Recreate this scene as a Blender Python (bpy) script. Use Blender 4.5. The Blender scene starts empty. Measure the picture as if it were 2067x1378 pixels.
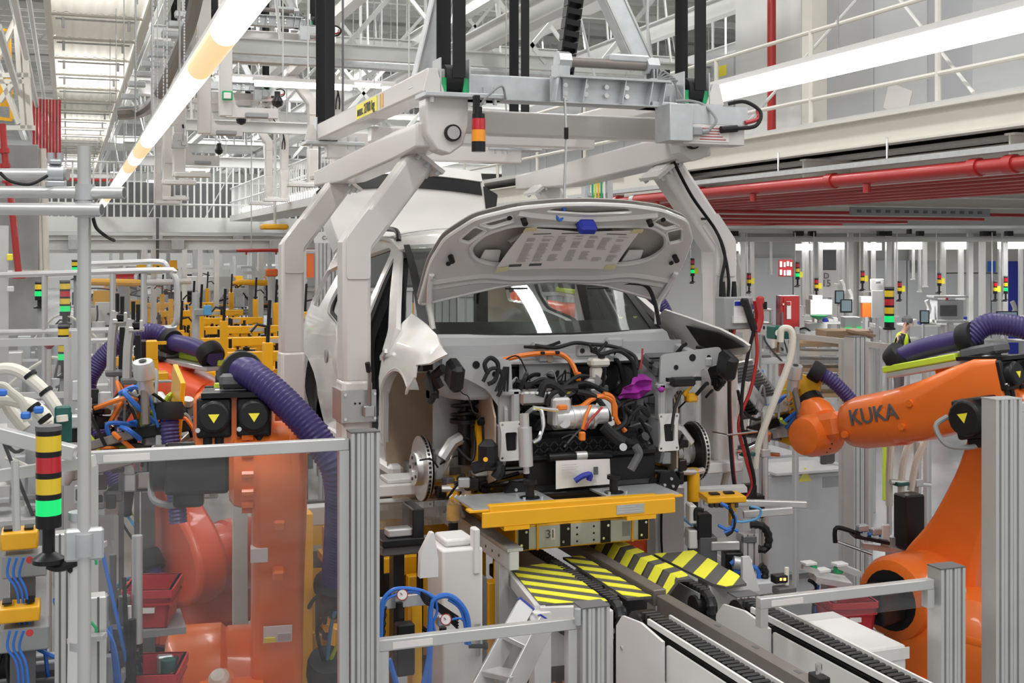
import bpy, math, random
from math import sin, cos, pi, radians as R, sqrt
from mathutils import Vector as V, Matrix as M
from mathutils.geometry import delaunay_2d_cdt
SC = bpy.context.scene
COL = SC.collection
random.seed(7)
# ---------------------------------------------------------------- camera
# world: Y runs down the line, X across it, Z up; camera stands at X=Y=0
F_PX, HZ, YAW, EYE = 2450.0, 510.0, math.atan(896 / 2450), 3.0
cam = bpy.data.cameras.new('camera'); cam_o = bpy.data.objects.new('camera', cam); COL.objects.link(cam_o)
cam.sensor_width = 36.0; cam.lens = 36.0 * F_PX / 2067
cam.shift_y = -(689 - HZ) / 2067
cam.clip_end = 400
cam_o.location = (0, 0, EYE); cam_o.rotation_euler = (pi / 2, 0, -YAW)
SC.camera = cam_o
# ---------------------------------------------------------------- light
w = bpy.data.worlds.new('hall_light'); SC.world = w; w.use_nodes = True
w.node_tree.nodes['Background'].inputs[0].default_value = (1.0, 0.995, 0.985, 1)
w.node_tree.nodes['Background'].inputs[1].default_value = 0.60
SC.view_settings.view_transform = 'Standard'; SC.view_settings.look = 'None'
SC.view_settings.gamma = 1; SC.view_settings.use_curve_mapping = False
SC.view_settings.exposure = 0.0
SC.cycles.transparent_max_bounces = 40
SC.cycles.max_bounces = 8
SC.cycles.diffuse_bounces = 3
SC.cycles.sample_clamp_indirect = 3.0
def area(name, loc, sx, sy, watts, rot=(0, 0, 0), col=(1, 0.995, 0.98)):
    l = bpy.data.lights.new(name, 'AREA'); l.shape = 'RECTANGLE'; l.size = sx; l.size_y = sy
    l.energy = watts; l.color = col
    o = bpy.data.objects.new(name, l); COL.objects.link(o); o.location = loc; o.rotation_euler = rot
    return o
# rows of high bay strip lamps under the roof (their fixtures are built with the roof)
STRIPS = [(x, y) for y in (1, 9, 18, 29, 42, 58, 78, 98) for x in (-4.5, 0.2, 4.9, 12.0)]
for (x, y) in STRIPS:
    area('strip_light', (x, y, 8.9), 0.5, 5.5, 210 if y < 12 else 380 if y < 30 else 600)
# fill lights added below the mezzanine to brighten bays and wall, without fixtures
for (x, y, e_) in ((10.5, 12.5, 90), (13.5, 18.5, 100), (17.5, 18.0, 100), (15.5, 23.5, 130), (19.5, 22.5, 130), (14.2, 28.6, 55), (17.6, 27.4, 55), (20.6, 26.2, 55), (23.4, 25.0, 55)):
    area('bay_fill', (x, y, 3.3), 1.6, .5, e_)
# ---------------------------------------------------------------- pixel helper: point on a known plane
CT, ST = cos(YAW), sin(YAW)
def at(px, py=None, X=None, Y=None, Z=None, D=None):
    k = (px - 1033.5) / F_PX
    ux, uy = k * CT + ST, -k * ST + CT
    uz = 0 if py is None else -(py - HZ) / F_PX
    if D is None:
        if X is not None: D = X / ux
        elif Y is not None: D = Y / uy
        else: D = (Z - EYE) / uz
    return V((ux * D, uy * D, (Z if Z is not None and py is None else EYE + uz * D)))
# ---------------------------------------------------------------- materials
MT = {}
def mat(k, col, rough=0.5, metal=0.0, var=0.0, vscale=8.0, bump=0.0, bscale=60.0, coat=0.0, emit=None, estr=0, spec=None, stretch=None):
    m = bpy.data.materials.new(k); m.use_nodes = True; nt = m.node_tree; b = nt.nodes['Principled BSDF']
    b.inputs['Base Color'].default_value = (*col, 1); b.inputs['Roughness'].default_value = rough
    b.inputs['Metallic'].default_value = metal
    if coat: b.inputs['Coat Weight'].default_value = coat; b.inputs['Coat Roughness'].default_value = 0.04
    if spec is not None: b.inputs['Specular IOR Level'].default_value = spec
    if emit: b.inputs['Emission Color'].default_value = (*emit, 1); b.inputs['Emission Strength'].default_value = estr
    tc = None
    if var or bump:
        tc = nt.nodes.new('ShaderNodeTexCoord'); mp = nt.nodes.new('ShaderNodeMapping'); nt.links.new(tc.outputs['Object'], mp.inputs[0])
        if stretch: mp.inputs['Scale'].default_value = stretch
    if var:
        n = nt.nodes.new('ShaderNodeTexNoise'); n.inputs['Scale'].default_value = vscale; n.inputs['Detail'].default_value = 5
        nt.links.new(mp.outputs[0], n.inputs['Vector'])
        mx = nt.nodes.new('ShaderNodeMix'); mx.data_type = 'RGBA'
        mx.inputs[6].default_value = (*[max(0, c * (1 - var)) for c in col], 1); mx.inputs[7].default_value = (*[min(1, c * (1 + var)) for c in col], 1)
        nt.links.new(n.outputs[0], mx.inputs[0]); nt.links.new(mx.outputs[2], b.inputs['Base Color'])
        mr = nt.nodes.new('ShaderNodeMapRange'); mr.inputs[3].default_value = max(0.02, rough - 0.1); mr.inputs[4].default_value = min(1, rough + 0.1)
        nt.links.new(n.outputs[0], mr.inputs[0]); nt.links.new(mr.outputs[0], b.inputs['Roughness'])
    if bump:
        n2 = nt.nodes.new('ShaderNodeTexNoise'); n2.inputs['Scale'].default_value = bscale; nt.links.new(mp.outputs[0], n2.inputs['Vector'])
        bp = nt.nodes.new('ShaderNodeBump'); bp.inputs['Strength'].default_value = bump; bp.inputs['Distance'].default_value = 0.01
        nt.links.new(n2.outputs[0], bp.inputs['Height']); nt.links.new(bp.outputs[0], b.inputs['Normal'])
    MT[k] = m; return m
def glassy(k, tint, refl=1.0, haze=0.0, hcol=(0.8, 0.8, 0.8)):
    m = bpy.data.materials.new(k); m.use_nodes = True; nt = m.node_tree; nt.nodes.clear()
    out = nt.nodes.new('ShaderNodeOutputMaterial'); tr = nt.nodes.new('ShaderNodeBsdfTransparent'); tr.inputs[0].default_value = (*tint, 1)
    gl = nt.nodes.new('ShaderNodeBsdfGlossy'); gl.inputs['Roughness'].default_value = 0.03
    fr = nt.nodes.new('ShaderNodeFresnel'); ge = nt.nodes.new('ShaderNodeNewGeometry'); io = nt.nodes.new('ShaderNodeMapRange'); io.inputs[3].default_value = 1.45; io.inputs[4].default_value = 1 / 1.45
    nt.links.new(ge.outputs['Backfacing'], io.inputs[0]); nt.links.new(io.outputs[0], fr.inputs[0])   # same reflectance from either side of the thin sheet
    mu = nt.nodes.new('ShaderNodeMath'); mu.operation = 'MULTIPLY'; mu.inputs[1].default_value = refl; nt.links.new(fr.outputs[0], mu.inputs[0])
    mx = nt.nodes.new('ShaderNodeMixShader'); nt.links.new(mu.outputs[0], mx.inputs[0]); nt.links.new(gl.outputs[0], mx.inputs[2])
    if haze:
        df = nt.nodes.new('ShaderNodeBsdfDiffuse'); df.inputs[0].default_value = (*hcol, 1)
        tc = nt.nodes.new('ShaderNodeTexCoord'); mp = nt.nodes.new('ShaderNodeMapping'); mp.inputs['Scale'].default_value = (1, 1, 3)
        n = nt.nodes.new('ShaderNodeTexNoise'); n.inputs['Scale'].default_value = 4; n.inputs['Detail'].default_value = 8
        nt.links.new(tc.outputs['Object'], mp.inputs[0]); nt.links.new(mp.outputs[0], n.inputs['Vector'])
        mr = nt.nodes.new('ShaderNodeMapRange'); mr.inputs[1].default_value = 0.35; mr.inputs[2].default_value = 0.8; mr.inputs[3].default_value = haze * 0.4; mr.inputs[4].default_value = haze * 1.6
        nt.links.new(n.outputs[0], mr.inputs[0])
        m2 = nt.nodes.new('ShaderNodeMixShader'); nt.links.new(mr.outputs[0], m2.inputs[0]); nt.links.new(tr.outputs[0], m2.inputs[1]); nt.links.new(df.outputs[0], m2.inputs[2])
        nt.links.new(m2.outputs[0], mx.inputs[1])
    else: nt.links.new(tr.outputs[0], mx.inputs[1])
    nt.links.new(mx.outputs[0], out.inputs[0]); MT[k] = m; return m
mat('floor', (0.34, 0.345, 0.35), 0.22, var=0.16, vscale=1.3)
mat('deck', (0.30, 0.30, 0.31), 0.5, var=0.2, vscale=3)
mat('roof', (0.74, 0.74, 0.72), 0.6, var=0.06, vscale=2)
mat('wall', (0.66, 0.66, 0.64), 0.7, var=0.08, vscale=1)
mat('cream', (0.72, 0.69, 0.62), 0.5, var=0.05, vscale=4)
mat('greysteel', (0.60, 0.60, 0.58), 0.5, var=0.08, vscale=3)
mat('palesteel', (0.70, 0.71, 0.69), 0.45, var=0.05, vscale=3)
mat('cabinet', (0.56, 0.57, 0.58), 0.45, var=0.04, vscale=2)
mat('darkgrey', (0.12, 0.12, 0.125), 0.5, var=0.2, vscale=6)
mat('midgrey', (0.30, 0.31, 0.31), 0.5, var=0.15, vscale=5)
mat('gantry', (0.64, 0.615, 0.585), 0.32, var=0.05, vscale=5, coat=0.3)
mat('white', (0.74, 0.73, 0.71), 0.4, var=0.04, vscale=6)
mat('carwhite', (0.78, 0.765, 0.735), 0.22, coat=1.0, var=0.01)
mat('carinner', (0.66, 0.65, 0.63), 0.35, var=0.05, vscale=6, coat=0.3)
mat('cargrey', (0.41, 0.415, 0.42), 0.33, var=0.06, vscale=7)
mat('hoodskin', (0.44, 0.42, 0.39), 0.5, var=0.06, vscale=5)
mat('alu', (0.62, 0.62, 0.61), 0.36, 0.55, var=0.06, vscale=10)
mat('steel', (0.50, 0.50, 0.49), 0.35, 0.8, var=0.15, vscale=12)
mat('disc', (0.62, 0.61, 0.59), 0.33, 0.85, var=0.10, vscale=20)
mat('zinc', (0.55, 0.57, 0.58), 0.42, 0.6, var=0.2, vscale=14)
mat('chrome', (0.75, 0.75, 0.75), 0.15, 1.0)
mat('brownsteel', (0.23, 0.205, 0.185), 0.45, 0.4, var=0.15, vscale=10)
mat('black', (0.012, 0.012, 0.013), 0.36, var=0.3, vscale=8, spec=0.32)
mat('rubber', (0.015, 0.015, 0.016), 0.55, var=0.3, vscale=14, spec=0.28)
mat('chainblk', (0.03, 0.03, 0.031), 0.42, 0.3, var=0.3, vscale=30)
mat('orange', (0.86, 0.175, 0.02), 0.34, var=0.06, vscale=5, coat=0.25)
mat('orangered', (0.78, 0.10, 0.025), 0.36, var=0.06, vscale=5, coat=0.25)
mat('cableorange', (0.80, 0.20, 0.02), 0.45, var=0.1, vscale=20)
mat('yellow', (0.88, 0.44, 0.008), 0.38, var=0.07, vscale=6, coat=0.2)
mat('signyellow', (0.93, 0.80, 0.05), 0.45)
mat('stripe', (0.93, 0.90, 0.06), 0.5, var=0.08, vscale=20)
mat('matgrey', (0.11, 0.105, 0.10), 0.7, var=0.3, vscale=60, bump=0.4, bscale=220)
mat('tape', (0.72, 0.66, 0.36), 0.5)
mat('purple', (0.042, 0.028, 0.135), 0.40, var=0.15, vscale=12)
mat('bluehose', (0.035, 0.17, 0.62), 0.4)
mat('blue', (0.02, 0.035, 0.36), 0.42, var=0.1)
mat('cyanblue', (0.10, 0.35, 0.62), 0.4)
mat('red', (0.43, 0.024, 0.022), 0.38, var=0.08, vscale=5, coat=0.2)
mat('redbox', (0.52, 0.02, 0.03), 0.42, var=0.08, vscale=5)
mat('green', (0.02, 0.36, 0.13), 0.45)
mat('darkgreen', (0.012, 0.10, 0.085), 0.4)
mat('lime', (0.55, 0.72, 0.05), 0.4)
mat('magenta', (0.34, 0.02, 0.33), 0.5, var=0.2, vscale=20)
mat('brownliner', (0.42, 0.32, 0.23), 0.42, var=0.15, vscale=3)
mat('hosewhite', (0.74, 0.71, 0.62), 0.45, var=0.05)
mat('paper', (0.80, 0.76, 0.74), 0.7)
mat('ink', (0.10, 0.10, 0.11), 0.7)
mat('greyink', (0.52, 0.49, 0.48), 0.7)
mat('skin', (0.55, 0.33, 0.24), 0.5)
mat('vest', (0.62, 0.80, 0.03), 0.6)
mat('cardboard', (0.42, 0.28, 0.17), 0.7)
mat('lamp', (1, 1, 1), 0.4, emit=(1, 0.99, 0.97), estr=6.0)
mat('lamptube', (1, 1, 1), 0.4, emit=(1, 0.995, 0.98), estr=2.6)
mat('amberlens', (0.85, 0.62, 0.36), 0.3, emit=(1, 0.70, 0.36), estr=0.75)
mat('greenlit', (0.01, 0.3, 0.1), 0.3, emit=(0.0, 0.62, 0.13), estr=1.0)
mat('redlens', (0.55, 0.01, 0.02), 0.2, coat=0.5)
mat('amberl', (0.95, 0.33, 0.01), 0.2, coat=0.5)
mat('yellowlens', (0.86, 0.60, 0.02), 0.2, coat=0.5)
mat('ledamber', (1, 0.5, 0.1), 0.3, emit=(1, 0.55, 0.1), estr=3)
mat('screen', (0.05, 0.06, 0.07), 0.2, emit=(0.35, 0.5, 0.55), estr=0.35)
glassy('plexi', (0.93, 0.93, 0.935), 0.9, 0.03)
glassy('carglass', (0.74, 0.77, 0.76), 1.3)
def translucent(k, col):
    m = bpy.data.materials.new(k); m.use_nodes = True; nt = m.node_tree; nt.nodes.clear(); out = nt.nodes.new('ShaderNodeOutputMaterial')
    d = nt.nodes.new('ShaderNodeBsdfDiffuse'); t_ = nt.nodes.new('ShaderNodeBsdfTranslucent'); mx_ = nt.nodes.new('ShaderNodeMixShader'); n = nt.nodes.new('ShaderNodeTexNoise'); n.inputs['Scale'].default_value = 3
    rp = nt.nodes.new('ShaderNodeMix'); rp.data_type = 'RGBA'; rp.inputs[6].default_value = (*[c_ * .93 for c_ in col], 1); rp.inputs[7].default_value = (*col, 1); nt.links.new(n.outputs[0], rp.inputs[0])
    for b_ in (d, t_): nt.links.new(rp.outputs[2], b_.inputs[0])
    mx_.inputs[0].default_value = .34; nt.links.new(d.outputs[0], mx_.inputs[1]); nt.links.new(t_.outputs[0], mx_.inputs[2]); nt.links.new(mx_.outputs[0], out.inputs[0]); MT[k] = m
translucent('deckpanel', (0.80, 0.77, 0.70))
glassy('cover', (0.85, 0.86, 0.86), 1.0, 0.04)
# ---------------------------------------------------------------- shapes: each returns (verts, faces)
def bx(x0, x1, y0, y1, z0, z1, b=0.0):
    if x0 > x1: x0, x1 = x1, x0
    if y0 > y1: y0, y1 = y1, y0
    if z0 > z1: z0, z1 = z1, z0
    b = min(b, (x1 - x0) * .45, (y1 - y0) * .45, (z1 - z0) * .45)
    if b <= 0:
        v = [(x, y, z) for x in (x0, x1) for y in (y0, y1) for z in (z0, z1)]
        return v, [(0, 1, 3, 2), (4, 6, 7, 5), (0, 4, 5, 1), (2, 3, 7, 6), (0, 2, 6, 4), (1, 5, 7, 3)]
    v = []; idx = {}
    X, Yy, Z = (x0, x1), (y0, y1), (z0, z1)
    for i in (0, 1):
        for j in (0, 1):
            for k in (0, 1):
                sx, sy, sz = (1, -1)[i], (1, -1)[j], (1, -1)[k]
                for a in range(3):
                    p = [X[i] + sx * b, Yy[j] + sy * b, Z[k] + sz * b]; p[a] = (X[i], Yy[j], Z[k])[a]
                    idx[i, j, k, a] = len(v); v.append(tuple(p))
    f = []
    for i in (0, 1):
        f.append([idx[i, a, c, 0] for a, c in ((0, 0), (1, 0), (1, 1), (0, 1))])
        f.append([idx[a, i, c, 1] for a, c in ((0, 0), (1, 0), (1, 1), (0, 1))])
        f.append([idx[a, c, i, 2] for a, c in ((0, 0), (1, 0), (1, 1), (0, 1))])
    for i in (0, 1):
        for j in (0, 1):
            f.append([idx[i, j, 0, 0], idx[i, j, 1, 0], idx[i, j, 1, 1], idx[i, j, 0, 1]])
            f.append([idx[i, 0, j, 0], idx[i, 1, j, 0], idx[i, 1, j, 2], idx[i, 0, j, 2]])
            f.append([idx[0, i, j, 1], idx[1, i, j, 1], idx[1, i, j, 2], idx[0, i, j, 2]])
            for k in (0, 1): f.append([idx[i, j, k, a] for a in range(3)])
    return v, f
def cb(c, s, b=0.0, rz=0.0):
    sh = bx(-s[0] / 2, s[0] / 2, -s[1] / 2, s[1] / 2, -s[2] / 2, s[2] / 2, b)
    return tr(sh, M.Translation(c) @ M.Rotation(rz, 4, 'Z'))
def tr(sh, m): return [tuple(m @ V(p)) for p in sh[0]], sh[1]
def frame(d, up=V((0, 0, 1))):
    d = V(d).normalized(); s = d.cross(up)
    if s.length < 1e-4: s = d.cross(V((0, 1, 0)))
    s.normalize(); return s, s.cross(d).normalized(), d
def ring(c, a, b, r, n, r2=None):
    return [tuple(V(c) + a * (r * cos(2 * pi * i / n)) + b * ((r2 or r) * sin(2 * pi * i / n))) for i in range(n)]
def lo(rings, cap=True, close=True):
    n = len(rings[0]); v = [p for r in rings for p in r]; f = []
    for k in range(len(rings) - 1):
        for i in range(n if close else n - 1):
            j = (i + 1) % n; f.append((k * n + i, k * n + j, (k + 1) * n + j, (k + 1) * n + i))
    if cap: f.append(tuple(range(n))[::-1]); f.append(tuple((len(rings) - 1) * n + i for i in range(n)))
    return v, f
def cy(p, q, r, n=14, r2=None):
    a, b, d = frame(V(q) - V(p)); return lo([ring(p, a, b, r, n), ring(q, a, b, r2 if r2 is not None else r, n)])
def tb(pts, r, n=8, smooth=0, rib=None):
    P = [V(p) for p in pts]
    if smooth: P = spline(P, smooth)
    if rib: P, rr = ribbed(P, r, *rib)
    else: rr = r if isinstance(r, (list, tuple)) else [r] * len(P)
    rings = []; a = None
    for i, p in enumerate(P):
        d = (P[min(i + 1, len(P) - 1)] - P[max(i - 1, 0)]).normalized()
        if a is None: a, b, d = frame(d)
        else:
            a = (a - d * a.dot(d)).normalized(); b = a.cross(d).normalized()
        rings.append(ring(p, a, b, rr[i], n))
    return lo(rings)
def spline(P, k):
    out = []
    for i in range(len(P) - 1):
        p0, p1, p2, p3 = P[max(i - 1, 0)], P[i], P[i + 1], P[min(i + 2, len(P) - 1)]
        for s in range(k):
            t = s / k
            out.append(0.5 * ((2 * p1) + (p2 - p0) * t + (2 * p0 - 5 * p1 + 4 * p2 - p3) * t * t + (3 * p1 - p0 - 3 * p2 + p3) * t ** 3))
    out.append(P[-1]); return out
def ribbed(P, r, pitch, depth):
    L = [0]
    for i in range(1, len(P)): L.append(L[-1] + (P[i] - P[i - 1]).length)
    n = max(2, int(L[-1] / pitch) * 2); out = []; rr = []; j = 0
    for s in range(n + 1):
        t = L[-1] * s / n
        while j < len(L) - 2 and L[j + 1] < t: j += 1
        u = (t - L[j]) / max(1e-6, L[j + 1] - L[j]); out.append(P[j].lerp(P[j + 1], min(1, u))); rr.append(r - (depth if s % 2 else 0))
    return out, rr
def be(p, q, w_, h, up=V((0, 0, 1)), b=0.0):
    p, q = V(p), V(q); s, u, d = frame(q - p, V(up)); L = (q - p).length
    m = M.Translation((p + q) / 2) @ M((s, d, u)).transposed().to_4x4()
    return tr(bx(-w_ / 2, w_ / 2, -L / 2, L / 2, -h / 2, h / 2, b), m)
def pr(poly, ax, a, b):
    def e(p, t): return {'x': (t, p[0], p[1]), 'y': (p[0], t, p[1]), 'z': (p[0], p[1], t)}[ax]
    return lo([[e(p, a) for p in poly], [e(p, b) for p in poly]])
def la(prof, o, d, n=16):
    a, b, d = frame(d); o = V(o); return lo([ring(o + d * h, a, b, max(r, 1e-4), n) for r, h in prof])
def ibeam(p, q, w_=0.15, h=0.3, t=0.02):
    p, q = V(p), V(q); u = V((0, 0, 1)); o = u * (h / 2 - t / 2)
    return [be(p + o, q + o, w_, t), be(p - o, q - o, w_, t), be(p, q, t, h - 2 * t)]
def inpoly(p, poly):
    c = False; j = len(poly) - 1
    for i in range(len(poly)):
        a, b = poly[i], poly[j]
        if (a[1] > p[1]) != (b[1] > p[1]) and p[0] < (b[0] - a[0]) * (p[1] - a[1]) / (b[1] - a[1]) + a[0]: c = not c
        j = i
    return c
def rpoly(poly, r, k=4):
    out = []; n = len(poly)
    for i in range(n):
        a, b, c = V(poly[i - 1]), V(poly[i]), V(poly[(i + 1) % n]); e1 = (a - b); e2 = (c - b); rr = min(r, e1.length * .45, e2.length * .45)
        p, q = b + e1.normalized() * rr, b + e2.normalized() * rr
        for s in range(k + 1):
            t = s / k; out.append(tuple(p * (1 - t) ** 2 + b * 2 * t * (1 - t) + q * t * t))
    return out
def dense(poly, step):
    out = []
    for i in range(len(poly)):
        a, b = V(poly[i]), V(poly[(i + 1) % len(poly)]); k = max(1, int((b - a).length / step))
        out += [tuple(a.lerp(b, s / k)) for s in range(k)]
    return out
def sheet(outer, holes, fn, step=0.08, thick=0.0):
    """curved sheet: 2-D outline with holes mapped to space by fn(u, v), with real thickness"""
    outer = dense(outer, step); holes = [dense(h, step) for h in holes]
    pts = []; ed = []
    for loop in [outer] + holes:
        s = len(pts); pts += [V(p) for p in loop]; ed += [(s + i, s + (i + 1) % len(loop)) for i in range(len(loop))]
    us = [p[0] for p in outer]; vs = [p[1] for p in outer]; u = min(us) + step * .37
    nb = list(pts)
    while u < max(us):
        v = min(vs) + step * .41
        while v < max(vs):
            if inpoly((u, v), outer) and not any(inpoly((u, v), h) for h in holes) and all((q[0] - u) ** 2 + (q[1] - v) ** 2 > (step * .45) ** 2 for q in nb): pts.append(V((u, v)))
            v += step
        u += step
    o = delaunay_2d_cdt(pts, ed, [], 0, 1e-6); vv, ff = o[0], o[2]; F = []
    for f in ff:
        c = (sum(vv[i][0] for i in f) / len(f), sum(vv[i][1] for i in f) / len(f))
        if inpoly(c, outer) and not any(inpoly(c, h) for h in holes): F.append(tuple(f))
    P = [V(fn(p[0], p[1])) for p in vv]
    if not thick: return [tuple(p) for p in P], F
    N = [V((0, 0, 0)) for _ in P]
    for f in F:
        nrm = (P[f[1]] - P[f[0]]).cross(P[f[2]] - P[f[0]])
        for i in f: N[i] += nrm
    n = len(P); Q = [p - (N[i].normalized() if N[i].length else V()) * thick for i, p in enumerate(P)]
    cnt = {}
    for f in F:
        for i in range(3):
            a, b = f[i], f[(i + 1) % 3]; cnt[a, b] = 1
    F2 = [tuple(i + n for i in f[::-1]) for f in F]
    side = [(b, a, a + n, b + n) for (a, b) in cnt if (b, a) not in cnt]
    return [tuple(p) for p in P + Q], F + F2 + side
def plate(poly, holes, ax, a, b):
    """flat plate with holes, thickness a..b along axis"""
    def e(p, t): return {'x': (t, p[0], p[1]), 'y': (p[0], t, p[1]), 'z': (p[0], p[1], t)}[ax]
    return sheet(poly, holes, lambda u, v: e((u, v), a), 10.0, 0) if a == b else _plate2(poly, holes, e, a, b)
def _plate2(poly, holes, e, a, b):
    v, f = sheet(poly, holes, lambda x, y: (x, y, 0), 10.0, 0); n = len(v)
    cnt = {(q[i], q[(i + 1) % 3]) for q in f for i in range(3)}
    vv = [e(p, a) for p in v] + [e(p, b) for p in v]
    return vv, f + [tuple(i + n for i in q[::-1]) for q in f] + [(y, x, x + n, y + n) for (x, y) in cnt if (y, x) not in cnt]
def circ(c, r, n=16, ry=None): return [(c[0] + r * cos(2 * pi * i / n), c[1] + (ry or r) * sin(2 * pi * i / n)) for i in range(n)]
def rrect(x0, x1, y0, y1, r, k=3): return rpoly([(x0, y0), (x1, y0), (x1, y1), (x0, y1)], r, k)
# ---------------------------------------------------------------- objects
LOC = {}
def mk(name, shapes, inv=None):
    vs, fs = [], []
    if isinstance(shapes, tuple): shapes = [shapes]
    for s in shapes:
        if isinstance(s, list): 
            for t in s: n = len(vs); vs += t[0]; fs += [tuple(i + n for i in f) for f in t[1]]
        else: n = len(vs); vs += s[0]; fs += [tuple(i + n for i in f) for f in s[1]]
    if inv is not None: vs = [inv @ V(p) for p in vs]
    me = bpy.data.meshes.new(name); me.from_pydata([tuple(p) for p in vs], [], fs)
    import bmesh
    bm = bmesh.new(); bm.from_mesh(me); bmesh.ops.recalc_face_normals(bm, faces=bm.faces); bm.to_mesh(me); bm.free()
    me.polygons.foreach_set('use_smooth', [True] * len(me.polygons)); me.set_sharp_from_angle(angle=R(35)); me.update()
    return me
def O(name, m, shapes, parent=None, label=None):
    """a part: one mesh, geometry given in world space, stored relative to its thing"""
    inv = LOC.get(parent) if parent else None
    me = mk(name, shapes, inv); me.materials.append(MT[m])
    o = bpy.data.objects.new(name, me); COL.objects.link(o)
    if parent: o.parent = parent; LOC[o] = inv
    if label: o['label'] = label
    return o
def tag(o, label, cat, group=None):
    o['label'] = label; o['category'] = cat
    if group: o['group'] = group
    return o
def T(name, label, cat, loc=(0, 0, 0), group=None, local=False, rz=0.0):
    """a thing: an Empty at its base; parts are given in world space unless local"""
    o = bpy.data.objects.new(name, None); COL.objects.link(o); o.location = loc; o.rotation_euler = (0, 0, rz); o.empty_display_size = 0.1
    tag(o, label, cat, group)
    LOC[o] = M.Identity(4) if local else (M.Translation(loc) @ M.Rotation(rz, 4, 'Z')).inverted()
    return o
def S(name, m, shapes, label, cat, group=None):
    """a thing that is a single mesh, origin at its base"""
    me = mk(name, shapes); c = [sum((V(b.co)[i] for b in me.vertices)) / len(me.vertices) for i in range(3)]
    c[2] = min(b.co[2] for b in me.vertices); me.transform(M.Translation([-k for k in c]))
    me.materials.append(MT[m]); o = bpy.data.objects.new(name, me); COL.objects.link(o); o.location = c
    return tag(o, label, cat, group)
def struct(name, m, shapes, parent=None):
    o = O(name, m, shapes, parent)
    if not parent: o['kind'] = 'structure'; LOC[o] = M.Identity(4)
    return o
def dup(root, loc=None, rz=None, label=None, group=None, move=None):
    def c(o, p):
        n = o.copy(); COL.objects.link(n); n.parent = p
        for ch in o.children: c(ch, n)
        return n
    r = c(root, None)
    if loc is not None: r.location = loc
    if move is not None: r.location = V(root.location) + V(move)
    if rz is not None: r.rotation_euler = (0, 0, rz)
    if label: r['label'] = label
    if group: r['group'] = group
    return r
def inst(o, parent, m):
    """copy of a part sharing its mesh; m = offset or matrix in the thing's own space"""
    n = o.copy(); COL.objects.link(n); n.parent = parent
    if isinstance(m, M): n.matrix_basis = m
    else: n.location = m
    return n
def text(name, body, m, size, matrix, parent=None, ext=0.002, align='CENTER'):
    c = bpy.data.curves.new(name, 'FONT'); c.body = body; c.size = size; c.extrude = ext; c.align_x = align; c.offset = size * (.012 if size > .1 else .004); c.align_y = 'CENTER'
    t = bpy.data.objects.new(name, c); COL.objects.link(t); dg = bpy.context.evaluated_depsgraph_get()
    me = bpy.data.meshes.new_from_object(t.evaluated_get(dg)); bpy.data.objects.remove(t)
    inv = LOC.get(parent); me.transform((inv @ matrix) if inv is not None else matrix); me.materials.clear(); me.materials.append(MT[m])
    o = bpy.data.objects.new(name, me); COL.objects.link(o)
    if parent: o.parent = parent; LOC[o] = inv
    return o
def face(o, right, up):
    """matrix whose local x is 'right', y is 'up': for text and decals on a surface"""
    r = V(right).normalized(); u = V(up); u = (u - r * u.dot(r)).normalized(); n = r.cross(u)
    return M.Translation(o) @ M((r, u, n)).transposed().to_4x4()
def band(pts, w_):
    """outline of a 2-D polyline of width w_, mitred"""
    P = [V(p) for p in pts]; L, Rr = [], []
    for i, p in enumerate(P):
        d1 = (P[i] - P[i - 1]).normalized() if i else (P[1] - P[0]).normalized()
        d2 = (P[i + 1] - P[i]).normalized() if i < len(P) - 1 else d1
        n1, n2 = V((-d1.y, d1.x)), V((-d2.y, d2.x)); n = (n1 + n2).normalized(); k = (w_ if not isinstance(w_, (list, tuple)) else w_[i]) / 2 / max(.3, n.dot(n1))
        L.append(tuple(p + n * k)); Rr.append(tuple(p - n * k))
    return L + Rr[::-1]
def bev(o, w_, seg=2):
    m = o.modifiers.new('bevel', 'BEVEL'); m.width = w_; m.segments = seg; m.limit_method = 'ANGLE'; m.angle_limit = R(40)
    return o
def OO(name, m, shapes, parent=None):
    """one part object for each shape"""
    return [O(name, m, s, parent) for s in shapes]
def stuff(o): o['kind'] = 'stuff'; return o
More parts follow.
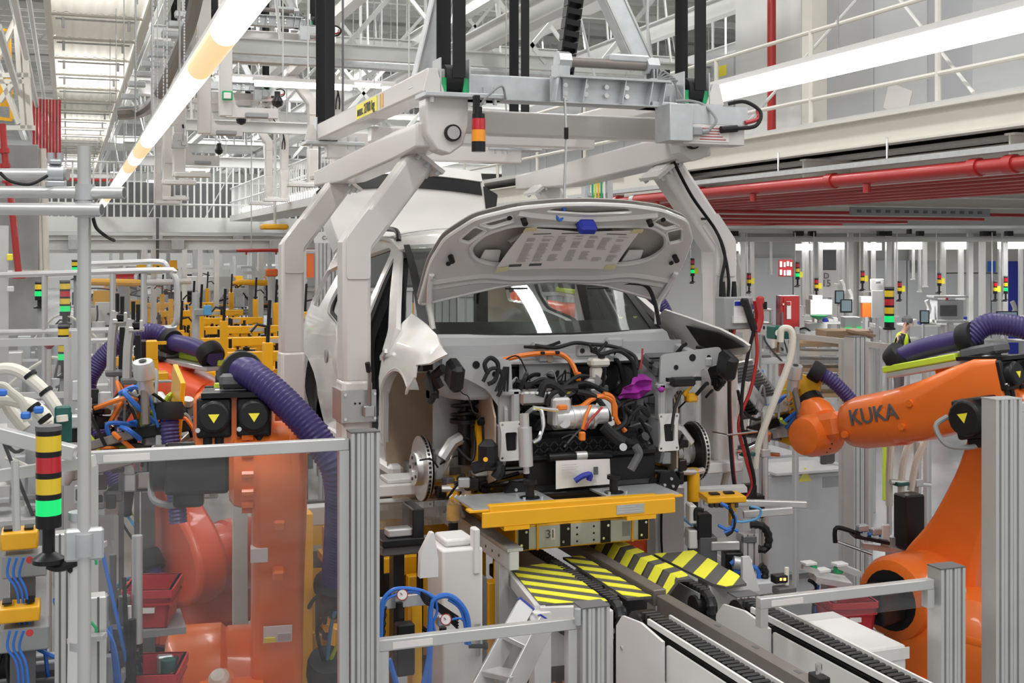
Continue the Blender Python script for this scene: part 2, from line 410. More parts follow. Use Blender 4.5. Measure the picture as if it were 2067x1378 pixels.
# ---------------------------------------------------------------- shared builders for machine detail
def machine(name, label, cat, base, size, pal, n, seed, cables=(), legs=True, group=None, rz=0.0):
    """a machine unit: a frame on the floor carrying a dense set of blocks, cylinders and cables"""
    rnd = random.Random(seed); x, y, z = base; sx, sy, sz = size
    t = T(name, label, cat, (x, y, 0), group, rz=0)
    if legs:
        for dx in (-sx / 2, sx / 2 - .05):
            for dy in (-sy / 2, sy / 2 - .05): O('leg', pal[0], bx(x + dx, x + dx + .05, y + dy, y + dy + .05, 0, z), t)
        O('base_plate', pal[0], bx(x - sx / 2, x + sx / 2, y - sy / 2, y + sy / 2, z - .04, z, .004), t)
    cells = []
    for k in range(n):
        px, py = x + rnd.uniform(-.42, .42) * sx, y + rnd.uniform(-.42, .42) * sy
        w_, d_, h = rnd.uniform(.1, .3) * sx, rnd.uniform(.1, .3) * sy, rnd.uniform(.15, .6) * sz
        z0 = z + rnd.uniform(0, .4) * sz; m = rnd.choice(pal)
        ty = rnd.random()
        if ty < .5: O('block', m, bx(px - w_ / 2, px + w_ / 2, py - d_ / 2, py + d_ / 2, z0, min(z + sz, z0 + h), .006), t)
        elif ty < .75: O('cylinder_unit', m, cy((px, py, z0), (px, py, min(z + sz, z0 + h)), min(w_, d_) * .4, 12), t)
        else: O('slide_bar', m, bx(px - w_, px + w_, py - d_ * .2, py + d_ * .2, z0, z0 + .03, .004), t)
    for (m, r_, k) in cables:
        for _ in range(k):
            p0 = V((x + rnd.uniform(-.45, .45) * sx, y - rnd.uniform(.1, .5) * sy, z + rnd.uniform(.1, .9) * sz)); p2 = V((x + rnd.uniform(-.45, .45) * sx, y - rnd.uniform(.0, .5) * sy, z + rnd.uniform(-.2, .9) * sz))
            p1 = (p0 + p2) / 2 + V((rnd.uniform(-.2, .2) * sx, -rnd.uniform(.05, .3) * sy, rnd.uniform(-.3, .4) * sz))
            O('cable', m, tb([p0, p1, p2], r_, 6, 6), t)
    return t
def stack_light(label, p, r_, cols, h=.06, stem=.12, group=None, bracket=None, foot=True):
    t = T('signal_tower', label, 'signal light', (p[0], p[1], p[2]), group); x, y, z = p
    if foot: O('foot', 'black', [la([(r_ * 1.3, 0), (r_ * 1.3, .012), (r_ * .5, .03), (r_ * .5, stem)], (x, y, z), (0, 0, 1), 14)], t)
    z += stem
    O('socket', 'black', cy((x, y, z), (x, y, z + h * .8), r_ * 1.02, 18), t); z += h * .8
    nm = {'greenlit': 'green_lens', 'redlens': 'red_lens', 'yellowlens': 'yellow_lens', 'amberl': 'amber_lens'}
    for m in cols:
        O(nm[m], m, cy((x, y, z), (x, y, z + h), r_, 20), t); O('spacer_ring', 'black', cy((x, y, z + h), (x, y, z + h * 1.35), r_ * 1.01, 20), t); z += h * 1.35
    O('lid', 'darkgrey', cy((x, y, z - h * .05), (x, y, z + h * .25), r_ * 1.04, 20), t)
    return t
def crate(label, x, y, z, sx, sy, sz, m='redbox', rz=0, group=None):
    t = T('plastic_crate', label, 'crate', (x, y, z), group, rz=rz); Mx = M.Translation((x, y, z)) @ M.Rotation(rz, 4, 'Z'); k = lambda s: tr(s, Mx)
    a, b, w_ = sx / 2, sy / 2, .012
    O('bottom', m, k(bx(-a + .02, a - .02, -b + .02, b - .02, 0, .012)), t)
    for s in (-1, 1):
        O('side_wall', m, k(lo([[(s * (a - .02), -b + .02, 0), (s * (a - .02), b - .02, 0), (s * (a - .02 - w_), b - .02, 0), (s * (a - .02 - w_), -b + .02, 0)], [(s * a, -b, sz), (s * a, b, sz), (s * (a - w_), b, sz), (s * (a - w_), -b, sz)]])), t)
        O('end_wall', m, k(lo([[(-a + .02, s * (b - .02), 0), (a - .02, s * (b - .02), 0), (a - .02, s * (b - .02 - w_), 0), (-a + .02, s * (b - .02 - w_), 0)], [(-a, s * b, sz), (a, s * b, sz), (a, s * (b - w_), sz), (-a, s * (b - w_), sz)]])), t)
    O('rim', m, k(lo([[(x_, y_, z_) for x_, y_ in rrect(-a - o, a + o, -b - o, b + o, .02, 2)] for z_, o in ((sz - .03, .008), (sz, .008), (sz, -.012), (sz - .03, -.012))], cap=False)), t)
    O('rib', m, k(lo([[(x_, y_, z_) for x_, y_ in rrect(-a - o, a + o, -b - o, b + o, .02, 2)] for z_, o in ((sz * .62, .0), (sz * .62, .004), (sz * .66, .004), (sz * .66, 0))], cap=False)), t)
    O('tag', 'paper', k(bx(-.03, .03, -b - .006, -b + .01, sz * .42, sz * .55)), t)
    return t
# ================================================================ SETTING
struct('floor', 'floor', bx(-14, 40, -4, 110, -0.2, 0))
struct('ceiling', 'roof', [bx(-14, 40, -2, 110, 10.2, 10.4)] + [bx(-14, 40, y, y + .12, 10.05, 10.22) for y in range(2, 110, 1)])
struct('wall_back', 'wall', bx(-14, 40, 110, 110.3, 0, 10.4))
struct('wall_right', 'wall', bx(40, 40.3, -2, 110, 0, 10.4))
struct('wall_left', 'wall', bx(-14.3, -14, -2, 110, 0, 10.4))
for i, (x, y) in enumerate(STRIPS):
    t = T('strip_lamp', 'long strip lamp hung high under the roof', 'lamp', (x, y, 8.95), 'high bay strip lamps under the roof')
    O('housing', 'white', bx(x - .28, x + .28, y - 2.8, y + 2.8, 8.95, 9.05), t)
    for dx, dy in ((0, -2), (0, 2)): O('hanger', 'steel', cy((x + dx, y + dy, 9.05), (x + dx, y + dy, 10.1), .012, 6), t)
# ---- two rows of tube lamps over the line
def tube_row(X, Z, segs, label, r_=.075):
    t = T('tube_lamp_row', label, 'lamp', (X, segs[0][0], Z))
    for (y0, y1, m) in segs:
        O('diffuser' if m == 'lamptube' else 'end_lens', m, tb([(X, y0, Z), (X, y1, Z)], r_, 18), t)
    O('gear_tray', 'white', [bx(X - .04, X + .04, segs[0][0], segs[-1][1], Z + r_ - .006, Z + r_ + .03)], t)
    y = segs[0][0] + .8
    while y < min(segs[-1][1], 24):
        O('hanging_chain', 'steel', cy((X, y, Z + .08), (X, y, 10.1 if y < 11.5 or X > 2 else 6.98), .007, 5), t); y += 3.0
    return t
tube_row(.735, 4.1, [(2.0, 6.15, 'lamptube'), (6.15, 7.40, 'amberlens'), (7.40, 12.4, 'lamptube'), (12.4, 13.9, 'amberlens'), (13.9, 15.0, 'lamptube'), (15.0, 16.5, 'amberlens'), (16.5, 24, 'lamptube'), (24, 26, 'amberlens'), (26, 31, 'lamptube')], 'row of bright tube lamps with amber end lenses over the fixtures of the purple-hosed robot')
tube_row(4.43, 4.15, [(2.5, 10.2, 'lamptube'), (10.2, 20, 'lamptube'), (20, 33.2, 'lamptube')], 'row of bright tube lamps running above the mezzanine side of the car', .062)
# ================================================================ HANGER GANTRY
CX = 2.57
def mx(shape, on):
    return ([(2 * CX - x, y, z) for (x, y, z) in shape[0]], shape[1]) if on else shape
g = T('car_hanger', 'pale grey hanging gantry with four bent legs carrying the white car body', 'gantry', (CX, 7.4, 1.9))
XL = 1.80
for r_ in (False, True):
    bev(O('side_beam', 'gantry', mx(bx(XL - .075, XL + .075, 6.0, 9.1, 3.83, 3.95), r_), g), .012)
    # pivot bracket and shaft
    br = O('pivot_bracket', 'gantry', mx(pr([(1.73, 3.82), (1.96, 3.82), (1.96, 3.66), (1.93, 3.56), (1.86, 3.51), (1.79, 3.53), (1.73, 3.62)], 'y', 6.02, 6.16), r_), g); bev(br, .01)
    O('shaft', 'steel', mx(cy((1.87, 5.99, 3.62), (1.87, 6.2, 3.62), .034, 20), r_), br)
    O('shaft_seal', 'rubber', mx(la([(.034, 0), (.044, 0), (.044, .03), (.034, .03)], (1.87, 5.995, 3.62), (0, 1, 0), 20), r_), br)
    # longitudinal arm beam that carries the two legs
    bev(O('arm_beam', 'gantry', mx(pr([(6.1, 3.55), (6.1, 3.68), (6.5, 3.68), (8.9, 3.60), (8.9, 3.49), (7.9, 3.47), (6.6, 3.52)], 'x', 1.70, 1.86), r_), g), .012)
    for ly in (6.45, 8.42):
        lg = O('leg', 'gantry', mx(pr(band([(1.83, 3.53), (1.45, 3.03), (1.45, 2.30)], .155), 'y', ly - .085, ly + .085), r_), g); bev(lg, .022, 3)
        lo_ = O('lower_leg', 'gantry', mx(pr(band([(1.45, 2.32), (1.45, 1.82), (1.44, 1.70)], .165), 'y', ly - .092, ly + .092), r_), g); bev(lo_, .02)
        bev(O('support_arm', 'white', mx(bx(1.38, 1.86, ly - .16, ly + .05, 1.70, 1.765), r_), lo_), .01); O('support_pad', 'white', mx(bx(1.60, 1.80, ly - .14, ly + .03, 1.765, 1.79, .006), r_), lo_)
        O('splice_plate', 'gantry', mx(pr(rpoly(band([(1.565, 3.20), (1.455, 3.055), (1.455, 2.86)], .13), .02), 'y', ly - .094, ly + .094), r_), lg)
        # flange with bolts where the leg meets the arm
        d = V((-.38, 0, -.50)).normalized(); c = V((1.83, ly, 3.53)); n = V((d.z, 0, -d.x))
        fl = O('flange', 'gantry', mx(be(c + d * .02 + n * .13, c + d * .02 - n * .13, .25, .022, up=d), r_), lg)
        bolts = []
        for k in (-.105, -.035, .035, .105):
            for s in (-1, 1):
                p = c + n * k * 1.0 + V((0, s * .108, 0)); bolts.append(mx(cy(p + d * .028, p + d * .056, .014, 6), r_))
        stuff(O('bolt_set', 'zinc', bolts, lg))
# cross beams
bev(O('cross_beam', 'zinc', bx(1.86, 3.28, 6.02, 6.14, 3.80, 3.935), g), .008)
bev(O('cross_beam', 'gantry', bx(1.80, 3.34, 6.25, 6.37, 3.645, 3.775), g), .012)
bev(O('cross_beam', 'gantry', bx(1.80, 3.34, 8.9, 9.02, 3.70, 3.90), g), .012)
bev(O('cross_beam', 'gantry', bx(1.80, 3.34, 7.5, 7.62, 3.70, 3.80), g), .012)
# corner plates, pulleys, belts
for (x, y) in ((1.87, 6.02), (3.27, 6.02), (1.80, 8.95), (3.34, 8.95)):
    front = y < 7; s = 1 if x < CX else -1
    cp = bev(O('corner_plate', 'zinc', bx(x - .16, x + .28, y - .07, y + .14, 3.80, 3.825) if s > 0 else bx(x - .28, x + .16, y - .07, y + .14, 3.80, 3.825), g), .004)
    bolts = [cy((x + dx, y + dy, 3.825), (x + dx, y + dy, 3.86), .012, 6) for dx in (-.12, .16 * s, .22 * s) for dy in (-.045,)] + [cy((x + dx, y - .045, 3.77), (x + dx, y - .045, 3.8), .012, 6) for dx in (-.12, .16 * s, .22 * s)]
    stuff(O('bolt_set', 'zinc', bolts, cp))
    O('end_gusset', 'gantry', pr([(x - .17 * s, 3.825), (x - .14 * s, 3.94), (x - .1 * s, 3.94), (x - .06 * s, 3.825)], 'y', y - .06, y - .045), cp)
    gb = OO('pulley_bracket', 'green', [bx(x - .075, x - .045, y - .05, y + .07, 3.825, 3.90), bx(x + .045, x + .075, y - .05, y + .07, 3.825, 3.90)], g)
    OO('bracket_cheek', 'zinc', [bx(x - .082, x - .075, y - .06, y + .08, 3.825, 4.0), bx(x + .075, x + .082, y - .06, y + .08, 3.825, 4.0)], g)
    O('pulley', 'rubber', [cy((x - .045, y + .01, 3.90), (x + .045, y + .01, 3.90), .075, 24)], g)
    O('lifting_belt', 'rubber', [bx(x - .045 + .028, x + .052, y - .07, y - .062, 3.90, 9.5)], g)
    O('lifting_belt', 'rubber', [bx(x - .058, x + .02, y + .082, y + .09, 3.90, 9.5)], g)
# belts joined round the pulley
# diagonal telescopic struts with a shaft
for (p, q) in (((1.78, 6.3, 3.86), (2.03, 6.3, 4.9)), ((2.98, 6.05, 4.02), (2.66, 6.15, 4.75))):
    st = O('telescopic_strut', 'zinc', be(p, q, .12, .10, up=(0, -1, 0), b=.008), g)
    s_, u_, d_ = frame(V(q) - V(p), V((0, -1, 0)))
    OO('guide_rib', 'steel', [be(V(p) + s_ * k + u_ * .052, V(q) + s_ * k + u_ * .052, .012, .01, up=(0, -1, 0)) for k in (-.05, .05)], st)
sh = O('cross_shaft', 'brownsteel', cy((2.50, 5.98, 4.02), (2.98, 5.98, 4.02), .028, 18), g)
O('shaft_bearing', 'zinc', [cy((2.44, 5.98, 4.02), (2.51, 5.98, 4.02), .052, 8), bx(2.43, 2.5, 5.94, 6.03, 3.94, 4.0)], sh)
O('shaft_bearing', 'zinc', [cy((2.96, 5.98, 4.02), (3.03, 5.98, 4.02), .05, 6), bx(2.98, 3.05, 5.94, 6.03, 3.94, 4.0)], sh)
O('shaft_yoke', 'zinc', [bx(2.74, 2.98, 5.95, 6.02, 4.03, 4.075, .01)], sh)
ch = O('bolted_channel', 'zinc', [bx(2.40, 3.06, 5.97, 5.98, 3.80, 3.935), bx(2.42, 3.08, 5.90, 5.98, 3.925, 3.937), bx(2.40, 3.04, 5.94, 5.98, 3.795, 3.803)] + [pr([(x, 3.8), (x + .006, 3.8), (x + .03, 3.93), (x + .024, 3.93)], 'y', 5.91, 5.975) for x in (2.40, 2.56, 2.79, 2.95, 3.03)], g)
for x in (2.48, 2.60, 2.72, 2.84):
    for z in (3.845, 3.89): O('bolt', 'chrome', cy((x, 5.968, z), (x, 5.952, z), .014, 6), ch)
O('mounting_strap', 'zinc', bx(2.465, 2.495, 5.955, 5.968, 3.81, 3.925), ch)
# chain of cable carrier links
cc0 = None
for i in range(14):
    z = 3.97 + i * .062; x = 2.54 + i * .009
    sh_ = [bx(-.045, -.036, -.03, .03, 0, .056), bx(.036, .045, -.03, .03, 0, .056), bx(-.04, .04, -.032, -.024, .02, .05), bx(-.04, .04, .02, .032, 0, .05)]
    if cc0 is None:
        cc0 = O('cable_carrier_link', 'black', [tr(s, M.Translation((x, 6.12, z)) @ M.Rotation(R(8), 4, 'Y')) for s in sh_], g); c00 = V((x, 6.12, z))
    else: inst(cc0, g, V((x, 6.12, z)) - c00)
# load plate
mtx = face((1.723, 7.32, 3.89), (0, -1, 0), (0, 0, 1))
lp = O('load_plate', 'signyellow', [bx(1.722, 1.7245, 7.05, 7.60, 3.845, 3.935)], g, 'yellow plate reading max. 2700 kg')
text('load_lettering', 'max. 2700 kg', 'ink', .085, face((1.7205, 7.33, 3.888), (0, -1, 0), (0, 0, 1)), lp)
OO('warning_mark', 'yellow', [bx(1.722, 1.7245, 6.96, 6.985, 3.85, 3.93), bx(1.722, 1.7245, 6.90, 6.925, 3.85, 3.93)], g)
# switch box on the far front corner
sb = bev(O('switch_box', 'zinc', bx(3.02, 3.16, 5.80, 5.98, 3.60, 3.80), g), .004)
sb2 = bev(O('sensor_housing', 'gantry', bx(3.12, 3.50, 5.84, 5.98, 3.59, 3.70), g), .004)
O('cover_plate', 'zinc', [bx(3.14, 3.52, 5.84, 6.0, 3.70, 3.80)], sb2)
pl = O('rating_plate', 'paper', bx(3.14, 3.40, 5.836, 5.842, 3.605, 3.69), sb2)
for k in range(5): O('print_line', 'red', bx(3.22, 3.38 - .02 * (k % 3), 5.833, 5.837, 3.615 + .015 * k, 3.619 + .015 * k), pl)
O('connector', 'midgrey', [bx(3.16, 3.22, 5.80, 5.84, 3.63, 3.68, .008), cy((3.22, 5.82, 3.655), (3.26, 5.82, 3.66), .015, 8)], sb2)
O('plug', 'black', cy((3.34, 5.82, 3.67), (3.44, 5.82, 3.68), .02, 10), sb2)
O('cable', 'rubber', tb([(3.44, 5.82, 3.68), (3.56, 5.82, 3.70), (3.60, 5.84, 3.78), (3.54, 5.9, 3.84), (3.46, 5.95, 3.83)], .011, 8, 6), sb2)
O('cable', 'midgrey', tb([(3.26, 5.82, 3.66), (3.30, 5.80, 3.72), (3.26, 5.85, 3.80), (3.2, 5.9, 3.83), (3.12, 5.93, 3.83)], .008, 8, 6), sb2)
O('cable', 'red', tb([(3.50, 5.835, 3.715), (3.58, 5.835, 3.74), (3.595, 5.86, 3.79)], .012, 8, 5), sb2)
for k in range(5): O('cable', 'midgrey', tb([(3.02 - .01 * k, 5.95, 3.93), (3.04 + .02 * k, 5.92, 3.99 - .012 * k), (3.12, 5.93, 3.92), (3.15 + .01 * k, 5.95, 3.82)], .006, 6, 6), g)
OO('terminal_block', 'black', [bx(2.98 + .02 * k, 2.993 + .02 * k, 5.94, 6.0, 3.95, 4.0) for k in range(6)], g)
# signal beacon under the front corner
bc = T('signal_beacon', 'red over amber signal beacon hung from the car hanger', 'signal light', (1.985, 5.93, 3.52))
for (z0, z1, r_, m, nm) in ((3.52, 3.572, .036, 'black', 'base'), (3.572, 3.632, .036, 'amberl', 'amber_lens'), (3.632, 3.69, .036, 'redlens', 'red_lens'), (3.69, 3.715, .033, 'black', 'cap')):
    O(nm, m, cy((1.985, 5.93, z0), (1.985, 5.93, z1), r_, 22), bc)
O('bracket', 'black', [bx(1.96, 1.99, 5.92, 5.95, 3.70, 3.81), cy((1.985, 5.93, 3.71), (1.985, 5.93, 3.75), .02, 10)], bc)
O('cable', 'midgrey', tb([(1.985, 5.93, 3.74), (2.02, 5.9, 3.80), (2.1, 5.9, 3.86), (2.14, 5.95, 3.80)], .006, 6, 6), bc)
# rope with hook holding the bonnet open
rp = T('hood_rope', 'thin grey rod with a blue hook holding up the open bonnet', 'hook', (2.44, 5.88, 3.16))
O('rod', 'steel', tb([(2.47, 5.94, 3.82), (2.47, 5.92, 3.6), (2.44, 5.88, 3.25)], .007, 8), rp)
O('hook', 'bluehose', tb([(2.44, 5.88, 3.25), (2.44, 5.88, 3.20), (2.41, 5.87, 3.17), (2.385, 5.87, 3.20), (2.36, 5.87, 3.205), (2.345, 5.875, 3.18)], .009, 8, 5), rp)
O('crimp', 'black', cy((2.468, 5.915, 3.60), (2.467, 5.913, 3.66), .012, 8), rp)
# clamp plate with lever on the near leg
cl = O('clamp_plate', 'steel', [bx(1.36, 1.545, 6.335, 6.35, 2.10, 2.27), bx(1.355, 1.37, 6.33, 6.56, 2.10, 2.27)], g)
O('lever', 'steel', [tb([(1.50, 6.31, 2.16), (1.50, 6.30, 2.2), (1.50, 6.30, 2.36), (1.49, 6.29, 2.39)], .011, 8), cb((1.50, 6.31, 2.16), (.06, .04, .06), .006)], cl)
O('lever_grip', 'rubber', tb([(1.495, 6.295, 2.37), (1.485, 6.285, 2.42)], .014, 8), cl)
for x in (1.43, 1.455): O('hole_plug', 'black', cy((x, 6.331, 2.20), (x, 6.337, 2.20), .006, 8), cl)
for z in (2.12, 2.25):
    for x in (1.375, 1.535): O('screw', 'chrome', cy((x, 6.32, z), (x, 6.336, z), .008, 8), cl)
# cable conduit, clips on the far-side front leg
OO('cable', 'rubber', [tb([(3.32, 6.33, 3.53), (3.44, 6.33, 3.33), (3.60, 6.33, 3.13), (3.66, 6.33, 2.98), (3.655 + dx, 6.33, 2.84), (3.65 + dx, 6.33, 2.72)], .010, 8, 6) for dx in (-.02, .03)], g)
for (x, z) in ((3.33, 3.52), (3.53, 3.20)): O('cable_clip', 'black', cb((x, 6.335, z), (.05, .02, .014), .003), g)
# charger box hung on the far-side front leg
cbx = T('charging_box', 'grey charging box with red and black clamps on the hanger leg', 'charger box', (3.70, 6.25, 2.52))
bev(O('case', 'midgrey', bx(3.60, 3.79, 6.23, 6.345, 2.55, 2.74), cbx), .008)
O('label_plate', 'paper', [bx(3.66, 3.75, 6.224, 6.232, 2.60, 2.72)], cbx); O('label_band', 'blue', [bx(3.663, 3.747, 6.22, 6.226, 2.69, 2.715)], cbx)
O('latch', 'white', bx(3.65, 3.74, 6.21, 6.23, 2.59, 2.63), cbx)
for dx in (-.045, .03): O('cable_gland', 'rubber', cy((3.68 + dx, 6.31, 2.73), (3.68 + dx, 6.31, 2.83), .018, 10, .012), cbx)
O('red_clamp', 'red', [tb([(3.80, 6.20, 2.72), (3.815, 6.20, 2.62), (3.79, 6.20, 2.54)], .028, 8, 4), cb((3.82, 6.2, 2.72), (.05, .03, .05), .01)], cbx)
O('black_clamp', 'black', [tb([(3.71, 6.19, 2.72), (3.74, 6.19, 2.64), (3.775, 6.19, 2.55)], .022, 8, 4), cb((3.71, 6.19, 2.71), (.05, .03, .05), .01)], cbx)
O('red_cable', 'red', tb([(3.79, 6.20, 2.54), (3.80, 6.2, 2.40), (3.77, 6.22, 2.2), (3.70, 6.24, 2.0), (3.745, 6.24, 1.80), (3.79, 6.24, 1.63), (3.73, 6.24, 1.55), (3.68, 6.24, 1.62), (3.65, 6.24, 1.9), (3.64, 6.24, 2.25), (3.68, 6.26, 2.55)], .011, 8, 6), cbx)
O('black_cable', 'rubber', tb([(3.775, 6.19, 2.55), (3.75, 6.22, 2.40), (3.72, 6.23, 2.2), (3.715, 6.23, 2.0), (3.765, 6.23, 1.80), (3.80, 6.23, 1.63), (3.73, 6.23, 1.535), (3.67, 6.23, 1.62), (3.638, 6.23, 1.9), (3.63, 6.23, 2.25), (3.65, 6.25, 2.55)], .011, 8, 6), cbx)
O('cable_hoop', 'chrome', tb([(3.58, 6.33, 1.94), (3.60, 6.2, 1.94), (3.80, 6.2, 1.95), (3.80, 6.3, 1.95)], .007, 6), cbx)
# ================================================================ THE CAR BODY (faces the camera; local x across, y rearwards, z up)
CY0, CZ0 = 6.1, 1.5
def c(x, y, z): return V((CX + x, CY0 + y, CZ0 + z))
def cs(sh): return ([tuple(c(*p)) for p in sh[0]], sh[1])
car = T('car', 'white car body with bonnet and tailgate raised and front end bare', 'car', (CX, CY0 + 1.2, CZ0 + .2))
def sm(a, b, t): t = max(0, min(1, (t - a) / (b - a))); return t * t * (3 - 2 * t)
def Wd(y, z):
    w_ = .905 - .13 * sm(-.3, -.9, y) - .17 * sm(3.0, 3.85, y)
    w_ += .02 * math.exp(-((z - .78) / .12) ** 2) - .045 * sm(.5, .25, z)
    w_ += .025 * math.exp(-((y - 2.77) / .5) ** 2) * sm(.95, .7, z)
    if z > .96: w_ -= .30 * ((z - .96) / .62) ** 1.12
    return w_
def side(y, z, s): return c(s * Wd(y, z), y, z)
ARC = lambda cy_, r, a0, a1, n=14: [(cy_ + r * cos(R(a0 + (a1 - a0) * i / n)), .36 + r * sin(R(a0 + (a1 - a0) * i / n))) for i in range(n + 1)]
OUT = [(.66, .30), (2.30, .30)] + ARC(2.77, .40, 188, -5)[0:] + [(3.35, .32), (3.62, .45), (3.68, .70), (3.66, .92), (3.55, 1.05), (3.42, 1.22), (3.28, 1.42), (3.05, 1.55), (2.4, 1.60), (1.75, 1.605), (1.40, 1.575), (1.18, 1.50), (.80, 1.285), (.46, 1.08), (.44, .98), (.52, .66), (.60, .42)]
FD = rpoly([(.60, 1.06), (.56, .96), (.62, .62), (.72, .43), (1.02, .385), (1.13, .50), (1.17, .95), (1.27, 1.36), (1.27, 1.48), (1.20, 1.435), (.92, 1.255)], .06, 4)
RD = rpoly([(1.28, .40), (1.58, .40), (1.70, .60), (1.76, .90), (1.95, 1.02), (2.40, 1.08), (2.46, 1.18), (2.32, 1.45), (1.5, 1.535), (1.40, 1.51), (1.28, 1.0)], .06, 4)
QW = rpoly([(2.72, 1.10), (3.2, 1.12), (3.06, 1.36), (2.6, 1.43)], .04, 3)
for s in (-1, 1):
    sd = O('body_side', 'carwhite', sheet(OUT, [FD, RD, QW], lambda y, z: side(y, z, s), .085, .03 * s), car)
    for (poly, nm) in ((FD, 'door_seal'), (RD, 'door_seal')):
        pts = [side(y, z, s) + V((-s * .035, 0, 0)) for y, z in poly]; O(nm, 'rubber', tb(pts + pts[:1], .017, 6), sd)
        # inner reveal of the aperture
        q = [(y * .985 + .015 * (sum(p[0] for p in poly) / len(poly)), z) for y, z in poly]
        O('door_reveal', 'rubber' if poly is FD else 'carinner', lo([[tuple(side(y, z, s) + V((-s * k, 0, 0))) for y, z in q] for k in (.012, .10)], cap=False), sd)
    # inner pillar B with black trim, seen through the open door
    O('pillar_trim', 'black', [pr([(1.19, .42), (1.26, .42), (1.33, 1.0), (1.36, 1.46), (1.29, 1.46), (1.2, .98)], 'x', 0, .05)], sd).data.transform(M.Identity(4))
    me = sd.children[-1].data; inv = LOC[car]
    for v in me.vertices:
        w0 = inv.inverted() @ v.co; yy, zz, t = w0.y, w0.z, w0.x; v.co = inv @ (side(yy, zz, s) + V((-s * (.05 + t), 0, 0)))
    O('roof_rail', 'black', tb([c(s * .60, 1.38, 1.575), c(s * .585, 1.46, 1.625), c(s * .575, 1.62, 1.652), c(s * .57, 2.1, 1.662), c(s * .57, 2.6, 1.648), c(s * .57, 2.95, 1.60)], .017, 8, 4), car)
    O('door_hinge', 'steel', [cy(side(1.22, .70, s) + V((s * .0, 0, 0)), side(1.22, .78, s), .018, 8)], sd)
    O('door_striker', 'steel', [cb(side(1.225, .88, s) + V((-s * .01, -.02, 0)), (.03, .05, .09), .006)], sd)
O('fuel_flap', 'steel', la([(.03, 0), (.045, 0), (.045, .004), (.03, .004)], side(2.05, .80, -1) + V((-.004, 0, 0)), (-1, 0, 0), 16), car)
# small print on the near door pillar
nd = O('warning_label', 'paper', [cb(side(1.21, .615, -1) + V((-.004, -.02, 0)), (.004, .055, .10))], car)
O('label_ring', 'red', la([(.017, 0), (.023, 0), (.023, .003), (.017, .003)], side(1.21, .62, -1) + V((-.006, -.02, 0)), (-1, 0, 0), 16), nd)
O('label_head', 'signyellow', [cb(side(1.21, .655, -1) + V((-.0075, -.02, 0)), (.003, .05, .016))], nd)
# roof
O('roof', 'carwhite', sheet([(-.64, 1.22), (.64, 1.22), (.63, 2.0), (.60, 2.95), (.57, 3.3), (-.57, 3.3), (-.60, 2.95), (-.63, 2.0)], [], lambda x, y: c(x, y, 1.57 + .075 * (1 - (x / .66) ** 2) * sm(1.0, 1.8, y) + .03 * sm(1.2, 1.7, y) - .05 * sm(2.5, 3.3, y) - .05 * sm(1.45, 1.2, y)), .1, .02), car)
O('roof_header', 'carinner', [lo([[tuple(c(x, 1.24 + dy, 1.50 + dz + .02 * (1 - (x / .6) ** 2))) for x in (-.6, -.3, 0, .3, .6)] for dy, dz in ((0, 0), (.1, .02), (.1, -.03), (0, -.05))], cap=False, close=False)], car)
# windscreen
def ws(x, v):
    k = 1 - (x / .78) ** 2
    p0 = V((x, .22 + .22 * (1 - k), 1.05 + .0 * k)); p1 = V((x * .82, 1.20 + .12 * (1 - k) * .5, 1.545 + .02 * k)); q = p0.lerp(p1, v); q.z += .05 * sin(pi * v)
    return c(*q)
wsd = O('windscreen', 'carglass', sheet(rpoly([(-.735, 0), (.735, 0), (.735, 1), (-.735, 1)], .05), [], ws, .1, .005), car)
for a, b in (((-.735, -.735), (0, 1)), ((.735, .735), (0, 1))):
    O('pillar_frit', 'black', [sheet([(a[0] * .925, b[0]), (a[0], b[0]), (a[0], b[1]), (a[0] * .94, b[1])] , [], lambda x, v: ws(x, v) + V((0, -.004, .003)), .1, .004)], wsd)
O('lower_frit', 'black', [sheet([(-.72, .0), (.72, .0), (.72, .10), (-.72, .10)], [], lambda x, v: ws(x, v) + V((0, .006, -.006)), .08, .004)], wsd)
O('windscreen_seal', 'rubber', tb([ws(-.74 + 1.48 * i / 16, -.012) + V((0, -.01, 0)) for i in range(17)], .012, 6), wsd)
# cabin interior
O('cabin_floor', 'midgrey', cs(bx(-.78, .78, .3, 3.4, .26, .32)), car)
O('dash_beam', 'black', [cs(bx(-.7, .7, .42, .62, .72, .98, .05))], car)
O('harness', 'black', tb([c(-.6, .4, 1.0), c(-.3, .42, 1.02), c(0, .40, 1.01), c(.3, .43, 1.03), c(.62, .4, 1.0)], .018, 6, 5), car)
O('ceiling_loom', 'black', cs(bx(-.04, .04, 1.5, 1.56, .6, 1.55)), car)
for x in (-.25, .42): O('wiper_clip', 'cyanblue', cb(c(x, .40, 1.045), (.04, .03, .015)), car)
O('rear_bulkhead', 'darkgrey', cs(bx(-.7, .7, 2.5, 2.56, .3, .98)), car)
O('tail_panel', 'carinner', cs(bx(-.66, .66, 3.5, 3.58, .4, .85)), car)
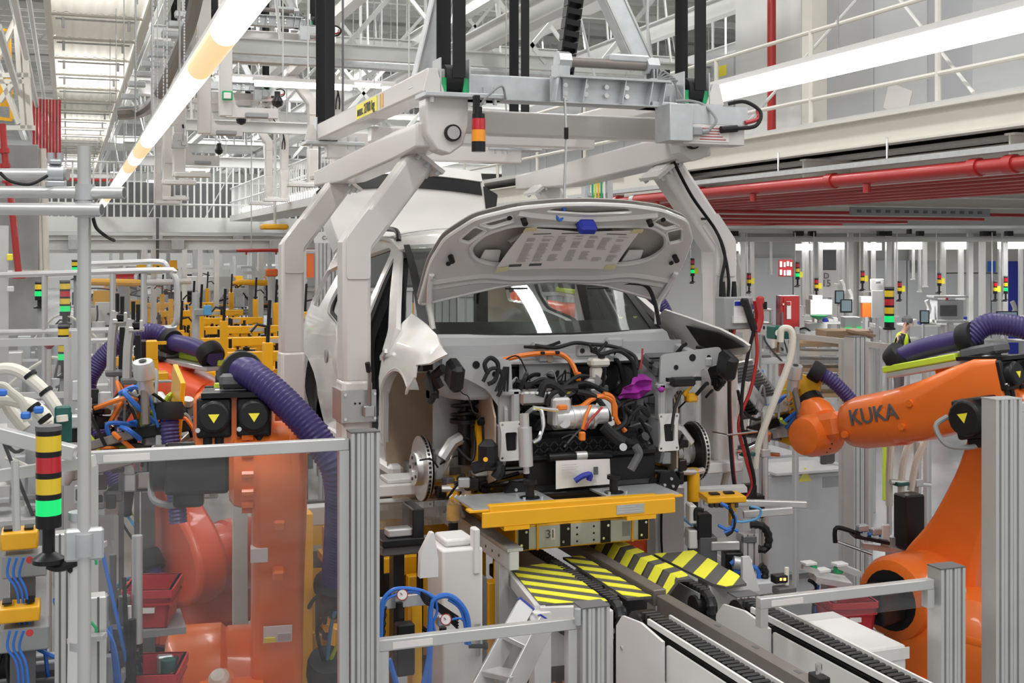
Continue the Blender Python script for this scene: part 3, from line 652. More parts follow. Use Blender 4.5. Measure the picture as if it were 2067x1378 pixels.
# tailgate swung up over the roof
def tg(x, v):
    k = 1 - (x / .66) ** 2
    y = 3.34 + .20 * v + .16 * k * .4 * v - .16 * (1 - k) * (1 - v * .5); z = 1.57 + .66 * v - .08 * v * v + .03 * k
    return c(x, y, z)
tailg = O('tailgate', 'carwhite', sheet(rpoly([(-.60, 0), (.60, 0), (.67, .45), (.66, .98), (-.66, .98), (-.67, .45)], .12, 5), [], tg, .09, .04), car)
O('light_band', 'black', [sheet([(-.63, .70), (.63, .70), (.63, .90), (-.63, .90)], [], lambda x, v: tg(x, v - .06 * (x / .63) ** 2) + V((0, -.012, .012)), .07, .008)], tailg)
O('tailgate_spoiler', 'carwhite', [sheet(rpoly([(-.645, .90), (.645, .90), (.645, 1.06), (-.645, 1.06)], .03), [], lambda x, v: tg(x, v - .06 * (x / .63) ** 2) + V((0, -.02, .018)), .07, .03)], tailg)
for s in (-1, 1):
    O('side_glass', 'black', [sheet(rpoly([(s * .63, .42), (s * .70, .40), (s * .74, .68), (s * .64, .80)], .02), [], lambda x, v: tg(x, v) + V((s * .01, -.01, .005)), .08, .01)], tailg)
    O('tailgate_frame', 'carwhite', [be(c(s * .60, 3.22, 1.52), c(s * .72, 3.50, 1.98), .03, .12, b=.008)], tailg)
O('rubber_stop', 'black', [cy(tg(-.02, .05), tg(-.02, .05) + V((0, -.01, .03)), .012, 8)], tailg)
# front fenders
FO = [(.54, 1.04), (.50, .98), (.55, .66), (.63, .40)] + [(.2 + .42 * cos(R(a)), .45 + .42 * sin(R(a))) for a in range(-4, 126, 9)] + [(.0, .765), (-.15, .87), (-.14, .93), (-.34, .955), (-.47, 1.01), (-.2, 1.085), (.15, 1.135), (.40, 1.165), (.52, 1.11)]
for s in (-1, 1):
    fw = lambda y, z: c(s * (Wd(y, min(z, .96)) + .006 - .13 * sm(.90, 1.18, z)), y, z)
    fd = O('front_fender', 'carwhite', sheet(FO, [], fw, .06, .012 * s), car)
    O('fender_inner', 'black', sheet([(-.44, 1.0), (-.2, .97), (-.1, .90), (.1, .93), (.15, 1.08), (-.2, 1.06)], [], lambda y, z: fw(y, z) + V((-s * .03, 0, 0)), .1, .006), fd)
    arch = [(.2 + .455 * cos(R(a)), .45 + .455 * sin(R(a))) for a in range(-4, 127, 8)]
    O('arch_lip', 'carwhite', [lo([[tuple(c(s * (Wd(y, z) - k), (y - .2) * r_ / .455 + .2, .45 + (z - .45) * r_ / .455)) for (y, z) in arch] for (r_, k) in ((.455, 0), (.43, -.012), (.415, -.004), (.41, .06))], cap=False, close=False)], fd)
    O('headlamp_bracket', 'black', [cs(tr(bx(-.035, .035, -.09, .05, -.07, .07, .02), M.Translation((s * .77, -.33, .90)) @ M.Rotation(R(20), 4, 'X'))), tb([c(s * .80, -.26, .92), c(s * .83, -.20, .88), c(s * .80, -.2, .82)], .026, 6)], car)
    O('bumper_bracket', 'black', [cs(tr(bx(-.02, .02, -.05, .06, -.09, .06, .012), M.Translation((s * .83, -.13, .83)) @ M.Rotation(R(-35), 4, 'X'))), cs(bx(s * .80, s * .85, -.18, -.12, .76, .80))], car)
    # mirror foot / indicator trim behind the wheel arch
    O('fender_trim', 'chrome', [cs(tr(bx(-.008, .008, -.07, .05, -.012, .012), M.Translation((s * (Wd(.5, .9) + .012), .49, .93)) @ M.Rotation(R(-25), 4, 'X')))], fd)
    # brown wheel-arch liner and wheelhouse
    rg = []
    for xx in (.88, .70, .52):
        rg.append([tuple(c(s * xx, .2 + .40 * cos(R(a)), .45 + .41 * sin(R(a)))) for a in range(-50, 100, 8)])
    O('wheel_liner', 'brownliner', [lo(rg, cap=False, close=False)], car)
    O('inner_wheelhouse', 'brownliner', [cs(sheet([(-.26, .34), (.1, .22), (.50, .14), (.58, .5), (.45, .82), (.1, .86), (-.16, .80), (-.26, .66)], [], lambda y, z: V((s * .52, y, z)), .2, .01))], car)
    # rear wheel and its black liner
    rg = [[tuple(c(s * xx, 2.77 + .40 * cos(R(a)), .38 + .41 * sin(R(a)))) for a in range(-20, 201, 8)] for xx in (.87, .55)]
    O('rear_liner', 'darkgrey', [lo(rg, cap=False, close=False)], car)
    O('rear_inner_wheelhouse', 'darkgrey', cs(bx(s * .54, s * .55, 2.38, 3.15, .3, .78)), car)
    O('sill_trim', 'white', [cs(bx(s * .80, s * .885, .5, 2.25, .24, .31, .02))], car)
# ------------------------------------------------------------ bonnet, swung open
HB = []   # centreline frame of the bonnet: v from hinge edge (0) to nose (1)
def hd(x, v):
    k = 1 - (x / .76) ** 2
    y = .36 - .62 * v - .10 * k * (1 - v) * .8 - .05 * k * v + .0
    z = 1.245 + .53 * v - .01 * k + .09 * k * (1 - .4 * v) * (1 - v) * .9 - .055 * (1 - k) * v * v + .03 * sin(pi * v)
    return c(x, y, z)
HO = rpoly([(-.77, -.06), (-.55, -.03), (-.3, .03), (0, .06), (.3, .03), (.55, -.03), (.77, -.06), (.775, .35), (.74, .62), (.62, .86), (.42, .965), (.2, .995), (0, 1.0), (-.2, .995), (-.42, .965), (-.62, .86), (-.74, .62), (-.775, .35)], .05, 3)
hood = O('bonnet', 'hoodskin', sheet([(x * .985, v * .985 + .005) for x, v in HO], [], lambda x, v: hd(x, v) + V((0, .018, .021)), .07, .006), car, 'open bonnet seen from its pressed underside')
BIG = rpoly([(-.52, .36), (-.40, .29), (0, .25), (.40, .29), (.52, .36), (.58, .50), (.53, .66), (.40, .76), (.15, .735), (0, .72), (-.15, .735), (-.40, .76), (-.53, .66), (-.58, .50)], .06, 4)
W1 = lambda s: rpoly([(s * .655, .60), (s * .59, .55), (s * .52, .70), (s * .60, .765)], .02, 3)
W2 = lambda s: rpoly([(s * .585, .785), (s * .505, .725), (s * .395, .80), (s * .43, .885)], .02, 3)
NOSE = rpoly([(-.26, .90), (0, .86), (.26, .90), (.20, .955), (0, .965), (-.20, .955)], .03, 3)
HI = rpoly([(x * .975, .012 + v * .976) for x, v in [(-.77, -.06), (-.55, -.03), (-.3, .03), (0, .06), (.3, .03), (.55, -.03), (.77, -.06), (.775, .35), (.74, .62), (.62, .86), (.42, .965), (.2, .995), (0, 1.0), (-.2, .995), (-.42, .965), (-.62, .86), (-.74, .62), (-.775, .35)]], .05, 3)
inn = O('bonnet_inner', 'carinner', sheet(HI, [BIG, W1(-1), W1(1), W2(-1), W2(1), NOSE], lambda x, v: hd(x, v) + V((0, -.012 - .010 * sin(max(0, min(1, v)) * pi), -.012)), .05, .012), hood)
def htube(pts, r_, nm, m, n=6, sm_=4, off=-.016): return O(nm, m, tb([hd(x, v) + V((0, off, off)) for x, v in pts], r_, n, sm_), hood)
htube(HI + HI[:1], .012, 'edge_hem', 'carwhite', 6, 0, -.008)
htube(BIG + BIG[:1], .013, 'pressed_rim', 'carinner', 6, 0, -.018)
htube([(-.72, .16), (-.45, .17), (-.25, .12), (0, .115), (.25, .12), (.45, .17), (.72, .16)], .028, 'pressed_rib', 'carinner', 8, 5, -.004)
htube([(-.70, .10), (-.45, .11), (-.25, .07), (0, .075), (.25, .07), (.45, .11), (.70, .10)], .018, 'pressed_rib', 'carinner', 8, 5, -.006)
htube([(-.40, .90), (-.27, .85), (0, .80), (.27, .85), (.40, .90)], .03, 'nose_rib', 'carwhite', 8, 5, -.004)
for s in (-1, 1):
    for pg in (W1(s), W2(s)): htube(pg + pg[:1], .007, 'window_rim', 'carwhite', 6, 0)
    htube([(s * .20, .34), (s * .34, .50), (s * .20, .62)], .02, 'stiffener', 'hoodskin', 6, 2, .012)
    for (x, v) in ((.665, .43), (.36, .845)): O('bump_stop', 'black', cy(hd(s * x, v) + V((0, -.02, -.02)), hd(s * x, v) + V((0, -.05, -.05)), .016, 10), hood)
    for (x, v) in ((.665, .36), (.44, .87)): O('drain_hole', 'black', cy(hd(s * x, v) + V((0, -.022, -.022)), hd(s * x, v) + V((0, -.027, -.027)), .014, 10), hood)
    O('hinge_arm', 'carwhite', tb([hd(s * .735, .26) + V((0, -.02, -.02)), hd(s * .725, .12) + V((0, -.03, -.02)), c(s * .70, .33, 1.20), c(s * .685, .32, 1.08)], .016, 6, 3), hood)
    O('hinge_bolt', 'zinc', cy(hd(s * .725, .22) + V((0, -.02, -.02)), hd(s * .725, .22) + V((0, -.035, -.03)), .013, 6), hood)
for x in (-.43, -.14, .12, .42): O('foam_pad', 'carwhite', [sheet(rpoly([(x - .06, .235), (x + .06, .235), (x + .045, .40), (x - .045, .40)], .01), [], lambda a, v: hd(a, v + .05 * (a / .6) ** 2) + V((0, -.002, -.004)), .06, .006)], hood)
for x in (-.22, .28): O('washer_jet', 'black', [tr(cy((-.0, 0, -.008), (0, 0, .008), .045, 14), M.Translation(hd(x, .02) + V((0, -.02, -.02))) @ M.Diagonal((1.5, .4, .6, 1)))], hood)
O('washer_hose', 'rubber', tb([hd(.38, .05), hd(.5, .07) + V((0, -.02, 0)), hd(.60, .05) + V((0, -.03, 0)), c(.64, .25, 1.2), c(.66, .24, 1.08)], .012, 6, 5), hood)
O('latch_cover', 'blue', [tr(bx(-.05, .05, -.045, .045, -.025, .035, .014), M.Translation(hd(.0, .775) + V((0, -.035, -.04))) @ M.Rotation(R(45), 4, 'X'))], hood, 'blue plastic latch cover')
# paper sheet taped to the bonnet
pm = lambda x, v: hd(x, v) + V((0, -.040, -.040 + .0 * v))
sheetp = T('assembly_sheet', 'printed build sheet taped under the raised bonnet', 'paper', tuple(pm(0, .3)))
O('page', 'paper', sheet([(-.40, .30), (-.30, .27), (.24, .27), (.30, .295), (.33, .74), (.0, .70), (-.33, .765)], [], pm, .08, .002), sheetp)
pl_ = lambda a, b, u0, u1, m, nm: O(nm, m, sheet([(a, u0), (b, u0), (b, u1), (a, u1)], [], lambda x, v: pm(x, v) + V((0, -.003, -.002)), .09, .001), sheetp)
for x0, x1 in ((-.28, -.18), (-.12, -.02), (.14, .26)): pl_(x0, x1, .685, .693, 'ink', 'heading_bar')
for x0 in (-.335, -.22): pl_(x0, x0 + .07, .31, .335, 'ink', 'bar_code')
for x0 in (-.30, -.215, -.13, -.03, .05, .13, .22):
    stuff(O('print_column', 'greyink', [sheet([(x0, v), (x0 + .035 + .03 * random.random(), v), (x0 + .045, v + .009), (x0, v + .009)], [], lambda x, q: pm(x, q) + V((0, -.003, -.002)), .09, .0008) for v in [.36 + .017 * j for j in range(18) if random.random() < .8]], sheetp))
for (x, v) in ((-.31, .755), (.31, .74), (-.365, .29), (.27, .30)): O('tape', 'tape', sheet([(x - .035, v - .03), (x + .035, v - .02), (x + .03, v + .03), (x - .03, v + .02)], [], lambda a, b: pm(a, b) + V((0, -.005, -.003)), .1, .001), sheetp)
# ------------------------------------------------------------ cowl, fire wall, strut towers
O('cowl_panel', 'cargrey', [cs(lo([[(x, y - .12 * (1 - (x / .7) ** 2) + .08, z) for x in (-.74, -.5, -.25, 0, .25, .5, .74)] for y, z in ((.26, 1.05), (.20, 1.035), (.16, .985), (.17, .945), (.10, .93), (.05, .915), (.04, .90))], cap=False, close=False))], car)
O('fire_wall', 'cargrey', [cs(sheet([(-.74, .35), (.74, .35), (.74, 1.0), (-.74, 1.0)], [rrect(-.34, .22, .50, .85, .08)], lambda x, z: V((x, .12, z)), .15, .02))], car)
O('bulkhead_pad', 'black', [cs(bx(-.5, .5, .20, .24, .38, .95))], car)
O('heater_box', 'darkgrey', [cs(bx(-.08, .12, .14, .20, .60, .78, .015))], car)
for x, z in ((-.16, .985), (.28, 1.0)): O('cowl_clip', 'cargrey', [cs(bx(x - .05, x + .05, .02, .08, z - .03, z + .03, .012)), cs(bx(x - .02, x + .02, .0, .05, z - .07, z - .02))], car)
O('cowl_bracket', 'cargrey', [cs(bx(.04, .18, .0, .03, .93, 1.0, .008))], car)
for x in (.07, .13): O('bracket_hole', 'black', cy(c(x, -.004, .965), c(x, .004, .965), .014, 10), car)
O('grommet', 'brownliner', cy(c(-.12, .0, .93), c(-.12, .04, .93), .022, 10), car); O('cowl_stud', 'zinc', cy(c(.25, .0, .955), c(.25, .04, .955), .025, 12), car)
for s in (-1, 1):
    tw = O('strut_tower', 'cargrey', [cs(lo([[(s * x, y, z) for x, y in ((.74, .16), (.46, .16), (.44, -.10), (.50, -.18), (.66, -.16), (.72, -.05))] for z in (.74, .84)] + [[(s * (.60 + (x - .60) * .86), y * .86, .90) for x, y in ((.74, .16), (.46, .16), (.44, -.10), (.50, -.18), (.66, -.16), (.72, -.05))]]))], car); bev(tw, .02)
    O('arch_flange', 'cargrey', [cs(plate(rpoly([(s * .80, .985), (s * .43, .95), (s * .41, .56), (s * .455, .55), (s * .49, .70), (s * .56, .80), (s * .68, .865), (s * .80, .89)], .03), [], 'y', -.235, -.22))], car)
    for (fx_, fz_, r0) in ((.62, .93, .02), (.52, .88, .014), (.72, .93, .012)): O('flange_hole', 'black', cy(c(s * fx_, -.238, fz_), c(s * fx_, -.234, fz_), r0, 12), car)
    bev(O('apron_panel', 'cargrey', [cs(sheet([(.16, .36), (.16, .80), (-.16, .80), (-.26, .70), (-.27, .50), (-.2, .36)], [], lambda y, z: V((s * (.455 - .0 * z), y, z)), .2, .02))], car), .004)
    O('apron_rail', 'cargrey', [cs(tr(bx(-.02, .02, -.2, .3, -.025, .025, .008), M.Translation((s * .72, -.05, .93)) @ M.Rotation(R(8), 4, 'X')))], car)
    rl = bev(O('longitudinal_rail', 'cargrey', [cs(bx(s * .40, s * .51, -.27, .15, .45, .62))], car), .01)
    # crash plate with its hole and fixings
    fp = O('crash_plate', 'white', [tr(plate(rpoly([(-.062, -.10), (.062, -.10), (.052, -.04), (.052, .04), (.062, .10), (-.062, .10), (-.052, .04), (-.052, -.04)], .013), [rpoly([(-.024, -.05), (.032, -.05), (.034, .045), (-.032, .045)], .012)] + [circ((a, b), .007, 8) for a in (-.047, .047) for b in (-.085, .085)], 'y', 0, .012), M.Translation(c(s * .45, -.29, .54)))], car)
    O('crash_box_inner', 'black', cs(bx(s * .42, s * .48, -.275, -.2, .49, .59)), fp)
    O('front_upright', 'cargrey', [cs(bx(s * .395, s * .44, -.28, -.22, .60, .80, .01)), cs(bx(s * .39, s * .50, -.28, -.24, .77, .80, .008)), cs(bx(s * .42, s * .50, -.24, -.22, .60, .78, .004))], car)
    # suspension strut, spring, disc, hub carrier
    sx = s * .60
    O('damper', 'black', [cy(c(sx, .02, .38), c(sx, .03, .66), .034, 16), cy(c(sx, .03, .66), c(sx - s * .02, .06, .86), .022, 12), cy(c(sx, .03, .60), c(sx, .03, .62), .075, 18)], car)
    O('coil_spring', 'black', tb([c(sx - s * .008 + .068 * cos(a * .5), .035 + .068 * sin(a * .5), .62 + .0075 * a * .5) for a in range(0, 60)], .011, 6), car)
    O('spring_seat', 'rubber', [cy(c(sx - s * .02, .05, .83), c(sx - s * .02, .05, .87), .08, 18)], car)
    O('hub_carrier', 'alu', [cs(bx(s * .69, s * .77, .03, .15, .29, .46, .02)), tb([c(s * .73, 0, .42), c(s * .67, .01, .50), c(s * .62, .02, .52)], .035, 8), cy(c(s * .68, .1, .36), c(s * .80, .1, .36), .07, 16)], car)
    dk = O('brake_disc', 'disc', [la([(.055, 0), (.170, 0), (.170, .008), (.165, .008), (.165, .018), (.170, .018), (.170, .026), (.06, .026)], c(s * .80, .1, .36), (s, 0, 0), 48), la([(.09, .0), (.09, .05), (.085, .058), (.035, .058), (.034, .05)], c(s * .80, .1, .36), (s, 0, 0), 36)], car)
    for a in range(0, 360, 72): O('wheel_stud_hole', 'black', cy(c(s * .856, .1 + .058 * cos(R(a)), .36 + .058 * sin(R(a))), c(s * .862, .1 + .058 * cos(R(a)), .36 + .058 * sin(R(a))), .009, 10), dk)
    stuff(O('disc_vents', 'black', [cs(tr(bx(.006, .020, -.006, .006, .1655, .1705), M.Translation((s * .80 if s > 0 else -.80 - .026, .1, .36)) @ M.Rotation(R(a), 4, 'X'))) for a in range(0, 360, 8)], dk))
    O('dust_shield', 'black', [la([(.05, 0), (.155, 0), (.155, .004), (.05, .004)], c(s * .785, .1, .36), (s, 0, 0), 32)], car)
    O('brake_hose', 'rubber', tb([c(s * .66, -.05, .48), c(s * .60, -.10, .42), c(s * .57, -.06, .50), c(s * .56, .0, .58)], .009, 6, 6), car)
    # lower arm and tie rod
    O('lower_arm', 'black', [cs(lo([[(s * .76, -.03, .225), (s * .76, .03, .225), (s * .76, .03, .25), (s * .76, -.03, .25)], [(s * .50, -.12, .21), (s * .50, .03, .21), (s * .50, .03, .25), (s * .50, -.12, .25)], [(s * .36, -.28, .24), (s * .36, -.16, .24), (s * .36, -.16, .29), (s * .36, -.28, .29)]]))], car)
    O('tie_rod', 'black', [tb([c(s * .66, -.13, .29), c(s * .58, -.14, .30), c(s * .36, -.16, .35)], .011, 8)], car)
    O('tie_rod_end', 'alu', [tb([c(s * .76, -.10, .285), c(s * .68, -.125, .285), c(s * .60, -.14, .295)], .018, 8)], car)
    O('drop_link', 'black', [tb([c(s * .535, -.09, .62), c(s * .53, -.12, .27)], .008, 8), cy(c(s * .51, -.09, .62), c(s * .56, -.09, .62), .022, 10), cy(c(s * .51, -.12, .27), c(s * .56, -.12, .27), .024, 10)], car)
    O('bush', 'rubber', [cy(c(s * .36, -.30, .265), c(s * .36, -.13, .265), .04, 12)], car)
    O('subframe_bracket', 'black', [cs(pr([(s * .36, .23), (s * .47, .23), (s * .50, .28), (s * .46, .34), (s * .38, .33)], 'y', -.33, -.29)), cs(bx(s * .34, s * .44, -.32, -.1, .20, .27, .01))], car)
    for (x, z) in ((.40, .27), (.44, .30), (.45, .26)): O('bracket_bolt', 'zinc', cy(c(s * x, -.33, z), c(s * x, -.34, z), .008, 8), car)
# sub-frame and radiator support
O('subframe', 'black', [cs(bx(-.36, .36, -.30, -.20, .20, .30, .02)), cs(bx(-.36, .36, .1, .2, .22, .32, .02))], car)
O('anti_roll_bar', 'black', tb([c(-.55, -.02, .27), c(-.5, -.22, .31), c(-.3, -.25, .33), c(.3, -.25, .33), c(.5, -.22, .31), c(.55, -.02, .27)], .013, 8, 4), car)
cm = O('lower_crossmember', 'black', [cs(bx(-.38, .38, -.30, -.22, .42, .475, .018)), cs(bx(-.36, .38, -.36, -.26, .255, .28, .006))], car)
O('radiator', 'black', [cs(bx(-.36, .38, -.27, -.22, .27, .43, .01))], car)
for i in range(12): O('lattice_rib', 'black', be(c(-.33 + .055 * i, -.305, .475), c(-.28 + .055 * i, -.305, .53), .008, .012, up=(0, 1, 0)), cm); O('lattice_rib', 'black', be(c(-.28 + .055 * i, -.305, .475), c(-.33 + .055 * i, -.305, .53), .008, .012, up=(0, 1, 0)), cm)
O('bumper_tube', 'black', [cy(c(-.27, -.35, .455), c(.08, -.35, .455), .022, 14)], car); O('tube_band', 'alu', cy(c(-.12, -.35, .455), c(-.06, -.35, .455), .0235, 14), car)
pp = T('front_papers', 'white build papers with a blue clip on the bare front end', 'paper', tuple(c(-.08, -.37, .30)))
O('page', 'paper', [sheet([(-.235, .295), (.065, .305), (.06, .435), (-.235, .44)], [], lambda x, z: c(x, -.375 - .01 * sin(x * 9), z), .06, .002)], pp)
O('clip', 'blue', [tb([c(-.14, -.39, .335), c(-.10, -.40, .36), (c(-.06, -.40, .365)), c(-.065, -.395, .335)], .015, 8, 4)], pp)
O('bar_code', 'ink', [cs(bx(-.035, -.01, -.39, -.387, .36, .40))], pp); O('print_block', 'greyink', [cs(bx(-.04, -.02, -.39, -.387, .32, .34))], pp)
for k in range(5): O('print_line', 'greyink', [cs(bx(-.21, -.13 + .01 * (k % 2), -.39, -.387, .37 + .012 * k, .373 + .012 * k))], pp)
# ------------------------------------------------------------ drive unit, pumps, hoses and cables
pk = lambda px, py, y=-.25: at(px, py, Y=CY0 + y)
def cable(pts, r_, m, y=-.3, n=7, sm_=5, nm='hose'): return O(nm, m, tb([pk(p[0], p[1], p[2] if len(p) > 2 else y) for p in pts], r_, n, sm_), car)
O('drive_unit', 'black', [cs(bx(-.34, .32, -.22, .05, .42, .56, .03)), cs(bx(-.30, .05, -.18, .02, .54, .66, .03))], car)
cp_ = O('compressor', 'alu', [cy(pk(1118, 845, -.30), pk(1200, 838, -.30), .058, 24), cy(pk(1200, 838, -.30), pk(1222, 836, -.30), .048, 20), cb(pk(1128, 830, -.30), (.10, .10, .15), .012), cy(pk(1140, 852, -.36), pk(1140, 852, -.30), .03, 12)], car)
for k in range(4): O('compressor_rib', 'alu', cy(pk(1152 + k * 13, 842, -.30), pk(1157 + k * 13, 841.5, -.30), .062, 24), cp_)
O('pump_housing', 'chrome', [cy(pk(1222, 828, -.28), pk(1222, 828, -.18), .06, 20), cb(pk(1228, 860, -.26), (.06, .08, .10), .012)], car)
O('charger_module', 'steel', [cb(pk(1090, 800, -.22), (.26, .14, .07), .012)], car)
for k in range(6): O('module_clip', 'white', cb(pk(1062 + k * 12, 793, -.30), (.022, .02, .014), .003), car)
O('drier_bottle', 'alu', [cy(pk(1062, 940, -.42), pk(1059, 862, -.42), .036, 18), cy(pk(1059, 862, -.42), pk(1058, 835, -.42), .024, 14), cy(pk(1063, 955, -.42), pk(1062, 940, -.42), .016, 10)], car)
cable([(1060, 838, -.4), (1075, 826, -.36), (1092, 828, -.36), (1096, 860, -.4), (1088, 884, -.42), (1076, 893, -.42)], .012, 'chrome', nm='coolant_line')
cable([(1075, 822, -.36), (1100, 825, -.36), (1128, 828, -.36)], .011, 'chrome', nm='coolant_line')
cable([(1105, 818), (1112, 796), (1135, 785), (1165, 782)], .017, 'rubber', nm='coolant_hose')
cable([(1090, 800), (1100, 775), (1120, 778), (1140, 795)], .022, 'rubber', nm='coolant_hose')
cable([(1165, 790), (1200, 800), (1225, 830), (1230, 850)], .015, 'rubber', nm='coolant_hose')
cable([(1150, 780, -.2), (1190, 775, -.2), (1250, 815, -.25), (1262, 850, -.3), (1235, 872, -.33)], .014, 'rubber', nm='coolant_hose')
cable([(1240, 870, -.3), (1262, 890, -.38), (1290, 893, -.42), (1300, 880, -.44)], .020, 'rubber', nm='coolant_hose')
cable([(1040, 770, -.1), (1060, 778, -.1), (1070, 795, -.1)], .020, 'rubber', nm='coolant_hose')
cable([(1015, 727, -.0), (1050, 718, -.02), (1090, 713, -.02), (1130, 714, -.02), (1152, 730, -.05), (1165, 757, -.1)], .014, 'cableorange', nm='high_voltage_cable')
O('cable_plug', 'cableorange', cb(pk(1167, 760, -.12), (.03, .03, .05), .006), car)
cable([(1130, 822), (1170, 822), (1195, 805), (1220, 800), (1240, 815), (1243, 845), (1262, 870)], .014, 'cableorange', nm='high_voltage_cable')
cable([(1218, 795), (1236, 803), (1240, 840)], .014, 'cableorange', nm='high_voltage_cable')
cable([(1180, 868, -.38), (1190, 850, -.38), (1215, 822, -.36)], .007, 'red', nm='high_voltage_cable')
cable([(1176, 866, -.38), (1183, 840, -.38), (1192, 818, -.36)], .009, 'cableorange', nm='high_voltage_cable')
O('cable_plug', 'cableorange', cb(pk(1175, 880, -.40), (.03, .03, .045), .005), car)
O('cable_plug', 'cableorange', cb(pk(1135, 822, -.36), (.05, .03, .025), .005), car)
cable([(1092, 806, -.28), (1120, 798, -.28), (1150, 792, -.28)], .005, 'signyellow', nm='dipstick_wire')
cable([(1080, 697, .0), (1120, 702, -.02), (1160, 692, -.02), (1195, 695, -.02), (1240, 700, -.05), (1280, 718, -.1), (1285, 745, -.15)], .011, 'rubber', nm='wiring_loom')
cable([(1200, 700), (1212, 715), (1250, 708), (1278, 730), (1283, 760)], .012, 'rubber', nm='wiring_loom')
cable([(1190, 695), (1203, 712), (1225, 690)], .008, 'rubber', nm='wiring_loom')
cable([(985, 755), (978, 735), (990, 722), (1005, 735), (1000, 765), (985, 775)], .012, 'rubber', nm='wiring_loom')
cable([(975, 770), (990, 745), (1010, 748), (1015, 775), (1005, 800)], .010, 'rubber', nm='wiring_loom')
for k in range(5): cable([(1000 + 6 * k, 790), (1010 + 4 * k, 765 - 4 * k), (1018 + 2 * k, 740)], .006, 'rubber', nm='wiring_loom')
cable([(1225, 880), (1250, 870), (1275, 840), (1262, 820), (1280, 812)], .010, 'rubber', nm='wiring_loom')
for k in range(3): cable([(1268 + 8 * k, 850), (1280 + 5 * k, 832 - 6 * k), (1300, 822 + 5 * k), (1310, 840)], .010, 'rubber', nm='wiring_loom')
bf = O('brake_reservoir', 'hosewhite', [cb(pk(1208, 731, -.1), (.11, .08, .045), .012), cb(pk(1203, 752, -.1), (.06, .05, .06), .008)], car)
O('reservoir_cap', 'black', cy(pk(1214, 722, -.12), pk(1214, 716, -.12), .02, 12), bf)
O('brake_servo', 'alu', [cy(pk(1200, 768, -.12), pk(1212, 760, -.02), .035, 14), cb(pk(1190, 772, -.1), (.05, .05, .04), .008)], car)
O('servo_disc', 'black', [cy(pk(1250, 765, .08), pk(1252, 765, .12), .085, 20)], car)
O('control_module', 'darkgrey', [tr(bx(-.11, .11, -.09, .09, -.035, .035, .012), M.Translation(pk(1345, 735, -.12)) @ M.Rotation(R(20), 4, 'X'))], car)
for k in range(3): O('module_step', 'black', [cb(pk(1345, 722 + 9 * k, -.16), (.20, .02, .01))], car)
mg = O('protective_bag', 'magenta', [sheet(rpoly([(0, 0), (.9, .05), (1, .6), (.75, 1), (.2, .85)], .1), [], lambda u, v: pk(1252 + 62 * u, 805 - 58 * v * (.55 + .45 * u), -.26) + V((0, .03 * sin(9 * u + 3 * v) + .02 * sin(14 * v), 0)), .14, .006)], car, 'crumpled magenta protective bag')
O('bag_cord', 'red', tb([pk(1292, 745, -.25), pk(1296, 722, -.25), pk(1297, 703, -.25)], .005, 6), mg)
O('bag_knot', 'magenta', [cb(pk(1335, 786, -.3), (.04, .03, .03), .012)], mg)
O('radiator_neck', 'rubber', [tb([pk(1218, 860, -.4), pk(1245, 885, -.42), pk(1262, 893, -.44)], .03, 10, 3)], car)
O('pipe_flange', 'black', cy(pk(1295, 885, -.44), pk(1303, 880, -.47), .024, 12), car)
O('coupling', 'chrome', cy(pk(1256, 902, -.44), pk(1258, 902, -.47), .02, 12), car)
O('tube_bend', 'darkgrey', [tb([pk(1283, 900, -.45), pk(1290, 915, -.45), pk(1280, 935, -.45), pk(1273, 948, -.45)], .022, 8, 4)], car)
O('sensor_ring', 'yellow', cy(pk(980, 927, -.45), pk(980, 927, -.46), .012, 10), car); O('air_duct', 'black', [cb(pk(985, 915, -.35), (.10, .08, .14), .03)], car)
O('arm_cover', 'black', [tb([pk(955, 945, -.25), pk(985, 938, -.3), pk(1010, 945, -.35), pk(1000, 965, -.35)], .03, 8, 3)], car)
O('fuse_bracket', 'midgrey', [cb(pk(1100, 745, .05), (.30, .04, .16), .03)], car)
O('plug_rail', 'black', [cb(pk(1380, 765, -.3), (.20, .03, .02)), cb(pk(1378, 770, -.3), (.14, .05, .05), .01)], car)
O('far_cable_plug', 'yellow', [cb(pk(1395, 802, -.15), (.07, .05, .05), .01), tb([pk(1380, 798, -.15), pk(1388, 785, -.15), pk(1392, 777, -.15)], .014, 6)], car)
cable([(1375, 790, -.3), (1362, 825, -.35), (1355, 870, -.4)], .009, 'rubber', nm='brake_line'); cable([(1130, 690, .0), (1100, 700, 0), (1065, 700, 0)], .009, 'rubber', nm='wiring_loom')
for (px, py) in ((1062, 700), (1095, 712), (1125, 711)): O('cable_tie', 'black', cb(pk(px, py, -.03), (.025, .02, .016), .004), car)
O('tow_cord', 'rubber', tb([pk(905, 745, -.1), pk(930, 790, -.2), pk(945, 800, -.25), pk(955, 830, -.3), pk(970, 838, -.3), pk(962, 850, -.3)], .003, 5, 4), car)
for k in range(4): O('chalk_mark', 'paper', be(pk(907 + 10 * k, 1004, -.32), pk(913 + 9 * k, 998, -.32), .004, .003, up=(0, 1, 0)), car)
rb = random.Random(77)
O('recess_shade', 'black', cs(bx(-.44, .44, .085, .11, .38, .88, .01)), car)  # black sheet stands in for the shaded recess under the cowl
for k in range(70):
    x, y, z = rb.uniform(-.40, .44), rb.uniform(-.24, .06), rb.uniform(.46, .84); p0 = c(x, y, z); p2 = p0 + V((rb.uniform(-.22, .22), rb.uniform(-.05, .06), rb.uniform(-.12, .12))); p1 = (p0 + p2) / 2 + V((0, -.03, rb.uniform(-.04, .09)))
    O('wiring_loom', rb.choice(('rubber', 'rubber', 'rubber', 'black', 'midgrey')), tb([p0, p1, p2], rb.choice((.004, .006, .009, .012)), 6, 5), car)
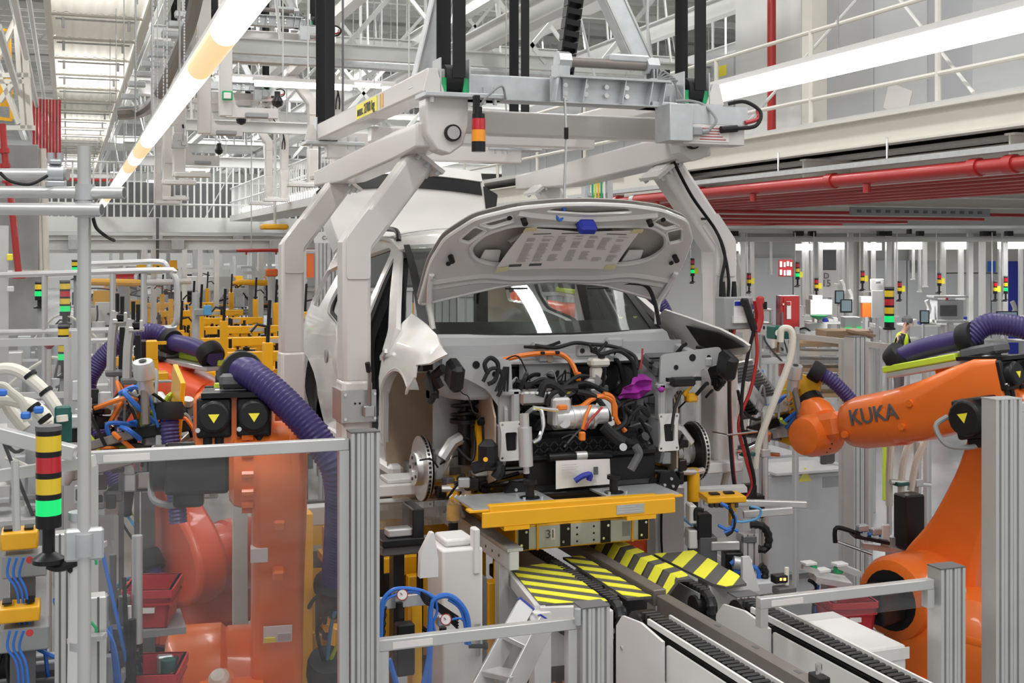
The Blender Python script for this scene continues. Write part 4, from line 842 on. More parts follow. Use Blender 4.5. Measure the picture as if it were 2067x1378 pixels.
for k in range(34):
    x, y, z = rb.uniform(-.40, .44), rb.uniform(-.18, .04), rb.uniform(.45, .74)
    O('bay_component', rb.choice(('black', 'black', 'darkgrey', 'steel', 'black', 'alu')), cs(cb((x, y, z), (rb.uniform(.03, .10), rb.uniform(.03, .08), rb.uniform(.03, .09)), .006, rb.uniform(-.4, .4))), car)
for s in (-1, 1):
    for k in range(16):
        x, y, z = s * rb.uniform(.5, .78), rb.uniform(-.2, .1), rb.uniform(.66, .92) if s > 0 else rb.uniform(.22, .5); p0 = c(x, y, z); p2 = p0 + V((rb.uniform(-.12, .12), rb.uniform(-.06, .06), rb.uniform(-.14, .08)))
        O('front_wire', rb.choice(('rubber', 'black', 'steel')), tb([p0, (p0 + p2) / 2 + V((0, -.04, .03)), p2], rb.choice((.005, .008, .011)), 6, 5), car)
    for k in range(9): O('front_fitting', rb.choice(('black', 'darkgrey', 'zinc')), cs(cb((s * rb.uniform(.48, .74), rb.uniform(-.18, .02), rb.uniform(.25, .45)), (rb.uniform(.03, .08), rb.uniform(.03, .07), rb.uniform(.03, .08)), .006, rb.uniform(-.4, .4))), car)
# rear wheel just visible below the quarter
rw = O('rear_tyre', 'rubber', [la([(.20, -.1), (.33, -.1), (.36, -.07), (.36, .07), (.33, .1), (.20, .1)], c(-.72, 2.77, .27), (1, 0, 0), 32)], car); O('rear_rim', 'alu', [la([(.02, -.09), (.2, -.09), (.2, .09)], c(-.73, 2.77, .27), (1, 0, 0), 24)], rw)
O('tail_lamp_slit', 'black', [cs(bx(-.9, -.86, 3.3, 3.42, .75, 1.0, .01))], car)  # black block stands in for the dark tail lamp opening
# ================================================================ ROBOTS
def rot(ax, a): return M.Rotation(R(a), 4, ax)
def hose(pts, r_, parent, nm='purple_hose', m='purple', rib=(.018, .005)): return O(nm, m, tb(pts, r_, 16, 8, rib=rib), parent)
def collar(p, d, r_, parent, wd=.05, nm='hose_clamp'):
    return O(nm, 'rubber', la([(r_ * .86, -wd / 2), (r_ * 1.32, -wd / 2), (r_ * 1.42, -wd * .3), (r_ * 1.42, wd * .3), (r_ * 1.32, wd / 2), (r_ * .86, wd / 2)], p, d, 22), parent)
def robot(label, xy, d, a2, pitch, baseZ=.5, col='orange', detail=True, hose_right=True, words=False, near=False):
    d = V((d[0], d[1], 0)).normalized(); yaw = math.atan2(-d.x, d.y)
    t = T('industrial_robot', label, 'robot', (xy[0], xy[1], 0), rz=0)
    B = M.Translation((xy[0], xy[1], baseZ)) @ M.Rotation(yaw, 4, 'Z')
    b = lambda sh: tr(sh, B)
    P = lambda *p: B @ V(p)
    # plinth and base
    O('plinth', 'black', b(la([(.56, -baseZ), (.50, -.25), (.36, -.04), (.33, .12), (.33, .16)], (0, 0, 0), (0, 0, 1), 32)), t)
    bs = O('base_ring', col, b(la([(.36, .14), (.40, .17), (.40, .27), (.37, .31)], (0, 0, 0), (0, 0, 1), 32)), t)
    for a in range(0, 360, 30): O('base_bolt', col, b(cb((.40 * cos(R(a)), .40 * sin(R(a)), .20), (.05, .05, .06), .01, R(a))), bs)
    # carousel with shoulder housing
    ca = O('carousel', col, [b(lo([rpoly3(x0, .30) for x0 in ()] or [[(x, y, z) for x, y in rrect(-.30 * k, .24 * k, -.36 * k, .42 * k, .12, 3)] for z, k in ((.27, 1.0), (.46, .96), (.62, .78), (.74, .5))]))], t)
    O('shoulder_housing', col, b(la([(.17, 0), (.215, .015), (.235, .06), (.235, .24), (.205, .27)], (-.30, .35, .675), (1, 0, 0), 28)), t)
    O('shoulder_mouth', 'black', b(cy((-.302, .35, .675), (-.29, .35, .675), .165, 24)), t)
    m2 = bev(O('shoulder_motor', 'black', [b(bx(-.50, -.28, .25, .45, .585, .765)), b(cy((-.54, .35, .675), (-.48, .35, .675), .075, 16))], t), .015)
    O('motor_triangle', 'signyellow', b(pr([(.325, .70), (.375, .70), (.35, .655)], 'x', -.5425, -.54)), m2)
    cw = bev(O('counterbalance', col, [b(bx(-.26, .20, -.40, -.02, .30, .60))], t), .05, 3)
    O('sensor_cap', 'hosewhite', b(la([(.045, 0), (.045, .03), (.03, .05), (.01, .055)], (-.06, .10, .74), (-.2, -.6, .8), 16)), t)
    O('cap_mount', col, b(tb([(-.06, .16, .70), (-.06, .12, .74)], .06, 14)), t)
    if detail:
        lb = O('warning_label', 'paper', [b(bx(-.27, -.10, -.405, -.402, .34, .46)), b(bx(-.27, -.10, -.405, -.402, .47, .58))], t); stuff(lb)
        for z in (.345, .475): O('label_corner', 'signyellow', b(bx(-.265, -.215, -.409, -.405, z, z + .035)), t)
        for z in (.345, .475): O('label_print', 'greyink', b(bx(-.205, -.115, -.409, -.405, z + .005, z + .06)), t)
        for z in (.415, .54): O('label_symbol', 'blue', b(cy((-.18, -.409, z), (-.18, -.405, z), .012, 10)), t)
        for (x, z) in ((-.2, .32), (-.12, .33), (.05, .34), (.12, .40)): O('housing_bolt', col, b(cy((x, -.40, z), (x, -.43, z), .018, 6)), t)
    # link arm
    K = B @ M.Translation((0, .35, .675)) @ rot('X', a2); k = lambda sh: tr(sh, K)
    LP = rpoly([(-.20, -.16), (-.08, -.25), (.12, -.25), (.23, -.13), (.25, .08), (.165, .34), (.135, .72), (.165, .98), (.19, 1.15), (.12, 1.30), (-.06, 1.33), (-.18, 1.22), (-.19, .98), (-.145, .70), (-.165, .34), (-.24, .08)], .12, 3)
    la_ = bev(O('link_arm', col, [k(pr(LP, 'x', .07, .29))], t), .035, 3)
    O('arm_hub', col, k(la([(.20, 0), (.22, .02), (.22, .13), (.20, .14)], (-.05, 0, 0), (1, 0, 0), 28)), la_)
    if detail:
        O('arm_label', 'paper', k(bx(.12, .24, -.190, -.187, .36, .45)), la_); O('label_corner', 'signyellow', k(bx(.125, .17, -.194, -.19, .365, .39)), la_); O('label_print', 'greyink', k(bx(.18, .235, -.194, -.19, .37, .41)), la_)
        for z in (.72, .98): O('lifting_boss', col, k(cb((.18, -.17, z), (.05, .05, .05), .008)), la_)
        O('warning_diamond', 'paper', k(cb((.10, -.16, .82), (.07, .03, .07), 0.0)), la_)
    # elbow
    E = K @ M.Translation((0, 0, 1.15)) @ rot('X', -a2 + pitch); e = lambda sh: tr(sh, E); Q = lambda *p: E @ V(p)
    el = O('elbow_ring', col, e(la([(.14, 0), (.165, .02), (.175, .06), (.175, .24), (.16, .26)], (-.02, 0, 0), (1, 0, 0), 30)), t)
    for a in range(0, 360, 24): O('ring_bolt', col, e(cy((.03, .183 * cos(R(a)), .183 * sin(R(a))), (.075, .183 * cos(R(a)), .183 * sin(R(a))), .014, 6)), el)
    m3 = bev(O('elbow_motor', 'black', [e(bx(-.27, -.02, -.10, .10, -.11, .10)), e(cy((-.33, 0, 0), (-.25, 0, 0), .095, 18)), e(bx(-.24, -.12, -.07, .07, -.16, -.10))], t), .015)
    O('motor_triangle', 'signyellow', e(pr([(-.03, .025), (.03, .025), (0, -.025)], 'x', -.333, -.33)), m3)
    O('motor_lead', 'midgrey', e(tb([(-.28, .12, .02), (-.33, .17, -.02), (-.33, .13, -.12), (-.26, .05, -.15), (-.2, .0, -.14)], .014, 8, 5)), m3)
    # forearm: shell, tube, wrist
    sec = lambda y, zc, hw, hh, rr: [(x, y, zc + z) for x, z in rrect(-hw, hw, -hh, hh, rr, 3)]
    O('arm_housing', col, e(lo([sec(-.13, .17, .15, .11, .03), sec(0, .15, .165, .15, .05), (sec(.16, .11, .165, .17, .08)), sec(.42, .07, .16, .165, .12), sec(.62, .06, .155, .155, .13)])), t)
    fa = O('forearm_tube', col, e(lo([[(r_ * cos(2 * pi * i / 28), y, .055 + r_ * sin(2 * pi * i / 28)) for i in range(28)] for y, r_ in ((.55, .150), (.60, .162), (.88, .155), (.96, .135), (1.0, .09), (1.06, .075))])), t)
    for (y, z) in ((.50, .0), (.42, .12), (.90, .0)): O('forearm_boss', col, e(cy((-.15, y, z), (-.175, y, z), .02, 10)), fa)
    O('wrist_yoke', col, e(tr(bx(-.12, .06, .98, 1.24, -.03, .14, .04), M.Identity(4))), t)
    wr = O('wrist_drum', col, e(la([(.06, -.19), (.11, -.175), (.128, -.12), (.128, .06), (.10, .085)], (.0, 1.20, .02), (1, 0, 0), 28)), t)
    for a in range(-60, 70, 15): O('drum_screw', 'black', e(cy((-.06, 1.20 - .128 * cos(R(a)), .02 + .128 * sin(R(a))), (-.06, 1.20 - .131 * cos(R(a)), .02 + .131 * sin(R(a))), .006, 6)), wr)
    O('wrist_head', col, e(la([(.09, 0), (.12, .03), (.12, .11), (.10, .17)], (.02, 1.20, .06), (.25, .6, .75), 24)), t)
    O('tool_flange', 'black', e(la([(.08, .0), (.08, .05)], (.055, 1.275, .205), (.25, .55, .8), 20)), t)
    # rear drive motors with yellow triangles
    for x in (-.078, .078):
        mo = bev(O('wrist_motor', 'black', [e(bx(x - .068, x + .068, -.16, .12, .11, .27)), e(cy((x, -.205, .19), (x, -.15, .19), .064, 22))], t), .012)
        O('motor_triangle', 'signyellow', e(pr([(x - .022, .20), (x + .022, .20), (x, .165)], 'y', -.2075, -.205)), mo)
        for dx in (-.025, .02): O('motor_plug', 'rubber', e(cy((x + dx, -.13, .11), (x + dx, -.13, .05), .018, 10)), mo)
    for (x, z) in ((-.14, .14), (.02, .14)): O('motor_screw', 'chrome', e(cy((x, -.16, z), (x, -.175, z), .01, 8)), t)
    # hose carriage on top
    hc = O('carriage_plate', 'black', [e(sheet(rpoly([(-.13, -.18), (.14, -.18), (.12, .12), (-.12, .12)], .02), [], lambda x, y: V((x, y, .285 + .04 * sm(-.18, .1, y))), .1, .02))], t)
    O('carriage_leg', col, e(bx(-.05, .05, .18, .30, .18, .29)), t)
    O('carriage_rail', 'alu', e(bx(-.08, .06, -.05, .60, .28, .31, .004)), t)
    O('carriage_strip', 'lime', e(bx(-.085, -.02, .14, .62, .312, .35, .006)), t)
    O('carriage_cover', 'darkgrey', e(bx(-.06, .08, -.10, .13, .31, .37, .015)), t)
    hr = .062
    c1, c2 = Q(.0, .55, .385), (Q(.02, .10, .42) if not near else Q(.03, .0, .38))
    collar(c1, Q(.02, .55, .385) - Q(.02, .73, .25), hr, t, .09); collar(c2, c2 - c1, hr, t, .08)
    O('purple_pipe', 'purple', tb([Q(.0, .61, .37), Q(.0, .53, .385), c1.lerp(c2, .4) + V((0, 0, .015)), c2], hr * .92, 16, 4), t)
    sgn = 1 if hose_right else -1
    low = K @ V((.42 * sgn, -.14, .60)); low2 = K @ V((.40 * sgn, -.10, .10))
    hose(([c2, Q(.10 * sgn, .0, .48), Q(.24 * sgn, -.16, .40), Q(.36 * sgn, -.25, .24), Q(.43 * sgn, -.22, .02), low] if not near else [c2, Q(.07, -.12, .36), Q(.20, -.20, .24), Q(.33, -.24, .08), Q(.41, -.22, -.10), low]), hr, t)
    ck = O('hose_funnel', 'rubber', la([(hr * 1.1, .05), (hr * 1.5, .03), (hr * 1.5, -.0), (hr * 1.1, -.05), (hr * .5, -.13), (hr * .4, -.16)], low, low - (K @ V((.42 * sgn, -.13, .2))), 22), t)
    for (dx, m) in ((.0, 'cyanblue'), (.02, 'lime'), (-.02, 'rubber')): O('supply_line', m, tb([low + V((dx, 0, -.1)), low.lerp(low2, .5) + V((dx * 3, 0, 0)), low2], .009, 6, 5), t)
    collar(low2, low2 - low, hr, t, .12, 'hose_funnel')
    hose([low2, K @ V((.38 * sgn, -.12, -.12)), P(.34 * sgn, .1, .42), P(.30 * sgn, -.12, .28), P(.2 * sgn, -.45, .22)], hr * .95, t)
    O('junction_box', 'black', [b(bx(-.10, .26, -.72, -.42, .12, .30, .03))], t); O('box_latch', 'zinc', b(bx(-.16, -.02, -.76, -.72, .14, .34, .01)), t)
    O('supply_cable', 'rubber', b(tb([(-.12, -.5, .3), (-.1, -.5, .42), (.02, -.5, .44), (.06, -.5, .32)], .018, 8, 5)), t)
    O('supply_line', 'cyanblue', b(tb([(.08, -.5, .3), (.10, -.5, .40), (.2, -.46, .42), (.34, -.45, .34)], .016, 8, 5)), t)
    if words: text('maker_lettering', 'KUKA', 'ink', .125, face(Q(-.163, .68, .085), Q(0, -1, 0) - Q(0, 0, 0), Q(0, 0, 1) - Q(0, 0, 0)), fa, .003)
    return t, E, K, B
def rpoly3(*a): return []
r1, E1, K1, B1 = robot('orange robot arm with purple hose, two motor caps facing the near clear screen', (.66, 5.22), (.13, .99), 26, -10, baseZ=.42, near=True)
rr, ER, KR, BR = robot('orange robot arm with black lettering reaching across beside the brake disc', (4.62, 5.29), (-.288, .957), 24, -13, baseZ=.42, words=True)
r2, E2, K2, B2 = robot('orange robot arm behind the red crates, bent back towards the yellow fixtures', (.74, 8.30), (.45, -.89), 34, -3, baseZ=.36, col='orangered', detail=False)
r4, E4, K4, B4 = robot('orange robot partly hidden behind the yellow lifting frame', (4.20, 8.9), (-.3, .95), 10, 5, col='orangered', detail=False)
# ---------------------------------------------------------------- grippers (held tools are things of their own)
def gripper(label, E, big, seed):
    rnd = random.Random(seed); e = lambda sh: tr(sh, E); Q = lambda *p: E @ V(p)
    t = T('robot_tool', label, 'gripper', tuple(Q(.05, 1.4, .2)), group=None)
    bev(O('mounting_plate', 'yellow', e(tr(bx(-.012, .012, -.13, .13, -.26, .20), M.Translation((.08, 1.42, .22)) @ rot('Z', 12) @ rot('X', 25))), t), .004)
    O('carrier_bar', 'black', e(tr(bx(-.30, .32, -.03, .03, -.03, .03, .006), M.Translation((.0, 1.50, .14)) @ rot('Y', -8))), t)
    O('carrier_bar', 'darkgrey', e(tr(bx(-.34, .30, -.025, .025, -.02, .02, .006), M.Translation((.02, 1.58, .04)) @ rot('Y', 10))), t)
    ns = O('nut_spindle', 'alu', [e(la([(.018, .06), (.045, .06), (.05, .04), (.05, -.02), (.036, -.03), (.036, -.10)], (-.06, 1.28, .40), (-.1, -.5, 1), 20))], t)
    O('spindle_bore', 'black', e(la([(.001, .0), (.018, .0), (.018, .002)], (-.066, 1.25, .457), (-.1, -.5, 1), 14)), ns)
    O('spindle_post', 'brownsteel', e(cy((-.06, 1.30, .34), (-.05, 1.30, .16), .02, 10)), t)
    for k in range(10 if big else 54):
        x, y, z = rnd.uniform(-.28 if big else -.38, .30), rnd.uniform(1.44, 1.66), rnd.uniform(.0 if big else -.22, .34)
        O('tool_block', rnd.choice(('steel', 'black', 'alu', 'darkgrey', 'zinc', 'white') if big else ('black', 'black', 'darkgrey', 'steel', 'zinc', 'black')), e(cb((x, y, z), (rnd.uniform(.04, .10), rnd.uniform(.04, .10), rnd.uniform(.03, .10)), .006, rnd.uniform(-.4, .4))), t)
    for k in range(6 if big else 26):
        x, y, z = rnd.uniform(-.25, .25), rnd.uniform(1.42, 1.62), rnd.uniform(.0, .32); dx = rnd.uniform(-.12, .12)
        O('pneumatic_cylinder', rnd.choice(('alu', 'chrome', 'darkgrey')), e(cy((x, y, z), (x + dx, y + rnd.uniform(.0, .1), z + rnd.uniform(-.06, .1)), rnd.uniform(.014, .03), 12)), t)
    for k in range(14 if big else 34):
        m = rnd.choice(('cableorange', 'bluehose', 'bluehose', 'rubber', 'midgrey', 'lime', 'cableorange'))
        p0 = V((rnd.uniform(-.25, .2), rnd.uniform(1.36, 1.6), rnd.uniform(.0, .3))); p1 = p0 + V((rnd.uniform(-.2, .2), rnd.uniform(-.05, .1), rnd.uniform(-.15, .18)))
        mid = (p0 + p1) / 2 + V((rnd.uniform(-.08, .08), rnd.uniform(-.1, .02), rnd.uniform(.0, .14)))
        O('tool_cable', m, e(tb([p0, mid, p1], rnd.choice((.007, .009, .012)), 6, 6)), t)
    if big:
        fin = O('heat_sink', 'steel', e(tr(bx(-.008, .008, -.10, .13, -.13, .16), M.Translation((-.18, 1.50, .40)) @ rot('Y', -38))), t)
        for k in range(12): O('sink_fin', 'zinc', e(tr(bx(-.022, -.008, -.10, .13, -.12 + .023 * k, -.114 + .023 * k), M.Translation((-.18, 1.50, .40)) @ rot('Y', -38))), fin)
        O('valve_block', 'zinc', e(tr(bx(-.05, .05, -.06, .06, -.09, .09, .006), M.Translation((-.26, 1.50, .30)) @ rot('Y', -38))), t)
        for k in range(6): O('valve_tab', 'black', e(tr(bx(-.075, -.05, -.05, .05, -.08 + .026 * k, -.064 + .026 * k), M.Translation((-.26, 1.50, .30)) @ rot('Y', -38))), t)
        for k in range(4): O('tool_cable', 'hosewhite', e(tb([(-.36, 1.48, .40 + .03 * k), (-.42 - .01 * k, 1.48, .34 + .03 * k), (-.36, 1.48, .24)], .006, 6, 6)), t)
        for k in range(4): O('brass_fitting', 'brownliner', e(cy((-.02 - .03 * (k % 2), 1.38, .20 + .035 * (k // 2)), (-.07 - .03 * (k % 2), 1.36, .20 + .035 * (k // 2)), .013, 8)), t)
        O('signal_cable', 'rubber', e(tb([(-.20, 1.42, .18), (-.36, 1.38, .16), (-.5, 1.34, .22), (-.56, 1.30, .34)], .01, 6, 6)), t)
    if not big:
        for z in (.12, .0): O('long_jaw', 'brownsteel', e(tr(bx(-.36, .0, -.02, .02, -.022, .022, .004), M.Translation((-.12, 1.42, z)) @ rot('Y', -14))), t)
        O('nozzle', 'alu', e(la([(.03, .08), (.04, .06), (.04, -.06), (.02, -.09)], (-.42, 1.40, -.02), (0, 0, 1), 14)), t)
    hp = [Q(.10, 1.30, -.30), Q(.08, 1.28, -.05), Q(.06, 1.28, .12), Q(.06, 1.28, .22)] if not big else [Q(.24, 1.05, .0), Q(.22, 1.10, .18), Q(.14, 1.16, .33), Q(.08, 1.22, .40)]
    hose(hp, .045, t); collar(hp[-1], hp[-1] - hp[-2], .045, t, .08)
    return t
gripper('tangle of tools on the black-lettered robot with finned steel plate and yellow bracket', ER, True, 3)
gripper('tangle of screwdriver tools held by the robot with motor caps facing the near screen', E1 @ M.Translation((-.36, -.46, .05)), False, 11)
# ================================================================ SAFETY FENCE
FY = 4.3
def profile_post(x, y, z0, z1, w_, d_, label, group, cap='darkgrey', n=3):
    t = T('fence_post', label, 'fence post', (x, y, z0), group)
    O('core', 'midgrey', bx(x - w_ / 2 + .006, x + w_ / 2 - .006, y - d_ / 2 + .006, y + d_ / 2 - .006, z0, z1 - .004), t)
    # extruded ribs leave the grooves open
    rw = w_ / n
    for i in range(n):
        xa = x - w_ / 2 + rw * i
        for (a, b_) in ((xa + .001, xa + rw * .36), (xa + rw * .64, xa + rw - .001)):
            O('extrusion_rib', 'alu', bx(a, b_, y - d_ / 2, y + d_ / 2, z0, z1 - .005), t)
    O('end_cap', cap, bx(x - w_ / 2 - .001, x + w_ / 2 + .001, y - d_ / 2 - .001, y + d_ / 2 + .001, z1 - .005, z1), t)
    return t
def panel(x0, x1, y, z0, z1, label, group=None, mid=None):
    """clear panel along X in an aluminium frame"""
    t = T('safety_fence', label, 'fence panel', ((x0 + x1) / 2, y, z0), group)
    bev(O('top_rail', 'alu', bx(x0, x1, y - .02, y + .02, z1 - .042, z1), t), .003)
    if z0 < 1: O('bottom_rail', 'alu', bx(x0 + .035, x1 - .035, y - .02, y + .02, z0, z0 + .042), t)
    for x in (x0, x1 - .035): O('stile', 'alu', bx(x, x + .035, y - .02, y + .02, z0, z1 - .042), t)
    O('clear_sheet', 'plexi', bx(x0 + .03, x1 - .03, y - .003, y + .003, z0 + (.03 if z0 < 1 else 0), z1 - .035), t)
    O('rail_label', 'paper', bx(x0 + .05, x0 + .20, y - .0225, y - .02, z1 - .035, z1 - .012), t)
    return t
def panel_y(x, y0, y1, z0, z1, label, group=None, mids=()):
    t = T('safety_fence', label, 'fence panel', (x, (y0 + y1) / 2, z0), group)
    O('top_rail', 'alu', bx(x - .02, x + .02, y0, y1, z1 - .042, z1), t); O('bottom_rail', 'alu', bx(x - .02, x + .02, y0 + .04, y1 - .04, z0, z0 + .042), t)
    for y in (y0, y1 - .04) + tuple(mids): O('stile', 'alu', bx(x - .02, x + .02, y, y + .04, z0, z1 - .042), t)
    O('clear_sheet', 'plexi', bx(x - .003, x + .003, y0 + .03, y1 - .03, z0 + .03, z1 - .035), t)
    return t
panel(.06, .945, FY, .15, 2.335, 'clear fence panel in front of the robot with the facing motor caps')
profile_post(1.0, FY, 0, 2.36, .105, .08, 'tall grooved aluminium fence post beside the blue-hosed pneumatic station', 'tall front posts')
panel(1.055, 1.83, FY, .15, 1.60, 'low clear fence panel in front of the step ladder')
profile_post(1.90, FY, 0, 1.645, .115, .09, 'short grooved fence post by the near end of the white chain conveyor', None)
O('hinge', 'zinc', cy((1.83, FY - .03, 1.58), (1.83, FY - .03, 1.64), .014, 10), bpy.data.objects['fence_post.001'])
profile_post(2.99, 5.0, 0, 1.395, .12, .09, 'short dark-capped post behind the white boxed conveyor', None)
panel(2.64, 3.50, FY, 1.475, 1.595, 'low clear fence panel in front of the black-lettered robot')
profile_post(3.58, FY, 0, 1.645, .13, .09, 'short double fence post at the end of the low clear panel', None)
profile_post(3.88, FY, 0, 2.36, .145, .09, 'tall grooved aluminium fence post in front of the orange elbow', 'tall front posts', cap='alu')
panel(3.96, 4.9, FY, .15, 2.335, 'clear fence panel beyond the tall grooved post')
# fence along the far side of the cell
for i, (y0, y1) in enumerate(((6.3, 7.7), (8.0, 9.3), (9.4, 11.2), (11.3, 13.4))):
    panel_y(5.68, y0, y1, .15, 2.33, ['clear side panel behind the black-lettered robot', 'clear side panel with a middle stile behind the tangled tools', 'clear side panel behind the charging box', 'clear side panel near the red fire cabinet'][i], 'clear panels along the workshop side', (((y0 + y1) / 2),))
for i, y in enumerate((7.85, 9.35, 11.25)):
    profile_post(5.68, y, 0, 2.36, .12, .12, ['double grooved post behind the finned tool plate', 'grooved post behind the red cable loop', 'grooved post beyond the charging box'][i], 'posts along the workshop side')
# ================================================================ CHAIN CONVEYORS, MATS, LIFTING FRAME
def chain(x, y0, y1, z, w_, parent, pitch=.036):
    """top run of a roller chain: every link its own piece"""
    l0 = None; n = int((y1 - y0) / pitch)
    for i in range(n):
        y = y0 + i * pitch
        if l0 is None: l0 = O('chain_link', 'chainblk', [bx(x - w_ / 2, x + w_ / 2, y + .002, y + pitch * .62, z - .03, z + .006, .004), bx(x - w_ / 2 + .006, x + w_ / 2 - .006, y, y + pitch, z - .026, z - .006)], parent); o0 = y
        else: inst(l0, parent, (0, y - o0, 0))
# far pair, under the mats
CH = (2.335, 2.80)
for i, x in enumerate(CH):
    t = T('chain_conveyor', ['chain conveyor between the two striped mats of the ladder side', 'chain conveyor under the rounded striped cover'][i], 'conveyor', (x, 5.5, 1.2))
    O('chain_bed', 'darkgrey', bx(x - .028, x + .028, 5.05, 7.6, 1.37, 1.40), t); O('bed_side', 'midgrey', bx(x - .036, x - .029, 5.02, 7.6, 1.30, 1.41), t); O('bed_side', 'midgrey', bx(x + .029, x + .036, 5.02, 7.6, 1.30, 1.41), t)
    chain(x, 5.02, 6.7, 1.425, .052, t)
    # chain falling round the nose wheel
    O('chain_wrap', 'chainblk', [tb([(x, 5.04, 1.41), (x, 4.99, 1.40), (x, 4.965, 1.36), (x, 4.97, 1.30), (x, 5.0, 1.2), (x, 5.0, 1.05)], .026, 8, 4, rib=(.03, .006))], t)
    O('nose_wheel', 'black', cy((x - .05, 5.05, 1.34), (x + .05, 5.05, 1.34), .055, 18), t)
    for k in (1.0, 0.96): O('leg', 'midgrey', bx(x - .03, x + .03, 5.3 + 6 * (1 - k) * 4, 5.36 + 6 * (1 - k) * 4, 0, 1.30), t)
# near pair in white housings
for i, x in enumerate((2.36, 2.86)):
    t = T('chain_conveyor', ['white boxed chain conveyor ending beside the short grooved post', 'white boxed chain conveyor with round switches on its end plate'][i], 'conveyor', (x, 3.8, .9))
    zt = 1.45
    sp = O('side_plate', 'white', [pr(rpoly([(2.6, 1.10), (2.6, zt - .05), (4.35, zt - .05), (4.35, 1.10)] if 0 else [(2.5, 1.16), (2.5, zt - .045), (4.42, zt - .045), (4.42, 1.16)], .005, 1), 'x', x - .075, x - .065)], t)
    O('end_cover', 'white', [pr([(4.42, .98), (4.42, zt - .03), (4.62, zt - .01), (4.80, zt - .03), (4.86, zt - .09), (4.86, .98)], 'x', x - .095, x - .082)], t)
    O('side_plate', 'white', [bx(x + .05, x + .06, 2.5, 4.7, 1.16, zt - .03)], t)
    O('guide_lip', 'white', [bx(x - .062, x - .05, 2.5, 4.62, zt - .02, zt + .004)], t); O('guide_lip', 'white', [bx(x + .04, x + .05, 2.5, 4.62, zt - .02, zt + .01)], t)
    O('chain_bed', 'black', [bx(x - .05, x + .04, 2.5, 4.72, zt - .07, zt - .035)], t)
    chain(x - .005, 2.9, 4.76, zt, .07, t)
    O('nose_wheel', 'black', cy((x - .05, 4.76, zt - .08), (x + .045, 4.76, zt - .08), .075, 20), t)
    if i:
        for (y, z, r_, m) in ((4.72, 1.27, .022, 'black'), (4.62, 1.26, .016, 'chrome'), (4.52, 1.25, .03, 'zinc')): O('round_switch', m, cy((x - .095, y, z), (x - .105, y, z), r_, 16), sp)
    else:
        for (y, z) in ((4.80, 1.03), (4.48, 1.03), (4.80, 1.28), (4.46, 1.2)): O('screw', 'zinc', cy((x - .095, y, z), (x - .10, y, z), .009, 8), sp)
    O('bearing_block', 'white', [bx(x - .2, x - .075, 4.05, 4.25, 1.12, 1.20, .02)], t)
    O('bearing_block', 'white', [bx(x - .18, x - .075, 3.55, 3.75, 1.10, 1.18, .02)], t)
    O('tension_plate', 'alu', [bx(x - .14, x - .075, 4.2, 4.22, 1.16, 1.30)], t); O('tension_bolt', 'zinc', cy((x - .12, 4.3, 1.25), (x - .12, 4.16, 1.25), .012, 8), t)
    for y in (2.9, 3.9, 4.7): O('leg', 'white', bx(x - .05, x + .04, y - .04, y + .04, 0, 1.16), t)
# guide rail down the middle
gr = T('guide_rail', 'long brown steel guide rail between the chain conveyors', 'rail', (2.57, 4.6, 1.38))
O('rail', 'brownsteel', [bx(2.545, 2.605, 2.5, 5.02, 1.345, 1.425, .004)], gr)
O('rail', 'brownsteel', [bx(2.535, 2.60, 5.03, 8.2, 1.37, 1.445, .004)], gr)
for y in (3.2, 4.2): O('bracket', 'midgrey', bx(2.56, 2.60, y, y + .05, 0, 1.34), gr)
for y in (3.3, 3.6, 3.9, 4.2, 4.5): O('slot', 'darkgrey', bx(2.57, 2.585, y, y + .035, 1.425, 1.4265), gr)
st = T('stop_unit', 'small black stop bracket with a chrome pin on the guide rail', 'stop', (2.60, 3.74, 1.42))
O('bracket', 'black', bx(2.555, 2.60, 3.74, 3.82, 1.42, 1.46, .004), st); O('pin', 'chrome', cy((2.575, 3.78, 1.46), (2.575, 3.78, 1.50), .012, 10), st)
# striped mats: grey anti-slip sheet with every yellow bar laid on it
def mat_striped(label, poly, z, ang, pitch, wd, legs=True, drop=None, thick=.012):
    c0 = V((sum(p[0] for p in poly) / len(poly), sum(p[1] for p in poly) / len(poly)))
    t = T('striped_mat', label, 'floor mat', (c0.x, c0.y, z - thick))
    dp = drop or (lambda x, y: 0)
    O('mat_base', 'matgrey', sheet(poly, [], lambda x, y: V((x, y, z + dp(x, y))), .06, thick), t)
    u = V((cos(ang), sin(ang))); n = V((-u.y, u.x)); k = -20
    pv = [V(p) for p in poly]; lo_, hi_ = min((p - c0).dot(n) for p in pv), max((p - c0).dot(n) for p in pv)
    s = lo_ + pitch * .35
    while s < hi_:
        a, b = s, s + wd
        pg = clip(clip(poly, n, c0.dot(n) + a), -n, -(c0.dot(n) + b))
        if len(pg) > 2: O('yellow_bar', 'stripe', sheet(pg, [], lambda x, y: V((x, y, z + .003 + dp(x, y))), .06, .0025), t)
        s += pitch
    return t
def clip(poly, n, dmin):
    out = []
    for i in range(len(poly)):
        a, b = V(poly[i - 1]), V(poly[i]); da, db = a.dot(n) - dmin, b.dot(n) - dmin
        if (da >= 0) != (db >= 0): out.append(tuple(a + (b - a) * (da / (da - db))))
        if db >= 0: out.append(tuple(b))
    return out
mz = 1.425
q = lambda px, py, z=mz: tuple(at(px, py, Z=z).xy)
mat_striped('striped mat on the stand above the step ladder', [q(1030, 1146), q(1125, 1135), q(1226, 1213), q(1090, 1219)], mz, R(-46), .11, .055)
mat_striped('narrow striped mat between chain and guide rail', [q(1136, 1124), q(1175, 1122), q(1315, 1203), q(1266, 1207)], mz, R(-46), .11, .055)
dropf = lambda x, y: -.09 * sm(2.695, 2.635, x)
